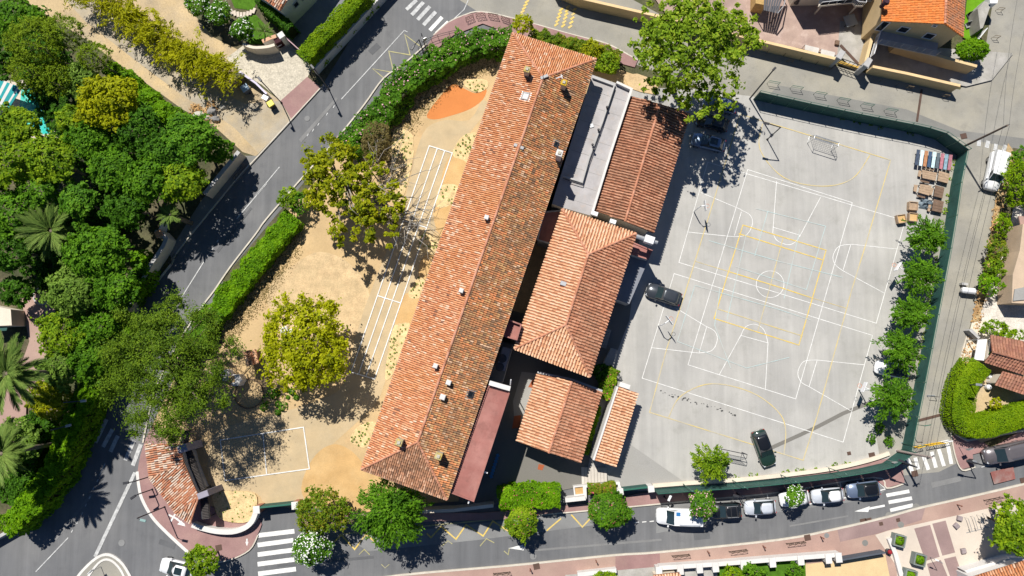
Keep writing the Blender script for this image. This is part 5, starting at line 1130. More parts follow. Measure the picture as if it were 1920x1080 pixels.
# ------------------------------------------------------------------ vegetation
L_YEL = leaf('yellow_leaf', (0.065, 0.075, 0.006), (0.195, 0.192, 0.007), (0.29, 0.255, 0.012))
L_YGR = leaf('yellow_green_leaf', (0.05, 0.068, 0.006), (0.15, 0.155, 0.009), (0.24, 0.21, 0.012))
L_BRI = leaf('bright_leaf', (0.03, 0.065, 0.008), (0.095, 0.145, 0.012), (0.18, 0.22, 0.02))
L_POP = leaf('poplar_leaf', (0.05, 0.085, 0.012), (0.115, 0.165, 0.022), (0.20, 0.24, 0.045))
L_MID = leaf('mid_leaf', (0.018, 0.05, 0.008), (0.05, 0.11, 0.012), (0.09, 0.17, 0.02))
L_DEEP = leaf('deep_leaf', (0.012, 0.035, 0.007), (0.03, 0.075, 0.010), (0.055, 0.12, 0.018))
L_CON = leaf('conifer_leaf', (0.03, 0.052, 0.004), (0.075, 0.105, 0.006), (0.11, 0.14, 0.009), transl=0.15)
L_OLI = leaf('olive_leaf', (0.04, 0.07, 0.022), (0.08, 0.125, 0.040), (0.13, 0.18, 0.07))
L_PINE = leaf('pine_leaf', (0.016, 0.033, 0.005), (0.047, 0.076, 0.009), (0.088, 0.122, 0.015), transl=0.2)
L_BAM = leaf('bamboo_leaf', (0.07, 0.075, 0.004), (0.20, 0.185, 0.007), (0.31, 0.25, 0.010))
L_HED = leaf('hedge_leaf', (0.03, 0.075, 0.004), (0.075, 0.15, 0.006), (0.13, 0.21, 0.010))
L_HEDY = leaf('yellow_hedge_leaf', (0.045, 0.085, 0.004), (0.10, 0.155, 0.006), (0.155, 0.20, 0.008))
L_OLE = leaf('oleander_leaf', (0.02, 0.055, 0.010), (0.05, 0.115, 0.016), (0.10, 0.18, 0.03))
L_RED = leaf('reddish_leaf', (0.04, 0.07, 0.010), (0.08, 0.12, 0.014), (0.17, 0.13, 0.03))
L_PALM = leaf('palm_leaf', (0.028, 0.05, 0.022), (0.06, 0.088, 0.04), (0.11, 0.135, 0.075), transl=0.15)
L_DRY = leaf('dry_leaf', (0.05, 0.036, 0.03), (0.09, 0.066, 0.06), (0.14, 0.105, 0.10))
F_WHITE = mat('white_blossom', (0.85, 0.83, 0.80), var=0, fine=0)
F_PINK = mat('pink_blossom', (0.62, 0.33, 0.38), var=0, fine=0, island=0.3)
F_RED = mat('red_blossom', (0.45, 0.06, 0.12), var=0, fine=0, island=0.4)

def unit(a):
    return a / np.maximum(np.linalg.norm(a, axis=1, keepdims=True), 1e-9)
def leaves(Pn, N, size, rng, asp=0.6, T=None):
    n = len(Pn); N = unit(N)
    R = rng.normal(size=(n, 3)) if T is None else T + 0.35 * rng.normal(size=(n, 3))
    t = unit(R - (R * N).sum(1, keepdims=True) * N); b = np.cross(N, t)
    s = (size * rng.uniform(0.6, 1.35, n))[:, None] if np.isscalar(size) else (size * rng.uniform(0.7, 1.3, n))[:, None]
    V = np.empty((n, 4, 3)); V[:, 0] = Pn + t * s; V[:, 1] = Pn + b * s * asp; V[:, 2] = Pn - t * s; V[:, 3] = Pn - b * s * asp
    V[:, 0] -= N * s * 0.15; V[:, 2] -= N * s * 0.15
    return V.reshape(-1, 3), np.arange(n * 4).reshape(-1, 4)
def dirs(rng, n, zmin=-0.35):
    z = rng.uniform(zmin, 1, n); a = rng.uniform(0, 2 * np.pi, n); r = np.sqrt(1 - z * z)
    return np.stack([r * np.cos(a), r * np.sin(a), z], 1)
def lumpy(d, seed, amt, freq=1.7):
    return np.array([1 + amt * mnoise.noise(Vector((x * freq + seed * 3.1, y * freq - seed * 1.7, z * freq + seed))) for x, y, z in d])
def clump_points(rng, c, rad, seed, nclump, cr, per, shell=(0.5, 1.0), lump=0.35, flatten=0.7, zmin=-0.35):
    d = dirs(rng, nclump, zmin); k = lumpy(d, seed, lump) * rng.uniform(shell[0] ** 2, shell[1] ** 2, nclump) ** 0.5
    cc = np.array(c) + d * k[:, None] * np.array(rad)
    cs = cr * rng.uniform(0.6, 1.35, nclump)
    idx = np.repeat(np.arange(nclump), per)
    g = rng.normal(size=(len(idx), 3)); g = unit(g); gr = np.minimum(np.abs(rng.normal(0.45, 0.42, (len(idx), 1))), 1.7)
    off = g * np.array([1, 1, flatten])
    Pn = cc[idx] + off * gr * cs[idx][:, None]
    N = g * 0.7 + np.array([0, 0, 1.0]) + 0.5 * rng.normal(size=g.shape)
    return Pn, N, cc
def tube_mesh(paths, m, name, parent):
    mb = MB()
    for pts, rs in paths: mb.tube(pts, rs, 6)
    return mb.build(name, m, parent, fix=False, smooth=True)
def bent(a, b, rng, k=4, w=0.12, sag=0.0):
    a, b = np.array(a, float), np.array(b, float); L = np.linalg.norm(b - a); out = []
    for i in range(k + 1):
        t = i / k; p = a + (b - a) * t + rng.normal(size=3) * w * L * 0.5 * math.sin(math.pi * t); p[2] += sag * L * math.sin(math.pi * t); out.append(tuple(p))
    return out
def tree(name, label, u, v, rpx, hc, m, seed, ry=None, rz=0.75, dens=55, size=0.22, nclump=None, cr=0.20, shell=(0.45, 1.0), lump=0.35, asp=0.6, bark=None, group=None, limbs=7, cat='tree', flowers=None, fn=0, flatten=0.7, zmin=-0.35, trunk=0.05, fill=40, base=None, fsize=0.14, lobes=()):
    rng = np.random.default_rng(seed)
    mpp = (CAM_H - hc) / F_PX
    R = rpx * mpp; Ry = (ry or rpx) * mpp; Rz = rz * (R + Ry) / 2
    Rz = min(Rz, hc * 0.93)
    c = P(u, v, hc); b = Vector((c.x, c.y, 0)) if base is None else P(*base, 0)
    t = thing(name, label, cat, b, group)
    if lump > .3: R, Ry = R * 1.10, Ry * 1.10
    A = math.pi * R * Ry; nclump = int(nclump * 2.0) if nclump else max(22, int(A * 2.4)); cr *= .74; per = max(8, int(A * dens * 1.75 / nclump)); size *= .9
    Pn, N, cc = clump_points(rng, c, (R * (1 - cr * .6), Ry * (1 - cr * .6), Rz), seed, nclump, cr * (R + Ry) / 2, per, shell, lump, flatten, zmin)
    for k, (lu, lv, lr, lry, lh) in enumerate(lobes):
        q = P(lu, lv, lh); r1, r2 = lr * mpp, lry * mpp; nl = max(8, int(math.pi * r1 * r2 * 1.5))
        P2, N2, c2 = clump_points(rng, q, (r1, r2, .5 * (r1 + r2) / 2), seed + k + 1, nl, cr * 1.3 * (r1 + r2) / 2, max(8, int(math.pi * r1 * r2 * dens * 1.5 / nl)), shell, lump, flatten, zmin)
        Pn = np.concatenate([Pn, P2]); N = np.concatenate([N, N2]); cc = np.concatenate([cc, c2])
    if fill:
        nf = int(A * fill); g = dirs(rng, nf, -.1); k = lumpy(g, seed, lump * .8) * rng.uniform(.70, .86, nf)
        Pn = np.concatenate([Pn, np.array(c) + g * k[:, None] * np.array([R, Ry, Rz])]); N = np.concatenate([N, g + np.array([0, 0, .9]) + .5 * rng.normal(size=g.shape)])
    Pn[:, 2] = np.maximum(Pn[:, 2], 0.12)
    V, F = leaves(Pn, N, size, rng, asp)
    np_mesh('crown', V, F, m, t)
    if flowers is not None and fn:
        d = unit(Pn - np.array(c)); up = np.where((d[:, 2] > -0.1) & (np.linalg.norm((Pn - np.array(c)) / np.array([R, Ry, Rz]), axis=1) > 0.72))[0]
        if len(up):
            ii = rng.choice(up, min(fn, len(up)), replace=False)
            V, F = leaves(Pn[ii] + d[ii] * 0.12, d[ii] + 0.6 * np.array([0, 0, 1]), fsize, rng, 0.85); np_mesh('blossom', V, F, flowers, t)
    bk = bark or M_BARK; r0 = max(0.07, trunk * R)
    tp = np.array(c) - np.array([0, 0, Rz * 0.45]); tp[2] = max(tp[2], 0.3)
    paths = [(bent(b, tp, rng, 3, .05), [r0 * 1.25, r0, r0 * .9, r0 * .8])]
    for i in rng.choice(len(cc), min(limbs, len(cc)), replace=False):
        paths.append((bent(tp, cc[i], rng, 3, .15), [r0 * .6, r0 * .42, r0 * .28, r0 * .1]))
    tube_mesh(paths, bk, 'trunk', t)
    return t
def spray_tree(name, label, u, v, rpx, hc, m, seed, ns=90, per=40, group=None, size=0.20, rz=0.7, droop=0.25):
    rng = np.random.default_rng(seed); mpp = (CAM_H - hc) / F_PX; R = rpx * mpp; c = np.array(P(u, v, hc)); b = Vector((c[0], c[1], 0))
    t = thing(name, label, 'tree', b, group)
    d = dirs(rng, ns, -0.15); Ls = R * rng.uniform(0.72, 1.12, ns) * lumpy(d, seed, .25)
    ii = np.repeat(np.arange(ns), per); s = rng.uniform(0.12, 1, len(ii)) ** 0.75
    D = d[ii]; q = c + D * (s * Ls[ii])[:, None] * np.array([1, 1, rz]); q[:, 2] -= droop * R * s ** 2
    w = (0.11 * R * (0.4 + np.sin(np.pi * np.minimum(s, .95))))[:, None]
    q += rng.normal(size=q.shape) * w * np.array([.6, .6, .4]); q[:, 2] = np.maximum(q[:, 2], .15)
    N = np.array([0, 0, 1.0]) + .35 * D + .55 * rng.normal(size=q.shape)
    V, F = leaves(q, N, size, rng, 0.36, T=D); np_mesh('crown', V, F, m, t)
    paths = [([b, Vector(c) - Vector((0, 0, .25 * R))], [.16, .11])]
    for k in range(0, ns, 7): paths.append(([Vector(c) - Vector((0, 0, .25 * R)), Vector(c + d[k] * Ls[k] * .7 * np.array([1, 1, rz]))], [.06, .02]))
    tube_mesh(paths, M_BARK, 'trunk', t)
    return t
def hedge(name, label, pts, wpx, h, m, seed, dens=95, size=0.15, bump=0.25, flowers=None, fn=0, group=None, cat='hedge', top=None, asp=0.6, fsize=0.14, ragged=0.35, sm=10):
    """clipped or loose hedge along pixels measured at the top"""
    rng = np.random.default_rng(seed); q = PP(smooth_pts(pts, sm) if len(pts) > 2 and sm else pts, h)
    w = wpx * (CAM_H - h) / F_PX; base = Vector((q[0].x, q[0].y, 0)); t = thing(name, label, cat, base, group)
    xy = np.array([(p.x, p.y) for p in q]); seg = np.linalg.norm(np.diff(xy, axis=0), axis=1); L = seg.sum(); cum = np.concatenate([[0], np.cumsum(seg)])
    def at(s):
        i = np.clip(np.searchsorted(cum, s, side='right') - 1, 0, len(seg) - 1); f = (s - cum[i]) / np.maximum(seg[i], 1e-6)
        d = (xy[i + 1] - xy[i]) / np.maximum(seg[i], 1e-6)[:, None]; return xy[i] + (xy[i + 1] - xy[i]) * f[:, None], d
    n = int(L * (w + 1.2 * h) * dens * 1.5); s = rng.uniform(-w * .25, L + w * .25, n); sc = np.clip(s, 0, L); p, d = at(sc); p = p + d * (s - sc)[:, None]
    nx = np.stack([-d[:, 1], d[:, 0]], 1); a = rng.uniform(-1, 1, n); side = rng.random(n) < (1.1 * h / (w + 1.2 * h))
    a = np.where(side, np.sign(a) * rng.uniform(.85, 1, n), a); z = np.where(side, rng.uniform(.05, 1, n) * h, h - rng.uniform(0, .3, n) ** 2 * 2)
    nz = np.array([mnoise.noise(Vector((x * .9, y * .9, zz * .9 + seed))) + .5 * mnoise.noise(Vector((x * 2.3, y * 2.3, zz * 2 + seed))) for x, y, zz in zip(p[:, 0] + nx[:, 0] * a * w / 2, p[:, 1] + nx[:, 1] * a * w / 2, z)])
    wid = w / 2 * (1 + ragged * nz) * np.where(z > .8 * h, .93, 1)
    X = p + nx * (a * wid)[:, None]; Z = np.maximum(.1, z + bump * nz * np.where(side, .4, 1) - .35 * bump * (np.abs(a) > .8))
    Pn = np.column_stack([X, Z]); N = np.column_stack([nx * (a * np.where(side, 1.2, .5))[:, None], np.where(side, .5, 1.2)]) + .42 * rng.normal(size=(n, 3))
    V, F = leaves(Pn, N, size, rng, asp); np_mesh('foliage', V, F, m, t)
    if flowers is not None and fn:
        ii = rng.choice(np.where(~side)[0], fn, replace=False); V, F = leaves(Pn[ii] + np.array([0, 0, .14]), np.tile([0, 0, 1.0], (fn, 1)) + .4 * rng.normal(size=(fn, 3)), fsize, rng, .8); np_mesh('blossom', V, F, flowers, t)
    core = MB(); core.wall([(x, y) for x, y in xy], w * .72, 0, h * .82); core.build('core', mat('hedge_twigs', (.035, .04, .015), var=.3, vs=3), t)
    return t
_fr = {}
def frond_mesh(k):
    if k in _fr: return _fr[k]
    rng = np.random.default_rng(100 + k); L = 2.0; V = []; F = []; n = 34
    for i in range(n):
        s = .12 + .88 * i / (n - 1.0); x = L * s * (1 - .12 * s); z = .55 * L * s * .5 - .55 * L * s * s * .62
        ll = .42 * math.sin(math.pi * min(.97, .16 + .8 * s)) + .05
        for sd in (-1, 1):
            a = np.array([x, 0, z]); tip = a + np.array([ll * .95, sd * ll * .42, -.15 * ll + rng.normal(0, .03)]); w = np.array([.019, -sd * .012, 0.0])
            b = len(V); V += [a - w, a + w, tip + w * .2, tip - w * .2]; F.append((b, b + 1, b + 2, b + 3))
        if i:
            b = len(V); V += [np.array([px, -.025, pz + .01]), np.array([x, -.02, z + .01]), np.array([x, .02, z + .01]), np.array([px, .025, pz + .01])]; F.append((b, b + 1, b + 2, b + 3))
        px, pz = x, z
    o = np_mesh('frond', np.array(V), F, L_PALM); me = o.data; bpy.data.objects.remove(o); _fr[k] = me
    return me
def palm(label, u, v, rpx, hc, nf, seed, name='palm_tree', trunk_r=.28, cat='palm'):
    rng = np.random.default_rng(seed); c = P(u, v, hc); t = thing(name, label, cat, Vector((c.x, c.y, 0))); R = rpx * (CAM_H - hc) / F_PX
    MB().lathe((c.x, c.y, 0), [(trunk_r * 1.3, 0), (trunk_r, .5), (trunk_r, hc - .6), (trunk_r * 1.5, hc - .3), (trunk_r * .6, hc)], 10).build('trunk', M_BARK, t)
    for i in range(nf):
        a = i * 2.39996; e = rng.uniform(-.15, .75); sc = R / 1.85 * rng.uniform(.72, 1.15)
        o = bpy.data.objects.new('frond', frond_mesh(i % 4)); COL.objects.link(o); o.parent = t
        o.location = (0, 0, hc - .15); o.rotation_euler = (rng.normal(0, .12), -e, a); o.scale = (sc, sc * .9, sc)
    return t

# ---- big tree over the road
tree('poplar_tree', 'tall light green tree between the top road and the parked cars', 1300, 84, 104, 11.5, L_POP, 1, ry=92, rz=.55, dens=52, size=.22, nclump=125, cr=.15, shell=(.3, 1.05), lump=.55, fill=8, lobes=((1320, 185, 62, 44, 9.5), (1215, 85, 42, 60, 10), (1395, 60, 44, 50, 11), (1250, 150, 44, 40, 9.5), (1280, 10, 60, 30, 12)), bark=M_BARKP, limbs=26, base=(1262, 172), trunk=.045)
tree('young_tree', 'young yellow-green tree at the north tip of the long roof', 980, 44, 20, 4.0, L_YEL, 2, dens=70, size=.16, nclump=26)
# ---- playground trees
tree('plane_tree', 'large half bare tree leaning over the running lanes', 628, 322, 66, 7.5, L_YGR, 3, ry=58, rz=.5, dens=66, size=.22, nclump=62, cr=.19, lobes=((668, 425, 52, 40, 6.5), (660, 372, 46, 36, 7.2), (712, 380, 46, 44, 7.5), (690, 320, 36, 36, 8), (600, 375, 30, 26, 6), (740, 440, 24, 26, 6.5)), shell=(.35, 1.08), lump=.5, fill=0, bark=M_BARKP, limbs=18, base=(712, 395), trunk=.05)
tree('mulberry_tree', 'round bright yellow-green tree in the middle of the playground', 573, 645, 88, 6.2, L_YEL, 4, ry=92, rz=.5, dens=52, size=.2, nclump=105, cr=.16, shell=(.4, 1.05), lump=.4, bark=M_BARKP, limbs=14, trunk=.04, fill=22)
rng = np.random.default_rng(12); t = [o for o in bpy.data.objects if o.name == 'plane_tree'][0]
hub = P(712, 395, 0) + Vector((0, 0, 4.0))
for i, (u, v, h) in enumerate(((800, 425, 7), (815, 398, 7.5), (796, 386, 6.5), (770, 330, 8), (742, 300, 8.5), (720, 282, 8), (700, 300, 8.5), (780, 445, 6), (758, 460, 6), (790, 410, 8), (735, 330, 9))):
    e = P(u, v, h); pts = bent(hub, e, rng, 5, .16)
    tube_mesh([(pts, [.16, .13, .10, .07, .05, .025])] + [(bent(pts[k], np.array(pts[k]) + rng.normal(size=3) * np.array([1.3, 1.3, .4]) + np.array(e - hub) * .25, rng, 3, .2), [.045, .035, .025, .012]) for k in (2, 3, 3, 4, 4, 4, 5)], M_BARKP, 'branch', t)
tree('bare_shrub', 'grey half dead shrub between the hedge and the large playground tree', 706, 268, 34, 3.6, L_DRY, 6, ry=46, dens=38, size=.13, nclump=40, limbs=24, bark=M_BARKP, cat='shrub')
tree('young_tree', 'fresh green sapling beside the road hedge gap', 541, 371, 22, 2.6, L_BRI, 7, dens=90, size=.14, nclump=22)
tree('young_tree', 'small dark green tree at the edge of the large playground tree', 562, 380, 22, 2.2, L_MID, 8, dens=90, size=.14, nclump=22)
# pine over the gatehouse: clustered tufts
tree('pine_tree', 'broad olive green pine over the gatehouse and road bend', 318, 698, 124, 9.5, L_PINE, 9, ry=128, rz=.45, dens=125, size=.165, nclump=74, cr=.20, shell=(.3, 1.04), fill=24, lump=.55, asp=.3, bark=M_BARK, limbs=40, base=(345, 740), trunk=.04, flatten=.8)
tree('pine_tree', 'small outlying pine top at the road edge', 320, 580, 34, 9.0, L_PINE, 10, ry=26, rz=.5, dens=60, size=.19, nclump=16, cr=.3, asp=.3, base=(335, 640), shell=(.3, 1.1), fill=0)
# ---- wood on the left
W = [(4, 100, 34, 44, 6.5, L_DEEP, 'dark leafy tree at the left edge above the striped awning'), (32, 34, 46, 40, 8, L_MID, 'leafy green tree in the top left corner'), (68, 82, 56, 56, 9, L_CON, 'dark rounded conifer left of the sandy track'), (118, 62, 44, 40, 8, L_CON, 'dark conifer touching the sandy track'), (62, 136, 46, 44, 8, L_CON, 'dark olive conifer above the striped awning'),
     (178, 108, 36, 32, 7, L_CON, 'small round conifer beside the track bend'), (112, 148, 36, 40, 7.5, L_CON, 'olive conifer behind the yellow tree'), (150, 150, 32, 34, 7, L_OLI, 'greyish olive crown between conifer and yellow tree'),
     (208, 190, 58, 56, 8, L_YEL, 'yellow tree standing in the dark wood'), (44, 236, 34, 34, 8, L_BRI, 'light green tree over the swimming pool'), (18, 232, 40, 40, 8, L_BRI, 'light green tree at the left edge below the awning'), (130, 226, 26, 32, 7, L_BRI, 'narrow bright tree right of the pool'),
     (20, 300, 55, 55, 8, L_BRI, 'bright loose tree at the left edge of the wood'), (95, 300, 50, 50, 8, L_BRI, 'bright green tree below the pool'), (168, 262, 40, 44, 7, L_MID, 'mid green tree under the yellow tree'), (260, 240, 44, 48, 7, L_DEEP, 'dark tree right of the yellow tree'),
     (350, 262, 52, 50, 7, L_OLE, 'glossy dark tree at the wall by the road'), (300, 285, 40, 40, 7, L_DEEP, 'deep green tree behind the pale road wall'), (335, 342, 48, 38, 6.5, L_BRI, 'yellowish green tree hanging over the garden wall'), (272, 340, 40, 44, 7.5, L_MID, 'mid green tree in the middle of the wood'),
     (215, 320, 42, 44, 8, L_MID, 'green tree in the wood centre'), (75, 360, 42, 40, 7, L_MID, 'green tree above the middle palm'), (145, 375, 36, 36, 7, L_OLE, 'glossy tree right of the middle palm'), (235, 390, 44, 38, 7, L_DEEP, 'dark tree near the garden gate'), (20, 400, 45, 50, 7, L_MID, 'shaded tree at the left edge beside the palm'),
     (185, 475, 62, 52, 7.5, L_MID, 'wide olive green tree above the garden path'), (140, 545, 52, 48, 7, L_OLI, 'silvery olive tree beside the stone pond'), (20, 470, 46, 44, 6, L_DEEP, 'dark shrubby tree at the left edge'), (215, 540, 42, 46, 7, L_MID, 'green tree against the road wall'),
     (30, 545, 36, 30, 4, L_DEEP, 'dark shrub above the cream hut'), (125, 625, 50, 48, 5, L_BRI, 'fresh green tree at the garden path'), (185, 600, 45, 48, 5, L_MID, 'dense tree on the ivy wall'), (115, 690, 40, 42, 4.5, L_OLI, 'dull olive shrub by the lower path'), (165, 665, 36, 50, 4.5, L_MID, 'ivy clad tree above the road bend'),
     (95, 745, 42, 38, 4, L_YGR, 'yellowish shrub beside the lower palm'), (408, 282, 30, 26, 4.5, L_MID, 'low green tree at the end of the pale road wall'), (30, 830, 40, 46, 4, L_OLI, 'grey-green feathery shrub at the lower left')]
for i, (u, v, r, ry, h, m, lb) in enumerate(W):
    con = m is L_CON
    tree('conifer_tree' if con else 'garden_tree', lb, u, v, r, h, m, 200 + i, ry=ry, rz=.85 if con else .65, dens=105 if con else 62, size=.13 if con else .21, nclump=None if not con else 90, cr=.17 if con else .19, shell=(.8, 1.0) if con else (.45, 1.05), lump=.22 if con else .42, asp=.35 if con else .6, limbs=5, fill=60)
hedge('ivy_hedge', 'long ivy hedge on the left bank of the lower road', [(232, 590), (205, 640), (168, 715), (130, 800), (95, 880), (55, 940), (10, 985)], 46, 4.2, L_HED, 31, dens=80, size=.17, bump=.5, ragged=.5)
hedge('ivy_hedge', 'dark hedge along the sandy track below the conifers', [(205, 128), (250, 160), (290, 195), (330, 222), (360, 240)], 34, 2.8, L_HED, 32, dens=80, size=.16, bump=.5, ragged=.5)
hedge('undergrowth_hedge', 'bushy hedge at the lower left corner', [(70, 790), (45, 860), (10, 930)], 50, 2.2, L_DEEP, 33, dens=75, size=.18, bump=.6, ragged=.6)
hedge('undergrowth_hedge', 'low shrub band inside the road wall', [(255, 480), (262, 520), (235, 560)], 34, 2.4, L_HED, 34, dens=75, size=.17, bump=.5, ragged=.5)
o = hedge('undergrowth_hedge', 'shaded shrub mass under the wood canopy', [(40, 40), (90, 160), (170, 280), (230, 360), (150, 440), (60, 470), (120, 520)], 90, 1.5, L_DEEP, 35, dens=26, size=.25, bump=.5, ragged=.5)
palm('large palm with grey-green fronds at the left edge', 12, 700, 74, 12.0, 78, 41)
palm('lower left corner palm half out of the picture', 2, 850, 60, 10.0, 64, 42)
palm('dark palm half buried in the middle of the wood', 95, 432, 58, 6.5, 56, 43)
palm('small spiky palm beside the white flowering bushes', 496, 58, 19, 1.6, 22, 44, trunk_r=.12)
palm('hidden palm above the road whose fronds overhang the wall', 318, 402, 26, 5.5, 40, 45)
# ---- bamboo row top left: arching sprays
t = thing('bamboo_hedge', 'long golden bamboo hedge along the sandy track', 'hedge', P(300, 70, 0)); rng = np.random.default_rng(46)
spine = np.array(smooth_pts([(150, -35), (205, -2), (250, 28), (300, 62), (345, 92), (385, 112), (425, 136)], 6)); ns = 330; V = []; F = []; pts_all = []; nn = []; tt = []
for k in range(ns):
    s = spine[rng.integers(len(spine))] + rng.normal(size=2) * np.array([14, 12]); a = np.array(P(s[0], s[1], rng.uniform(2.8, 4.4)))
    ang = rng.normal(-2.2, 1.0); L = rng.uniform(1.2, 2.4); dd = np.array([math.cos(ang), math.sin(ang), 0])
    q = rng.uniform(0, 1, 44); pt = a + dd * (q * L)[:, None]; pt[:, 2] += 1.3 * q - 1.7 * q * q + rng.normal(0, .1, 44); pt[:, :2] += rng.normal(0, .22, (44, 2)) * (.6 + .6 * q[:, None]); pt[:, 2] = np.maximum(.1, pt[:, 2])
    pts_all.append(pt); nn.append(np.array([0, 0, 1]) + .5 * rng.normal(size=(44, 3))); tt.append(np.tile(dd, (44, 1)))
V, F = leaves(np.concatenate(pts_all), np.concatenate(nn), .24, rng, .26, np.concatenate(tt)); np_mesh('foliage', V, F, L_BAM, t)
mb = MB()
for k in range(60):
    s = spine[rng.integers(len(spine))] + rng.normal(size=2) * 6; a = P(s[0] + 12, s[1] + 10, 0); mb.tube([a, a + Vector((rng.normal(0, .3), rng.normal(0, .3), 2.6))], .03, 5)
mb.build('cane', mat('bamboo_cane', (.30, .26, .08)), t, fix=False)['kind'] = 'stuff'
# ---- road hedge with pink oleanders
hedge('oleander_hedge', 'tall oleander hedge with pink flowers curving along the playground', [(948, 72), (900, 74), (850, 92), (800, 118), (755, 152), (720, 195), (690, 235), (655, 270)], 50, 2.8, L_OLE, 51, dens=85, size=.19, bump=.7, flowers=F_PINK, fn=230, fsize=.10, ragged=.6, asp=.4)
hedge('roadside_hedge', 'bright green hedge between the playground and the road', [(542, 412), (505, 455), (465, 505), (425, 555), (392, 598)], 42, 2.0, L_HED, 52, dens=95, size=.16, bump=.35, ragged=.35)
hedge('roadside_hedge', 'darker end of the road hedge below the pine', [(395, 590), (360, 640), (335, 680)], 46, 2.2, L_OLE, 53, dens=80, size=.18, bump=.5, ragged=.5, flowers=F_PINK, fn=20, fsize=.09)
hedge('oleander_hedge', 'green and reddish hedge between top road and long roof', [(1000, 66), (1040, 76), (1085, 88), (1120, 98), (1155, 108)], 36, 2.6, L_RED, 54, dens=85, size=.18, bump=.6, ragged=.5, asp=.4)
tree('shrub', 'yellow-green shrub in the hedge beside the roof corner', 1112, 96, 24, 2.9, L_YGR, 55, dens=85, size=.16, cat='shrub')
tree('shrub', 'green shrub at the end of the hedge beside the roof corner', 1140, 118, 24, 2.9, L_BRI, 56, dens=85, size=.16, cat='shrub')
hedge('driveway_hedge', 'clipped yellow-green hedge along the driveway at the top', [(570, 100), (617, 50), (682, -20)], 34, 4.0, L_HEDY, 57, dens=110, size=.12, bump=.2, ragged=.25)
hedge('house_ivy', 'dark ivy beside the white house wall', [(485, -2), (510, 22), (540, 48)], 22, 3.0, L_DEEP, 58, dens=80, size=.15)
for i, (u, v, r, lb) in enumerate(((372, 8, 28, 'white flowering bush nearest the top edge'), (412, 26, 28, 'middle white flowering bush by the garden'), (455, 56, 26, 'white flowering bush nearest the cobbled drive'))):
    tree('oleander_bush', lb, u, v, r, 2.4, L_OLE, 60 + i, dens=170, size=.13, rz=.8, shell=(.6, 1.0), flowers=F_WHITE, fn=120, cat='bush', fsize=.085, lump=.2, fill=160)
# ---- right row of trees by the court fence
for i, (u, v, r, lb) in enumerate(((1742, 441, 40, 'top tree of the fence row beside the stacked tables'), (1728, 516, 40, 'second tree from the top in the court fence row'), (1715, 588, 38, 'third tree from the top in the court fence row'), (1690, 659, 42, 'tree above the parked white car in the court fence row'), (1676, 746, 46, 'bottom tree of the court fence row below the white car'))):
    spray_tree('fence_tree', lb, u, v, r, 4.2, L_MID, 70 + i, ns=70, per=44, group='trees in a row along the court fence', size=.19)
spray_tree('court_tree', 'lone light green tree beside the goal at the bottom of the court', 1337, 869, 36, 3.6, L_BRI, 77, ns=80, per=42, size=.17, rz=.9)
spray_tree('street_tree', 'large dark green tree with drooping sprays in front of the school gable', 733, 957, 66, 6.2, L_MID, 78, ns=150, per=62, size=.22, rz=.8)
# ---- bottom street shrubs
tree('street_bush', 'reddish green bush between the green gate and drooping tree', 606, 958, 56, 3.4, L_RED, 79, ry=42, rz=.7, dens=100, size=.15, nclump=90, cr=.16, shell=(.6, 1.05), lump=.3, cat='bush')
tree('street_bush', 'white flowering round bush at the bottom crosswalk', 585, 1025, 38, 3.0, L_OLE, 80, dens=110, size=.14, fill=140, rz=.85, shell=(.7, 1.03), lump=.2, flowers=F_WHITE, fn=620, cat='bush', fsize=.095)
hedge('street_hedge', 'clipped rounded hedge in front of the tarmac courtyard', [(945, 938), (990, 931), (1040, 932)], 42, 2.8, L_HED, 81, dens=120, size=.13, bump=.3, ragged=.35, flowers=F_RED, fn=40, sm=3, fsize=.07)
tree('street_bush', 'small round bush with red tips on the yellow zigzag', 978, 979, 33, 3.0, L_BRI, 82, dens=120, size=.14, fill=140, rz=.85, shell=(.75, 1.03), lump=.2, flowers=F_RED, fn=40, cat='bush', fsize=.07)
tree('street_bush', 'large round bush with red tips left of the white van', 1141, 957, 43, 3.2, L_MID, 83, ry=36, dens=120, size=.14, fill=140, rz=.8, shell=(.75, 1.03), lump=.2, flowers=F_RED, fn=70, cat='bush', fsize=.07)
tree('street_tree', 'bright leafy tree at the white car near the corner', 380, 1052, 30, 4.2, L_BRI, 84, dens=80, size=.19, nclump=40)
tree('oleander_bush', 'pink flowering bush overhanging the white van', 1316, 947, 25, 3.4, L_OLE, 85, dens=110, size=.14, fill=140, rz=.85, flowers=F_PINK, fn=170, cat='bush', fsize=.085, base=(1316, 938))
tree('oleander_bush', 'small white flowering bush over the white parked car', 1489, 931, 19, 3.4, L_OLE, 86, dens=110, size=.13, fill=140, rz=.85, flowers=F_WHITE, fn=150, cat='bush', fsize=.085, base=(1487, 922))
hedge('flower_bed', 'bed of flowers and low shrubs beside the green court gate', [(1108, 919), (1150, 914)], 20, 1.3, L_RED, 87, dens=90, size=.14, flowers=F_RED, fn=16, cat='flower bed', fsize=.09)
tree('street_tree', 'yellow-green tree at the right edge of the plaza', 1905, 988, 46, 5.0, L_BRI, 88, ry=48, dens=75, size=.21, nclump=60)
hedge('court_shrub', 'flowering climbing shrub in the gap beside the rose shelter', [(1150, 697), (1140, 722), (1133, 742)], 24, 2.2, L_BRI, 89, dens=110, size=.14, flowers=F_RED, fn=24, cat='shrub', fsize=.08)
tree('court_shrub', 'dark shrub in the shade under the annexe corner', 1130, 700, 20, 1.4, L_DEEP, 90, dens=80, cat='shrub')
hedge('passage_hedge', 'thin green strip between the two lower tiled roofs', [(1122, 765), (1100, 850)], 10, .8, L_HED, 91, dens=80, cat='hedge')
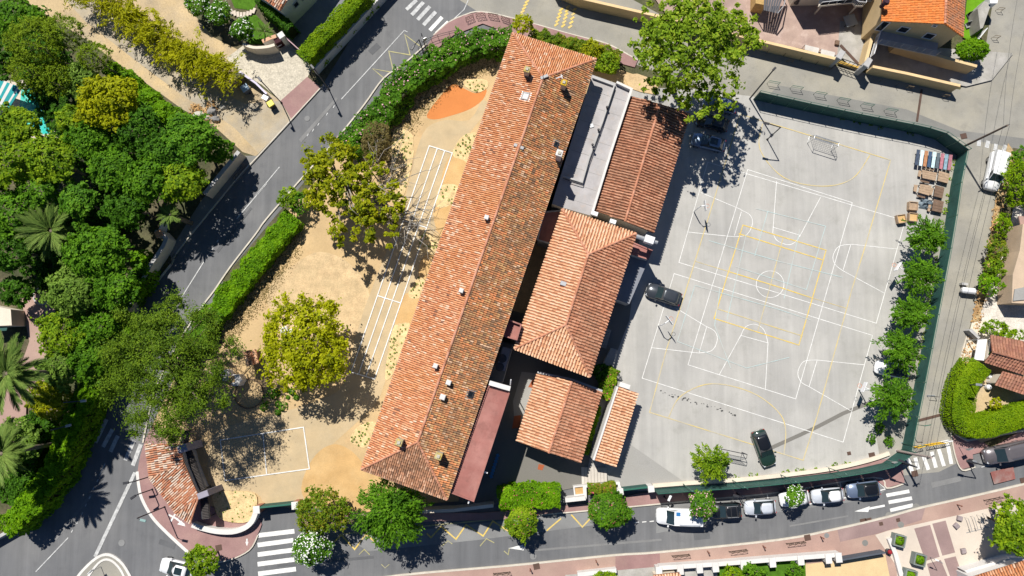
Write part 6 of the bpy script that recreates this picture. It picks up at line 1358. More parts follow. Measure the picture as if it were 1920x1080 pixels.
# ---- right edge gardens
tree('clipped_bush', 'oval clipped bush beside the garage drive', 1822, 94, 36, 2.4, L_HED, 92, ry=25, dens=170, size=.11, nclump=90, shell=(.7, .95), lump=.1, cr=.14, cat='bush', fill=260)
tree('garden_bush', 'large dense bush beside the white van in the lane', 1916, 345, 36, 3.0, L_HEDY, 93, ry=52, dens=110, size=.13, nclump=80, shell=(.7, 1.02), lump=.25, cat='bush')
tree('garden_bush', 'leafy bush in the upper right gap above the dense bush', 1918, 296, 20, 2.6, L_MID, 94, dens=90, size=.16, cat='bush')
for i, (u, v, r, ry, m, lb) in enumerate(((1880, 420, 18, 24, L_HEDY, 'bright bush below the dense lane bush'), (1868, 470, 20, 32, L_RED, 'brownish green bush beside the lane and gravel'), (1862, 505, 20, 24, L_BRI, 'light green bush on the gravel edge'), (1856, 535, 24, 22, L_HED, 'round green bush with white lamp beside it'), (1865, 615, 26, 16, L_HEDY, 'feathery yellow-green bush above the brown roof'), (1900, 628, 24, 12, L_HEDY, 'sprawling yellow-green bush overhanging the brown roof'), (1866, 757, 12, 12, L_YEL, 'small yellow bush in the sandy garden'))):
    tree('garden_bush', lb, u, v, r, 2.0, m, 100 + i, ry=ry, dens=100, size=.14, rz=.7, cat='bush')
hedge('clipped_hedge', 'large clipped hedge wrapping the sandy garden at the right', [(1836, 692), (1818, 720), (1808, 765), (1815, 796), (1850, 800), (1900, 786), (1960, 770)], 44, 2.6, L_HEDY, 110, dens=190, size=.085, bump=.06, ragged=.07, sm=14)
tree('garden_bush', 'small green bush between bungalow roof and carport', 1863, 663, 8, 2.9, L_MID, 111, dens=110, size=.12, cat='bush')
for i, (u, v, r, ry, lb) in enumerate(((1135, 1085, 30, 12, 'clipped bush at the bottom edge left of the red crossing'), (1375, 1078, 22, 16, 'yellow-green bush behind the white garden wall'), (1412, 1072, 26, 14, 'dark bush behind the white garden wall'), (1490, 1072, 18, 16, 'round tree on the lawn behind the white wall'))):
    tree('garden_bush', lb, u, v, r, 1.8, (L_HEDY, L_HEDY, L_MID, L_MID)[i], 120 + i, ry=ry, dens=100, size=.14, cat='bush')
for i, (u, v, r) in enumerate(((1650, 802, 11), (1635, 823, 9), (1668, 828, 10))):
    tree('weed_patch', ('tall weed tuft under the bottom fence tree', 'small weed tuft farthest out on the concrete', 'weed tuft beside the curved green fence')[i], u, v, r, .5, L_MID, 130 + i, dens=90, size=.12, cat='weed', rz=.4, limbs=3)
# planting beds and weeds: low plants nobody could count
def scatter(label, poly, n, m, seed, size=.085, r=.12, hgt=.22, name='bed_plants', per=12):
    rng = np.random.default_rng(seed); q = np.array(poly, float); lo, hi = q.min(0), q.max(0); pts = []
    def inside(p):
        c = False
        for i in range(len(q)):
            a, b = q[i], q[i - 1]
            if (a[1] > p[1]) != (b[1] > p[1]) and p[0] < (b[0] - a[0]) * (p[1] - a[1]) / (b[1] - a[1]) + a[0]: c = not c
        return c
    k = 0
    while len(pts) < n and k < n * 60:
        k += 1; p = lo + rng.random(2) * (hi - lo)
        if inside(p) and all((p[0] - o[0]) ** 2 + (p[1] - o[1]) ** 2 > 16 for o in pts): pts.append(p)
    P3 = []; N3 = []
    for p in pts:
        c = np.array(P(p[0], p[1], .15)); s = rng.uniform(.5, 1.4); g = unit(rng.normal(size=(per, 3))); g[:, 2] = np.abs(g[:, 2])
        P3.append(c + g * r * s * np.array([1, 1, hgt / r])); N3.append(g + np.array([0, 0, .6]))
    V, F = leaves(np.concatenate(P3), np.concatenate(N3), size, rng, .5); o = np_mesh(name, V, F, m); o['kind'] = 'stuff'; o['label'] = label
    return o
NM = ('north of the lanes', 'beside the lanes', 'middle of the lanes', 'lower lanes', 'long bed by the roof', 'south roof bed', 'gatehouse', 'tree shade', 'orange mound', 'upper hedge')
for i, q in enumerate(BEDS):
    scatter('low plants in the mulch bed %s' % NM[i], q, (26, 10, 14, 12, 34, 22, 60, 30, 14, 22)[i], (L_OLI, L_OLE, L_OLI, L_OLI, L_OLI, L_OLI, L_MID, L_OLI, L_OLI, L_OLI)[i], 300 + i)
scatter('rusty low plants in the gatehouse mulch bed', BEDS[6], 40, L_DRY if 0 else L_RED, 320)
scatter('shaded shrubs under the yellow tree', [(490, 735), (560, 725), (575, 755), (520, 775), (492, 765)], 12, L_OLE, 321, size=.18, r=.45, hgt=.6, per=40)
scatter('dry grass tufts along the lane verge', [(1876, 335), (1862, 400), (1845, 505), (1815, 640), (1795, 700), (1786, 780), (1800, 790), (1830, 640), (1862, 505), (1882, 400)], 160, mat('straw', (.45, .26, .10), var=.3, vs=2, island=.4), 322, size=.12, r=.25, hgt=.15, name='dry_grass')
scatter('weeds along the foot of the court fence', [(1560, 210), (1715, 245), (1712, 254), (1560, 222)], 16, L_BRI, 323, size=.12, r=.25, name='weeds')
scatter('weeds on the kerb wall of the court', [(1300, 900), (1460, 885), (1600, 865), (1600, 872), (1460, 893), (1300, 907)], 26, L_HEDY, 324, size=.11, r=.2, name='weeds')
scatter('weeds along the right lane fence foot', [(1785, 300), (1790, 300), (1745, 600), (1700, 850), (1694, 850), (1735, 600)], 60, L_HEDY, 325, size=.11, r=.2, name='weeds')
scatter('dry grass around the boulders', [(360, 195), (400, 190), (412, 225), (380, 235), (355, 215)], 40, mat('straw', ()), 326, size=.14, r=.3, name='dry_grass')
scatter('fallen leaves under the hedge', [(940, 100), (880, 120), (800, 160), (740, 220), (700, 300), (730, 310), (790, 215), (860, 150), (930, 130)], 420, L_DRY, 327, size=.085, r=.8, hgt=.03, name='fallen_leaves', per=16)
scatter('fallen leaves beside the bright hedge', [(560, 425), (500, 500), (450, 560), (400, 640), (430, 650), (500, 560), (560, 470)], 300, L_DRY, 328, size=.085, r=.8, hgt=.03, name='fallen_leaves', per=16)
# ------------------------------------------------------------------ vehicles
M_TYRE = plain('tyre_rubber', (0.02, 0.02, 0.02), .8)
M_RIM = plain('rim_metal', (0.35, 0.35, 0.36), .35, metal=.7)
M_HEAD = plain('headlight_glass', (0.6, 0.62, 0.65), .1)
M_TAIL = plain('taillight_red', (0.35, 0.01, 0.01), .2)
M_PLATE = plain('number_plate', (0.7, 0.7, 0.68), .5)
M_BUMP = plain('bumper_plastic', (0.03, 0.03, 0.032), .6)
M_CGLASS = plain('car_glass', (0.02, 0.035, 0.04), .05, spec=.8)
def paint(name, col, metal=0.0): return plain(name, col, .28, metal=metal, coat=.8)
C_WHITE = paint('white_car_paint', (.80, .80, .80)); C_SILV = paint('silver_car_paint', (.60, .63, .68), .15); C_BLACK = paint('black_car_paint', (.008, .009, .011)); C_GREY = paint('dark_grey_paint', (.055, .062, .072), .3)
C_GREEN = paint('dark_green_paint', (.018, .045, .032), .2); C_BLUE = paint('blue_grey_paint', (.18, .23, .33), .35); C_VAN = paint('grey_van_paint', (.15, .135, .14), .3); C_SKYGREY = paint('sky_tinted_grey_paint', (.16, .22, .32), .4)  # last paint: sky reflection on a dark grey body put into the colour
def car(label, cat, front, rear, W, H, body, roofm=None, style='hatch', roof_extra=None, name='parked_car'):
    f, r = P(*front, .55), P(*rear, .55); L = (f - r).length; c = (f + r) / 2; rz = math.atan2(f.y - r.y, f.x - r.x)
    t = thing(name, label, cat, Vector((c.x, c.y, .13)), None, rz); hw = W / 2
    if style == 'van':
        st = [(0, .93, .60), (.02, .98, .62), (.3, 1, .62), (.6, 1, .62), (.76, 1, .58), (.86, .99, .52), (.94, .93, .47), (.98, .82, .40), (1, .70, .33)]; gb = (.005, .80); gt = (.02, .64); tw = .86
    elif style == 'suv':
        st = [(0, .76, .52), (.02, .88, .60), (.10, .98, .64), (.3, 1, .64), (.6, 1, .63), (.74, 1, .61), (.86, .99, .57), (.95, .90, .50), (.985, .78, .44), (1, .66, .38)]; gb = (.05, .73); gt = (.13, .55); tw = .76
    else:
        st = [(0, .72, .48), (.02, .85, .58), (.10, .96, .62), (.3, 1, .63), (.6, 1, .62), (.74, 1, .59), (.86, .97, .53), (.95, .86, .46), (.985, .74, .41), (1, .62, .36)]; gb = (.05, .74); gt = (.17, .54); tw = .70
    mb = MB(); vs = []; n = 9
    for k, w, zt in st:
        x = (k - .5) * L; w *= hw; z = zt * H
        vs += [(x, -w * .90, .2), (x, -w, .36), (x, -w, z * .78), (x, -w * .90, z - .03), (x, 0, z + .04), (x, w * .90, z - .03), (x, w, z * .78), (x, w, .36), (x, w * .90, .2)]
    fs = []
    for i in range(len(st) - 1):
        for k in range(n):
            k2 = (k + 1) % n; fs.append([i * n + k, i * n + k2, (i + 1) * n + k2, (i + 1) * n + k])
    fs += [list(range(n))[::-1], [(len(st) - 1) * n + k for k in range(n)]]
    mb.add(vs, fs).build('body', body, t, local=True, smooth=True)
    zb = lambda k: np.interp(k, [s[0] for s in st], [s[2] for s in st]) * H - .05
    # cabin: base corners and top corners
    xb = [(g - .5) * L for g in gb]; xt = [(g - .5) * L for g in gt]; wb, wt = hw * .90, hw * tw; zt = H - .04
    B = [Vector((xb[0], -wb, zb(gb[0]))), Vector((xb[0], wb, zb(gb[0]))), Vector((xb[1], wb * .93, zb(gb[1]))), Vector((xb[1], -wb * .93, zb(gb[1])))]
    Tt = [Vector((xt[0], -wt, zt - .05)), Vector((xt[0], wt, zt - .05)), Vector((xt[1], wt, zt - .02)), Vector((xt[1], -wt, zt - .02))]
    mb = MB().add(B + Tt, [[0, 1, 5, 4], [1, 2, 6, 5], [2, 3, 7, 6], [3, 0, 4, 7], [4, 5, 6, 7]]); mb.build('cabin', body if style == 'van' else M_BUMP, t, local=True)
    def glass(nm, q, ins, m=M_CGLASS):
        cc = sum(q, Vector((0, 0, 0))) / 4; nn = (q[1] - q[0]).cross(q[2] - q[0]).normalized()
        if nn.dot(cc - Vector((0, 0, H * .4))) < 0: nn = -nn
        MB().quad(*[cc + (p - cc) * ins + nn * .012 for p in q]).build(nm, m, t, local=True)
    glass('windshield', [B[2], B[3], Tt[3], Tt[2]], .92)
    if style != 'van' or roof_extra == 'rear_glass': glass('rear_window', [B[0], B[1], Tt[1], Tt[0]], .86)
    if style == 'van':
        for a, b, c2, d in ((B[3], B[0], Tt[0], Tt[3]), (B[1], B[2], Tt[2], Tt[1])):
            if a is B[3]: q = [a, a.lerp(b, .24), d.lerp(c2, .20), d]
            else: q = [b.lerp(a, .24), b, c2, c2.lerp(d, .20)]
            glass('side_window', q, .85)
    else:
        glass('side_window', [B[3], B[0], Tt[0], Tt[3]], .88); glass('side_window', [B[1], B[2], Tt[2], Tt[1]], .88)
    # roof panel: gently domed
    vs = []; fs = []; nx, ny = 6, 5; x0, x1 = xt[0] - .06, xt[1] + .05
    for i in range(nx):
        for j in range(ny):
            a, b = i / (nx - 1.0), j / (ny - 1.0) * 2 - 1; e = 1 - .05 * (abs(a - .5) * 2) ** 3
            vs.append((x0 + (x1 - x0) * a, b * wt * 1.03 * e, zt + .045 * (1 - b * b) - .06 * (abs(2 * a - 1)) ** 3 - .015))
    for i in range(nx - 1):
        for j in range(ny - 1): fs.append([i * ny + j, (i + 1) * ny + j, (i + 1) * ny + j + 1, i * ny + j + 1])
    rim = [i * ny for i in range(nx)] + [(nx - 1) * ny + j for j in range(1, ny)] + [i * ny + ny - 1 for i in range(nx - 2, -1, -1)] + [j for j in range(ny - 2, 0, -1)]
    b0 = len(vs); vs += [(vs[k][0], vs[k][1], vs[k][2] - .06) for k in rim]; m_ = len(rim)
    for i in range(m_): fs.append([rim[i], rim[(i + 1) % m_], b0 + (i + 1) % m_, b0 + i])
    rp = MB().add(vs, fs).build('roof_panel', roofm or body, t, local=True, smooth=True)
    if roof_extra == 'ribs':
        for j in range(7): MB().box(((x0 + x1) / 2 - .1, -wt * .78 + j * wt * .26, zt + .04), ((x1 - x0) * .84, .035, .03)).build('roof_rib', roofm or body, rp, local=True)
        MB().box((x1 - .45, wt * -.62, zt + .05), (.48, .42, .02)).build('roof_sticker', mat('blue_sticker', (.03, .16, .38)), rp, local=True)
    if roof_extra == 'rails':
        for s in (-1, 1): MB().box(((x0 + x1) / 2, s * wt * .93, zt + .05), ((x1 - x0) * .8, .05, .05)).build('roof_rail', M_STEEL, rp, local=True)
        for s in (-.3, .12): MB().box(((x0 + x1) / 2 + s * (x1 - x0), 0, zt + .07), (.06, wt * 1.86, .04)).build('roof_bar', M_DARK, rp, local=True)
    if roof_extra == 'sunroof': MB().box((x1 - .75, 0, zt + .035), (.9, wt * 1.3, .02)).build('sunroof', M_CGLASS, rp, local=True)
    wr = .31 if W < 1.85 else .34
    for sx in (-.31, .32):
        for sy in (-1, 1):
            c0 = Vector((sx * L, sy * (hw - .12), wr - .13)); wm = MB().tube([c0 - Vector((0, .11, 0)), c0 + Vector((0, .11, 0))], wr, 16).build('wheel', M_TYRE, t, local=True)
            MB().tube([c0 + Vector((0, sy * .10, 0)), c0 + Vector((0, sy * .118, 0))], wr * .62, 12).build('rim', M_RIM, wm, local=True)
    zh = st[-2][2] * H
    for s in (-1, 1):
        MB().box((L * .445, s * hw * .70, zh * .93 + .02), (L * .07, hw * .30, .12), -s * .42).build('headlight', M_HEAD, t, local=True)
        MB().box((-L * .487, s * hw * .74, st[1][2] * H * .8), (.10, hw * .22, .22)).build('taillight', M_TAIL, t, local=True)
        mr = MB().bbox((xb[1] - .22, s * (hw + .10), zb(gb[1]) + .14), (.17, .24, .15), s * -.2, .04).build('mirror', body, t, local=True)
    MB().box((L * .5 + .005, 0, .38), (.02, .5, .11)).build('number_plate', M_PLATE, t, local=True); MB().box((-L * .5 - .005, 0, .5), (.02, .5, .11)).build('number_plate', M_PLATE, t, local=True)
    MB().box((L * .485, 0, .27), (.12, W * .62, .18)).build('bumper', M_BUMP, t, local=True)
    return t
car('dark grey estate car beside the annexe on the court', 'car', (1212, 542), (1275, 563), 1.85, 1.5, C_GREY, None, 'suv')
car('dark green car with black roof beside the lower goal', 'car', (1443, 873), (1419, 807), 1.85, 1.55, C_GREEN, C_BLACK, 'suv')
car('dark grey car tinted with sky reflection, lowest of those parked under the tall tree', 'car', (1297, 260), (1358, 275), 1.8, 1.45, C_SKYGREY, None, 'hatch', 'sunroof')
car('black car in deep shade, middle of those under the tall tree', 'car', (1305, 222), (1364, 238), 1.8, 1.45, C_BLACK, None, 'hatch')
car('blue-grey car mostly hidden under the tall tree by the fence', 'car', (1318, 188), (1380, 204), 1.8, 1.45, C_BLUE, None, 'hatch')
car('white car with black roof half hidden between fence trees', 'car', (1640, 687), (1703, 699), 1.75, 1.48, C_WHITE, C_BLACK, 'hatch')
car('white van in the right lane with its tail to the crossing', 'van', (1855, 357), (1870, 289), 1.85, 1.85, C_WHITE, None, 'van', name='parked_van')
car('long white van with ribbed roof and blue sticker', 'van', (1230, 966), (1314, 969), 1.95, 1.95, C_WHITE, None, 'van', 'ribs', name='parked_van')
car('black car with roof rails behind the ribbed white van', 'car', (1331, 958), (1388, 955), 1.8, 1.55, C_BLACK, None, 'suv', 'rails')
car('silver white hatchback behind the black car with rails', 'car', (1395, 952), (1453, 949), 1.72, 1.48, C_SILV, None, 'hatch')
car('white car under the small white flowering bush', 'car', (1461, 937), (1515, 930), 1.75, 1.48, C_WHITE, None, 'hatch')
car('pale silver hatchback second from the right in the parking row', 'car', (1521, 931), (1579, 926), 1.72, 1.48, C_SILV, C_WHITE, 'hatch')
car('blue-grey car with black roof nearest the crosswalk', 'car', (1586, 920), (1647, 914), 1.8, 1.5, C_BLUE, C_BLACK, 'suv')
car('dark grey van parked at the right edge below the hedge', 'van', (1843, 857), (1925, 838), 1.95, 1.95, C_VAN, None, 'van', name='parked_van')
car('white car on the road beside the corner tree', 'car', (302, 1057), (365, 1072), 1.8, 1.5, C_WHITE, C_WHITE, 'hatch', 'sunroof', name='white_car')

# ------------------------------------------------------------------ fences
def mesh_fence(label, pts, h_panel, h_post, every, name='court_fence', posts=None, lean=0.0):
    """pixels give the foot of the fence"""
    w = PP(pts, 0.0); t = thing(name, label, 'fence', Vector(w[0]))
    seg = [(w[i + 1] - w[i]).length for i in range(len(w) - 1)]; L = sum(seg); n = max(1, int(round(L / every)))
    def at(s):
        for i, g in enumerate(seg):
            if s <= g or i == len(seg) - 1: return w[i].lerp(w[i + 1], min(1, s / g))
            s -= g
    pp = [at(L * i / n) for i in range(n + 1)]
    for i, p in enumerate(pp):
        MB().tube([p, p + Vector((0, 0, h_post if (posts is None or i % posts == 0) else h_panel + .05))], .045, 6).build('post', M_GREENM, t)
        if i < n:
            q = pp[i + 1]; d = (q - p).normalized()
            MB().wall([p + d * .06, q - d * .06], .05, .05, h_panel).build('panel', M_GREEN, t)
    for z in ([h_panel + .03] + ([h_post] if h_post > h_panel + .2 else [])):
        mb = MB()
        for p, q in zip(pp[:-1], pp[1:]): mb.tube([p + Vector((0, 0, z)), q + Vector((0, 0, z))], .03, 5)
        mb.build('rail', M_GREENM, t)
    return t
mesh_fence('tall green fabric fence between the court and the top road', [(1412, 187), (1500, 207), (1600, 228), (1714, 250), (1752, 262)], 2.5, 3.0, 2.05)
mesh_fence('green fabric fence corner beside the leaning wooden pole', [(1752, 262), (1793, 292)], 2.5, 3.0, 1.6)
mesh_fence('long green fabric fence along the right lane', [(1793, 292), (1782, 345), (1768, 440), (1745, 560), (1722, 680), (1702, 780), (1690, 842)], 2.2, 2.5, 4.0)
fb = smooth_pts([(1690, 842), (1682, 855), (1660, 866), (1610, 878), (1560, 886), (1470, 897), (1380, 906), (1290, 912), (1225, 917)], 4)
mesh_fence('curved green fabric fence along the street side of the court', fb, 3.1, 3.1, 3.0)
for i, (u, v) in enumerate(((1279, 906), (1371, 899), (1461, 889), (1550, 876), (1700, 793), (1690, 830))):
    p = P(u, v, 0); t = thing('fence_pole', ('slim green pole, first along the curved fence from the court gate', 'slim green pole above the pink bush along the curved fence', 'slim green pole above the white bush along the curved fence', 'slim green pole above the two rightmost parked cars', 'slim green pole by the brown drain grate', 'slim green pole at the bend of the green fence')[i], 'pole', p)
    hgt = 5.0 if i < 4 else 3.8; d = Vector((.35, -.2, 0)) if i < 4 else Vector((.6, .15, 0))
    MB().tube([p, p + Vector((0, 0, hgt)), p + Vector((0, 0, hgt + .25)) + d], .05).build('pole', M_GREENM, t); MB().box(p + Vector((0, 0, .06)), (.22, .22, .12)).build('foot', M_STEEL, t)
# slim railings along the top pavement, crowd barriers
t = thing('fence_railing', 'dark railing along the curved rose pavement at the top', 'railing', P(905, 42, 0)); q = PP(smooth_pts([(786, 96), (800, 82), (822, 72), (862, 62)], 4), .12)
mb = MB()
for z in (.5, 1.0): mb.tube([p + Vector((0, 0, z)) for p in q], .03, 5)
for p in q[::2]: mb.tube([p, p + Vector((0, 0, 1.0))], .03, 5)
mb.build('bars', M_DARK, t)
def barrier(label, a, b, h=1.0, m=M_GREENM, cross=False, group=None, name='street_barrier'):
    p, q = P(*a, .12 if cross else 0), P(*b, .12 if cross else 0); t = thing(name, label, 'barrier', (p + q) / 2, group); up = Vector((0, 0, h))
    MB().tube([p, p + up, q + up, q], .035, 6).build('hoop', m, t)
    if cross:
        d = (q - p); mb = MB()
        for k in range(3):
            c, e = p + d * (k / 3.0), p + d * ((k + 1) / 3.0); mb.tube([c + up * .25, e + up * .95], .02, 5).tube([e + up * .25, c + up * .95], .02, 5)
        mb.tube([p + up * .25, q + up * .25], .025, 5); mb.build('crossbars', m, t)
    else: MB().tube([p + up * .55, q + up * .55], .025, 5).build('rail', m, t)
    return t
ORD = ('nearest the tall tree', 'second from the tall tree', 'third from the tall tree', 'third from the brown drain', 'second from the brown drain', 'nearest the brown drain')
for i, (u, v) in enumerate(((1438, 157), (1481, 166), (1525, 177), (1569, 188), (1613, 198), (1657, 208))):
    barrier('green hoop barrier by the top fence, %s' % ORD[i], (u, v), (u + 20, v + 3.5), 1.0, M_GREENM, group='green hoop barriers on the top road')
for i, (a, b) in enumerate((((1259, 1041), (1291, 1038)), ((1366, 1033), (1398, 1029)), ((1473, 1018), (1506, 1014)), ((1843, 937), (1873, 931)), ((925, 1074), (956, 1071)))):
    barrier(('crossed barrier below the pink bush on the pavement', 'crossed barrier below the black car', 'crossed barrier below the white bush', 'crossed barrier at the plaza edge on the right', 'crossed barrier at the bottom edge left of the grate')[i], a, b, .95, M_WOODD, True, 'brown crossed barriers on the pink pavement')
for i, (a, b) in enumerate((((874, 40), (888, 34)), ((893, 33), (910, 31)), ((916, 31), (934, 34)), ((940, 36), (956, 42)))):
    barrier(('crossed barrier at the start of the rose pavement curve', 'crossed barrier second along the rose pavement curve', 'crossed barrier third along the rose pavement curve', 'crossed barrier beside the young yellow tree')[i], a, b, .95, M_WOODD, True, 'brown crossed barriers on the top pavement')
for i, (a, b) in enumerate((((442, 338), (462, 312)), ((322, 495), (334, 478)))):
    barrier(('dark railing on the kerb by the pale road wall', 'dark railing on the kerb by the garden gate')[i], a, b, 1.0, M_DARK, True, 'kerb railings of the left road')
for i, (u, v, w, m) in enumerate(((1713, 838, 14, 1), (1733, 834, 16, 1), (1749, 831, 20, 1), (1762, 828, 16, 0))):
    M_YM = plain('yellow_metal', (.75, .46, .03), .4); a, b = P(u - 1, v, 0), P(u + w - 2, v - 3, 0); t = thing('zigzag_barrier', ('yellow barrier nearest the court fence at the lane mouth', 'yellow barrier in the middle of the lane mouth', 'yellow barrier third from the fence at the lane mouth', 'white metal barrier at the kerb of the lane mouth')[i], 'barrier', (a + b) / 2)
    MB().tube([a, a + Vector((0, 0, 1.1)), b + Vector((0, 0, 1.1)), b], .05).build('hoop', M_YM if m else M_WMET, t); mb = MB()
    for k in range(1, 5): p = a.lerp(b, k / 5.0); mb.tube([p + Vector((0, 0, .2)), p + Vector((0, 0, 1.1))], .025, 5)
    mb.build('bars', M_YM if m else M_WMET, t); c = (a + b) / 2; MB().box(c + Vector((0, 0, .2)), ((b - a).length, .1, .16), math.atan2(b.y - a.y, b.x - a.x)).build('base_bar', M_YM if m else M_WMET, t)
for i, (u, v) in enumerate(((1738, 742), (1765, 751))):
    t = thing('bollard_hoop', ('brown hoop by the lane fence above the drain', 'brown hoop with weeds on the lane')[i], 'hoop', P(u, v, 0)); p = P(u, v, 0); MB().tube([p, p + Vector((0, 0, .9)), p + Vector((.9, -.1, .9)), p + Vector((.9, -.1, 0))], .035).build('hoop', M_DARK, t); MB().box(p + Vector((.45, 0, .03)), (1.0, .2, .06)).build('base', M_STEEL, t)
# pavement bollards
BL = ('below the edge of the arrow marking', 'second from the left on the pink pavement', 'below the ribbed white van', 'below the black car with rails', 'below the silver car', 'between two crossed barriers below the white bush', 'above the plaza stones')
for i, (u, v) in enumerate(((994, 1066), (1117, 1050), (1326, 1033), (1430, 1023), (1432, 1024 + 0), (1538, 1006), (1794, 946))):
    if i == 4: continue
    p = P(u, v, .12); t = thing('bollard', 'slim brown bollard %s' % BL[i], 'bollard', p, 'brown bollards on the pink pavement'); M_BR = plain('rust_metal', (.22, .09, .06), .6)
    MB().lathe(p, [(.09, 0), (.07, .06), (.06, .8), (.09, .86), (.05, .95)], 10).build('post', M_BR, t); MB().lathe(p + Vector((0, 0, .95)), [(.1, 0), (.07, .08), (.02, .12)], 10).build('knob', M_BR, t)
# planters, stones, bike racks of the plaza
for i, (u, v) in enumerate(((1687, 1014), (1725, 1050), (1708, 1080))):
    q = P(u, v, 1.0); t = thing('plaza_planter', ('grey square planter nearest the pink pavement', 'grey square planter in the middle of the plaza edge', 'grey square planter at the bottom edge of the plaza')[i], 'planter', Vector((q.x, q.y, .14)), 'square planters on the plaza'); M_PL = mat('green_grey_planter', (.19, .22, .20), var=.1)
    rot = Matrix.Rotation(-.25, 3, 'Z'); c4 = [Vector((q.x, q.y, 0)) + rot @ Vector((sx * .62, sy * .62, 0)) for sx, sy in ((-1, -1), (1, -1), (1, 1), (-1, 1))]
    MB().wall(c4, .14, .15, 1.1, closed=True).build('sides', M_PL, t); MB().prism([p + Vector((0, 0, .9)) for p in c4], z0=.2).build('soil', M_SOIL, t)
    rng = np.random.default_rng(500 + i); g = unit(rng.normal(size=(160, 3))); g[:, 2] = abs(g[:, 2]); V, F = leaves(np.array([q.x, q.y, .98]) + g * np.array([.5, .5, .35]), g + np.array([0, 0, .5]), .13, rng, .5); np_mesh('plant', V, F, L_HED, t)
for i, (u, v) in enumerate(((1858, 957), (1797, 971), (1791, 985), (1804, 1032), (1917, 941))):
    p = P(u, v, .14); t = MB().bbox(p + Vector((0, 0, .22)), (.55, .55, .45), .3 + i, .06).build('stone_cube', mat('mauve_stone', (.30, .25, .25), var=.2, vs=3), org=p); tag(t, ('rough stone cube right of the bicycle racks', 'stone cube left of the bicycle racks, upper one', 'stone cube left of the bicycle racks, lower one', 'lone stone cube in the open plaza', 'stone cube behind the plaza tree')[i], 'stone', 'stone cubes on the plaza')
t = thing('bicycle_rack', 'silver bicycle rack with four hoops on the plaza', 'bicycle rack', P(1832, 980, .14))
for i in range(4):
    a, b = P(1808 + i * 11, 970 - i * 2.5, .14), P(1815 + i * 11, 992 - i * 2.5, .14); MB().tube([a, a + Vector((0, 0, .75)), b + Vector((0, 0, .75)), b], .03).build('hoop', M_STEEL, t)
MB().tube([P(1812, 999, .2), P(1857, 988, .2)], .04).build('base_bar', M_STEEL, t)
t = thing('plaza_lamp', 'thin low lamp beside the middle plaza planter', 'lamp', P(1743, 1044, .14)); p = P(1743, 1044, .14); MB().tube([p, p + Vector((0, 0, 2.6)), p + Vector((-.6, .3, 2.7))], .035).build('pole', M_STEEL, t); MB().bbox(p + Vector((-.7, .35, 2.7)), (.4, .15, .08), -.4, .02).build('lamp_head', M_WMET, t)
# ------------------------------------------------------------------ goals, hoops, tables on the court
def goal(label, f1, f2, depth, m):
    a, b = P(*f1, ZC), P(*f2, ZC); d = (b - a).normalized(); n = Vector((-d.y, d.x, 0)) * depth; t = thing('handball_goal', label, 'goal', (a + b) / 2); up = Vector((0, 0, 2.0)); MB().tube([a, a + up, b + up, b], .045).build('front_frame', m, t)
    mb = MB()
    for p in (a, b): mb.tube([p + up, p + up + n * .45, p + n, p], .03, 5)
    mb.tube([a + up + n * .45, b + up + n * .45], .03, 5).tube([a + n, b + n], .03, 5); mb.build('rear_frame', m, t)
    mb = MB()
    for k in range(1, 12): e = d * ((b - a).length * k / 12.0); mb.tube([a + e + up + n * .45, a + e + n], .012, 4)
    for k in range(1, 7): z = up * (k / 7.0) + n * (1 - .55 * k / 7.0); mb.tube([a + z, b + z], .012, 4)
    mb.build('net', M_STEEL, t, fix=False); return t
goal('white handball goal at the top of the court', (1514, 269), (1558, 283), 1.0, M_STEEL)
goal('dark handball goal beside the lone court tree', (1344, 838), (1391, 848), -1.0, M_DARK)
def hoop(label, base, bd):
    b = P(*base, ZC); e = P(*bd, 3.2); d = Vector((e.x - b.x, e.y - b.y, 0)); L = d.length; d.normalize(); t = thing('basketball_hoop', label, 'basketball hoop', b)
    MB().tube([b, b + Vector((0, 0, 2.4)), b + d * (L * .35) + Vector((0, 0, 3.2)), Vector((e.x, e.y, 3.3))], .07).build('post', M_WMET, t); rz = math.atan2(d.y, d.x); c = Vector((e.x, e.y, 3.3)); MB().bbox(c + d * .05, (.06, 1.25, .8), rz, .02).build('backboard', M_WMET, t)
    r = c + d * .42 - Vector((0, 0, .32)); mb = MB(); mb.tube([r + Vector((.23 * math.cos(k * .5236), .23 * math.sin(k * .5236), 0)) for k in range(13)], .02, 5); mb.build('rim', plain('orange_rim', (.6, .15, .03), .4), t)
hoop('white basketball hoop half in the tall tree shadow', (1301, 397), (1321, 386))
hoop('dark shadowed basketball hoop near the dark grey car', (1234, 611), (1254, 601))
hoop('white basketball hoop between fence trees at the right edge', (1678, 519), (1676, 500) if 0 else (1684, 500))
hoop('white basketball hoop at the lower right of the court', (1610, 730), (1620, 726))
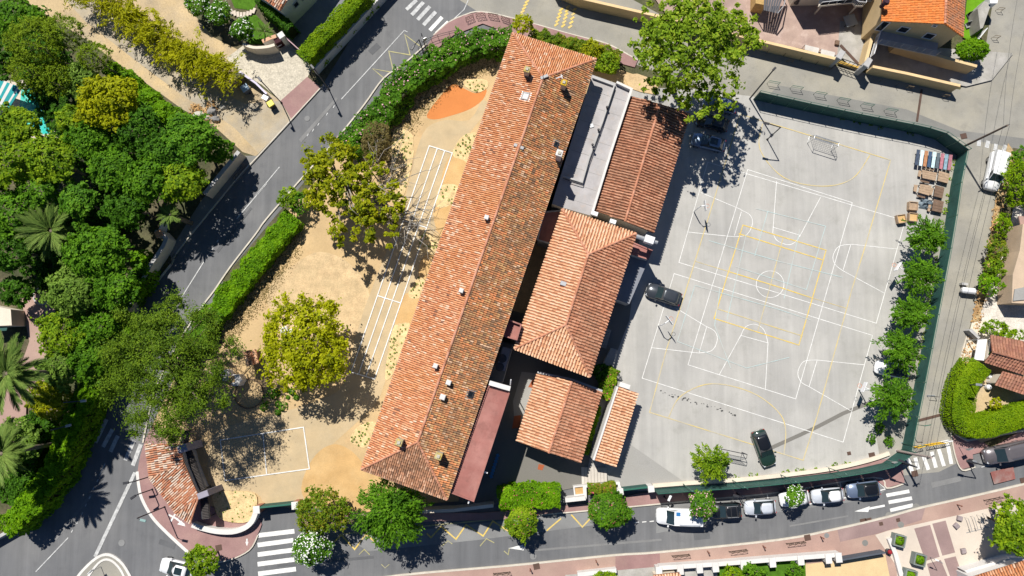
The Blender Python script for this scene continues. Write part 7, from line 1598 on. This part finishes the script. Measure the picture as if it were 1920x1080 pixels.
# stacked tables and cloth covered trestles in the corner of the court
cols = [((.06, .08, .12), 'navy covered'), ((.62, .74, .78), 'pale blue'), ((.42, .20, .10), 'rusty orange'), ((.05, .09, .16), 'dark blue'), ((.55, .72, .74), 'light turquoise'), ((.10, .13, .15), 'charcoal'), ((.42, .17, .20), 'red patterned'), ((.22, .33, .40), 'slate blue'), ((.35, .15, .18), 'maroon patterned')]
for i, (c, nm) in enumerate(cols):
    u0 = 1716 + i * 7.6; q = PP([(u0 + 3.5, 280 + i * 1.2), (u0 + 9.5, 281 + i * 1.2), (u0 + 5.5, 310 + i * 1.2), (u0 - .5, 309 + i * 1.2)], .8); t = thing('folded_table', '%s folded table top standing in the upright row' % nm, 'table', Vector((q[0].x, q[0].y, ZC)), 'folded tables stored in a row'); MB().prism(q, thick=.05).build('table_top', mat('tabletop_%s' % nm.replace(' ', '_'), c, rough=.5, var=.25, vs=4), t)
    cc = sum(q, Vector((0, 0, 0))) / 4
    for k in (.2, .8): p = q[0].lerp(q[3], k).lerp(q[1].lerp(q[2], k), .5); MB().box((p.x, p.y, .42), (.05, .05, .66), .3).build('leg', M_DARK, t)
TB = [((1729, 318), (1757, 324), (1754, 339), (1730, 334), 0, 'pale wooden table below the upright row, left'), ((1761, 320), (1781, 326), (1777, 344), (1758, 339), 0, 'pale wooden table below the upright row, right'), ((1726, 345), (1747, 348), (1742, 367), (1722, 361), 0, 'grey wooden table in the middle of the pile'), ((1754, 347), (1771, 352), (1767, 372), (1751, 368), 1, 'brown plank table in the middle of the pile'), ((1751, 373), (1770, 378), (1766, 399), (1747, 395), 1, 'brown plank table lowest in the pile')]
for q4 in TB:
    m = M_TABLE if q4[4] == 0 else M_TABLED; q = PP(q4[:4], .75); t = thing('wooden_table', q4[5], 'table', Vector((q[0].x, q[0].y, ZC)), 'wooden tables piled by the fence'); n = 4
    for k in range(n):
        a, b = k / n, (k + .93) / n; MB().prism([q[0].lerp(q[3], a), q[1].lerp(q[2], a), q[1].lerp(q[2], b), q[0].lerp(q[3], b)], thick=.05).build('plank', m, t)
    for p in q: c = (p - sum(q, Vector((0, 0, 0))) / 4) * .9 + sum(q, Vector((0, 0, 0))) / 4; MB().box((c.x, c.y, .4), (.08, .08, .56)).build('leg', M_WOODD, t)
BN = [((1723, 319), (1729, 321), (1726, 332), (1721, 330), 0, 'narrow pale bench left of the pale table'), ((1714, 346), (1721, 347), (1718, 360), (1713, 358), 0, 'narrow pale bench at the left of the pile'), ((1746, 352), (1751, 353), (1747, 366), (1743, 365), 0, 'short bench between grey and brown tables'), ((1733, 313), (1752, 317), (1751, 320), (1732, 316), 0, 'slim bench above the pale table'), ((1720, 365), (1735, 369), (1734, 372), (1719, 368), 1, 'slim brown bench below the grey table'), ((1742, 381), (1747, 382), (1743, 397), (1739, 395), 0, 'short bench beside the lowest table'), ((1726, 337), (1743, 341), (1742, 344), (1725, 340), 1, 'slim brown bench between the tables')]
for q4 in BN:
    q = PP(q4[:4], .5); t = thing('wooden_bench', q4[5], 'bench', Vector((q[0].x, q[0].y, ZC)), 'benches piled by the fence'); MB().prism(q, thick=.05).build('seat', M_TABLE if q4[4] == 0 else M_TABLED, t); c = sum(q, Vector((0, 0, 0))) / 4
    for a, b in ((0, 1), (2, 3)): p = (q[a] + q[b]) / 2; p = c + (p - c) * .8; MB().box((p.x, p.y, .29), (.1, .1, .32)).build('leg', M_WOODD, t)
for i, (u, v) in enumerate(((1713, 386), (1691, 410), (1713, 407))):
    q = P(u, v, .7); rz = -.1 if i != 1 else .15; t = thing('planter_box', ('wooden planter box nearest the table pile', 'wooden planter box farthest out on the court', 'wooden planter box beside the top fence tree')[i], 'planter', Vector((q.x, q.y, ZC)), 'wooden planter boxes'); rot = Matrix.Rotation(rz, 3, 'Z'); c4 = [Vector((q.x, q.y, 0)) + rot @ Vector((sx * .5, sy * .5, 0)) for sx, sy in ((-1, -1), (1, -1), (1, 1), (-1, 1))]
    for k in range(4): MB().wall([c4[k], c4[(k + 1) % 4]], .08, ZC, .75 - .004 * k).build('side_board', M_TABLE, t)
    MB().prism([p + Vector((0, 0, .58)) for p in c4], z0=ZC + .01).build('soil', M_OCHRE if i else M_TABLE, t)
t = thing('tarpaulin', 'crumpled grey tarpaulin beside the table pile', 'tarpaulin', P(1733, 378, ZC)); rng = np.random.default_rng(9); V = []; n = 9
for i in range(n):
    for j in range(n): p = P(1722 + 24 * i / 8.0 + 2 * rng.normal(), 370 + 20 * j / 8.0 + i * .8, 0); V.append((p.x, p.y, ZC + .03 + .22 * abs(rng.normal()) * (0 < i < 8) * (0 < j < 8)))
MB().add(V, [[i * n + j, (i + 1) * n + j, (i + 1) * n + j + 1, i * n + j + 1] for i in range(n - 1) for j in range(n - 1)]).build('sheet', mat('grey_tarp', (.15, .19, .22), rough=.5), t)
# ------------------------------------------------------------------ poles, lamps, wires, signs
def pole(label, base, top, h, r=.13, name='utility_pole', m=None):
    b, e = P(*base, 0), P(*top, h); t = thing(name, label, 'pole', b); MB().tube([b, e], [r, r * .75], 8).build('shaft', m or M_POLE, t); MB().lathe(b, [(r * 1.6, 0), (r * 1.4, .12)], 8).build('collar', M_GREYW, t); return t, b, e
pl1, b1, t1 = pole('tall wooden pole at the top right corner of the court', (1794, 281), (1889, 235), 9.0, .15)
pl2, b2, t2 = pole('concrete utility pole at the bottom fence bend beside crossing', (1681, 845), (1747, 858), 7.2, .16, m=mat('concrete_pole', (.36, .29, .26)))
for tt, p in ((pl1, t1), (pl2, t2)): MB().box(p - Vector((0, 0, .25)), (.9, .1, .1), .4).build('crossarm', M_DARK, tt)
MB().tube([b2 + Vector((.3, -.2, 0)), t2 - Vector((.1, 0, .3))], .09).build('strut', MATS['concrete_pole'], pl2)
pl3, b3, t3 = pole('dark lamp pole at the top fence beside the tall tree', (1405, 186), (1452, 129), 8.6, .10, 'lamp_pole', M_DARK)
MB().bbox(t3, (.5, .25, .12), .8, .03).build('lamp_head', M_DARK, pl3)
def wire(label, a, b, sag=.5, r=.017):
    pts = [a.lerp(b, k / 14.0) - Vector((0, 0, sag * 4 * (k / 14.0) * (1 - k / 14.0))) for k in range(15)]; tag(MB().tube(pts, r, 5).build('overhead_wire', M_DARK, org=a), label, 'wire', 'overhead wires of the lane')
wire('overhead wire along the lane between the two poles, inner one', t1 + Vector((-.35, 0, -.2)), t2 + Vector((-.3, 0, -.2)), .7); wire('overhead wire along the lane between the two poles, outer one', t1 + Vector((.35, 0, -.2)), t2 + Vector((.4, 0, -.2)), .7)
wire('overhead wire running up the top right street, left strand', t1 + Vector((-.3, .1, -.2)), P(1915, -40, 8.5), .6); wire('overhead wire running up the top right street, right strand', t1 + Vector((.35, .1, -.2)), P(1945, -40, 8.5), .6)
def lamp(label, base, top, h, arm=(0, 0), name='street_lamp', headm=None, r=.07):
    b, e = P(*base, 0), P(*top, h); b.z = .0; t = thing(name, label, 'lamp', b); k = Vector((e.x, e.y, 0)); a = Vector((b.x + arm[0] * 0, b.y, h - .3)); MB().tube([b, a, e], r, 7).build('pole', M_DARK, t); d = (e - a); d.z = 0; d = d.normalized() if d.length > .05 else Vector((1, 0, 0))
    MB().bbox(e + d * .25, (.7, .28, .12), math.atan2(d.y, d.x), .04).build('lamp_head', headm or M_DARK, t); MB().lathe(b, [(.16, 0), (.12, .25), (.08, .3)], 8).build('base', M_DARK, t); return t
lamp('dark street lamp by the brown driveway crossing', (528, 193), (489, 151), 6.6)
lamp('street lamp in the shade of the white boundary wall', (617, 168), (588, 128), 6.2)
lamp('street lamp with pale green head reaching over the bend', (310, 950), (264, 975), 6.5, headm=mat('teal_head', (.25, .38, .36)))
lamp('black traffic lamp pair at the curved white kerb', (283, 893), (240, 905), 4.0); lamp('black sign lamp leaning over the white kerb', (287, 917), (253, 930), 3.6)
lamp('dark street lamp on the left bank with pale bracket', (168, 750), (152, 752), 5.2, headm=M_STEEL); lamp('pale bracket lamp above the shaded crosswalk', (140, 800), (124, 799), 4.6, headm=M_STEEL)
lamp('slim lamp beside the zigzag at the top bend', (794, 100), (776, 86), 4.2); lamp('forked dark lamp at the top bend', (799, 92), (791, 70), 4.6); lamp('thin lamp post on the court near the tall tree', (1438, 262), (1441, 232), 5.0)
lamp('dark lamp on the pavement island beside the grey van', (1812, 865), (1822, 866), 3.6); lamp('dark double lamp beside the concrete utility pole', (1678, 865), (1694, 866), 5.0); lamp('black lamp inside the large hedge', (1793, 720), (1840, 722), 5.5, headm=M_STEEL)
lamp('dark lamp over the shaded pavement above the black car', (1381, 925), (1384, 931), 3.0); lamp('short lamp beside the ribbed white van', (1245, 931), (1254, 938), 2.6, headm=M_WMET)
def sign(label, u, v, m, rz=0, h=2.4, name='road_sign'):
    p = P(u, v, .1); t = thing(name, label, 'sign', p); MB().tube([p, p + Vector((0, 0, h))], .035, 6).build('post', M_STEEL, t); MB().box(p + Vector((0, 0, h - .3)), (.62, .05, .62), rz).build('plate', m, t); return t
sign('road sign on the pavement before the concrete pole', 1661, 862, M_STEEL, .3); sign('road sign at the traffic island', 190, 1062, M_WMET, .8); sign('road sign at the rose pavement kerb', 800, 88, M_STEEL, .5); sign('pavement sign between black car and pink bush', 1290, 934, M_STEEL, 0); sign('small sign beside the lane island hedge', 1797, 838, M_STEEL, .4)
for i, (u, v, lb) in enumerate(((1816, 545, 'white capsule shaped tank beside the lane bushes'), (1811, 532, 'small grey box on the lane verge'))):
    p = P(u, v, .8); t = thing('verge_tank', lb, 'tank', Vector((p.x, p.y, 0)))
    if i == 0: MB().tube([p - Vector((.9, -.1, 0)), p - Vector((.7, -.08, 0)), p + Vector((.7, -.08, 0)), p + Vector((.9, -.1, 0))], [.2, .38, .38, .2], 12).build('body', M_WMET, t); MB().box(p - Vector((0, 0, .45)), (1.1, .4, .6)).build('cradle', M_STEEL, t)
    else: MB().bbox((p.x, p.y, .3), (.7, .25, .6), -.1).build('body', M_STEEL, t); MB().box((p.x, p.y, .62), (.76, .3, .05), -.1).build('lid', M_GREYW, t)
t = thing('street_bin', 'dark round litter bin at the island corner', 'bin', P(1818, 864, .12)); p = P(1818, 864, .12); MB().lathe(p, [(.28, 0), (.32, .8), (.26, .9)], 12).build('body', M_DARK, t); MB().lathe(p + Vector((0, 0, .9)), [(.3, 0), (.2, .15)], 12).build('lid', M_STEEL, t)
# dwarf fence posts along the top street wall
for i in range(9):
    u, v = 1438 + i * 30, 98 + i * 8.0
    if 1570 < u < 1640: continue
    p = P(u, v, 0); tag(MB().tube([p, p + Vector((0, 0, 1.0))], .03, 6).build('railing_post', M_DARK, org=p), 'thin dark post at the foot of the cream street wall, %s' % ('nearest the tall tree', 'second from the tall tree', 'third from the tall tree', 'fourth from the tall tree', 'fifth', 'sixth', 'beside gate pillar', 'right of gate pillars', 'near brown drain')[i], 'post', 'thin posts along the cream street wall')
for i, (u, v) in enumerate(((1474, 116), (1543, 131), (1697, 166), (1764, 182), (1866, 20), (1858, 72))):
    p = P(u, v, 0); t = thing('kerb_hoop', ('bent tube hoop first along the cream wall', 'bent tube hoop left of the terrace gate', 'bent tube hoop right of the terrace gate', 'bent tube hoop near the end of the cream wall', 'bent tube hoop high on the top right street', 'bent tube hoop beside the white gate leaf')[i], 'hoop', p, 'bent tube hoops along the road'); MB().tube([p, p + Vector((.05, 0, .85)), p + Vector((.7, -.1, .85)), p + Vector((.7, -.1, 0))], .035).build('hoop', plain('bronze_tube', (.18, .13, .07), .5), t); MB().box(p + Vector((.35, -.05, .4)), (.7, .03, .05)).build('rail', MATS['bronze_tube'], t)
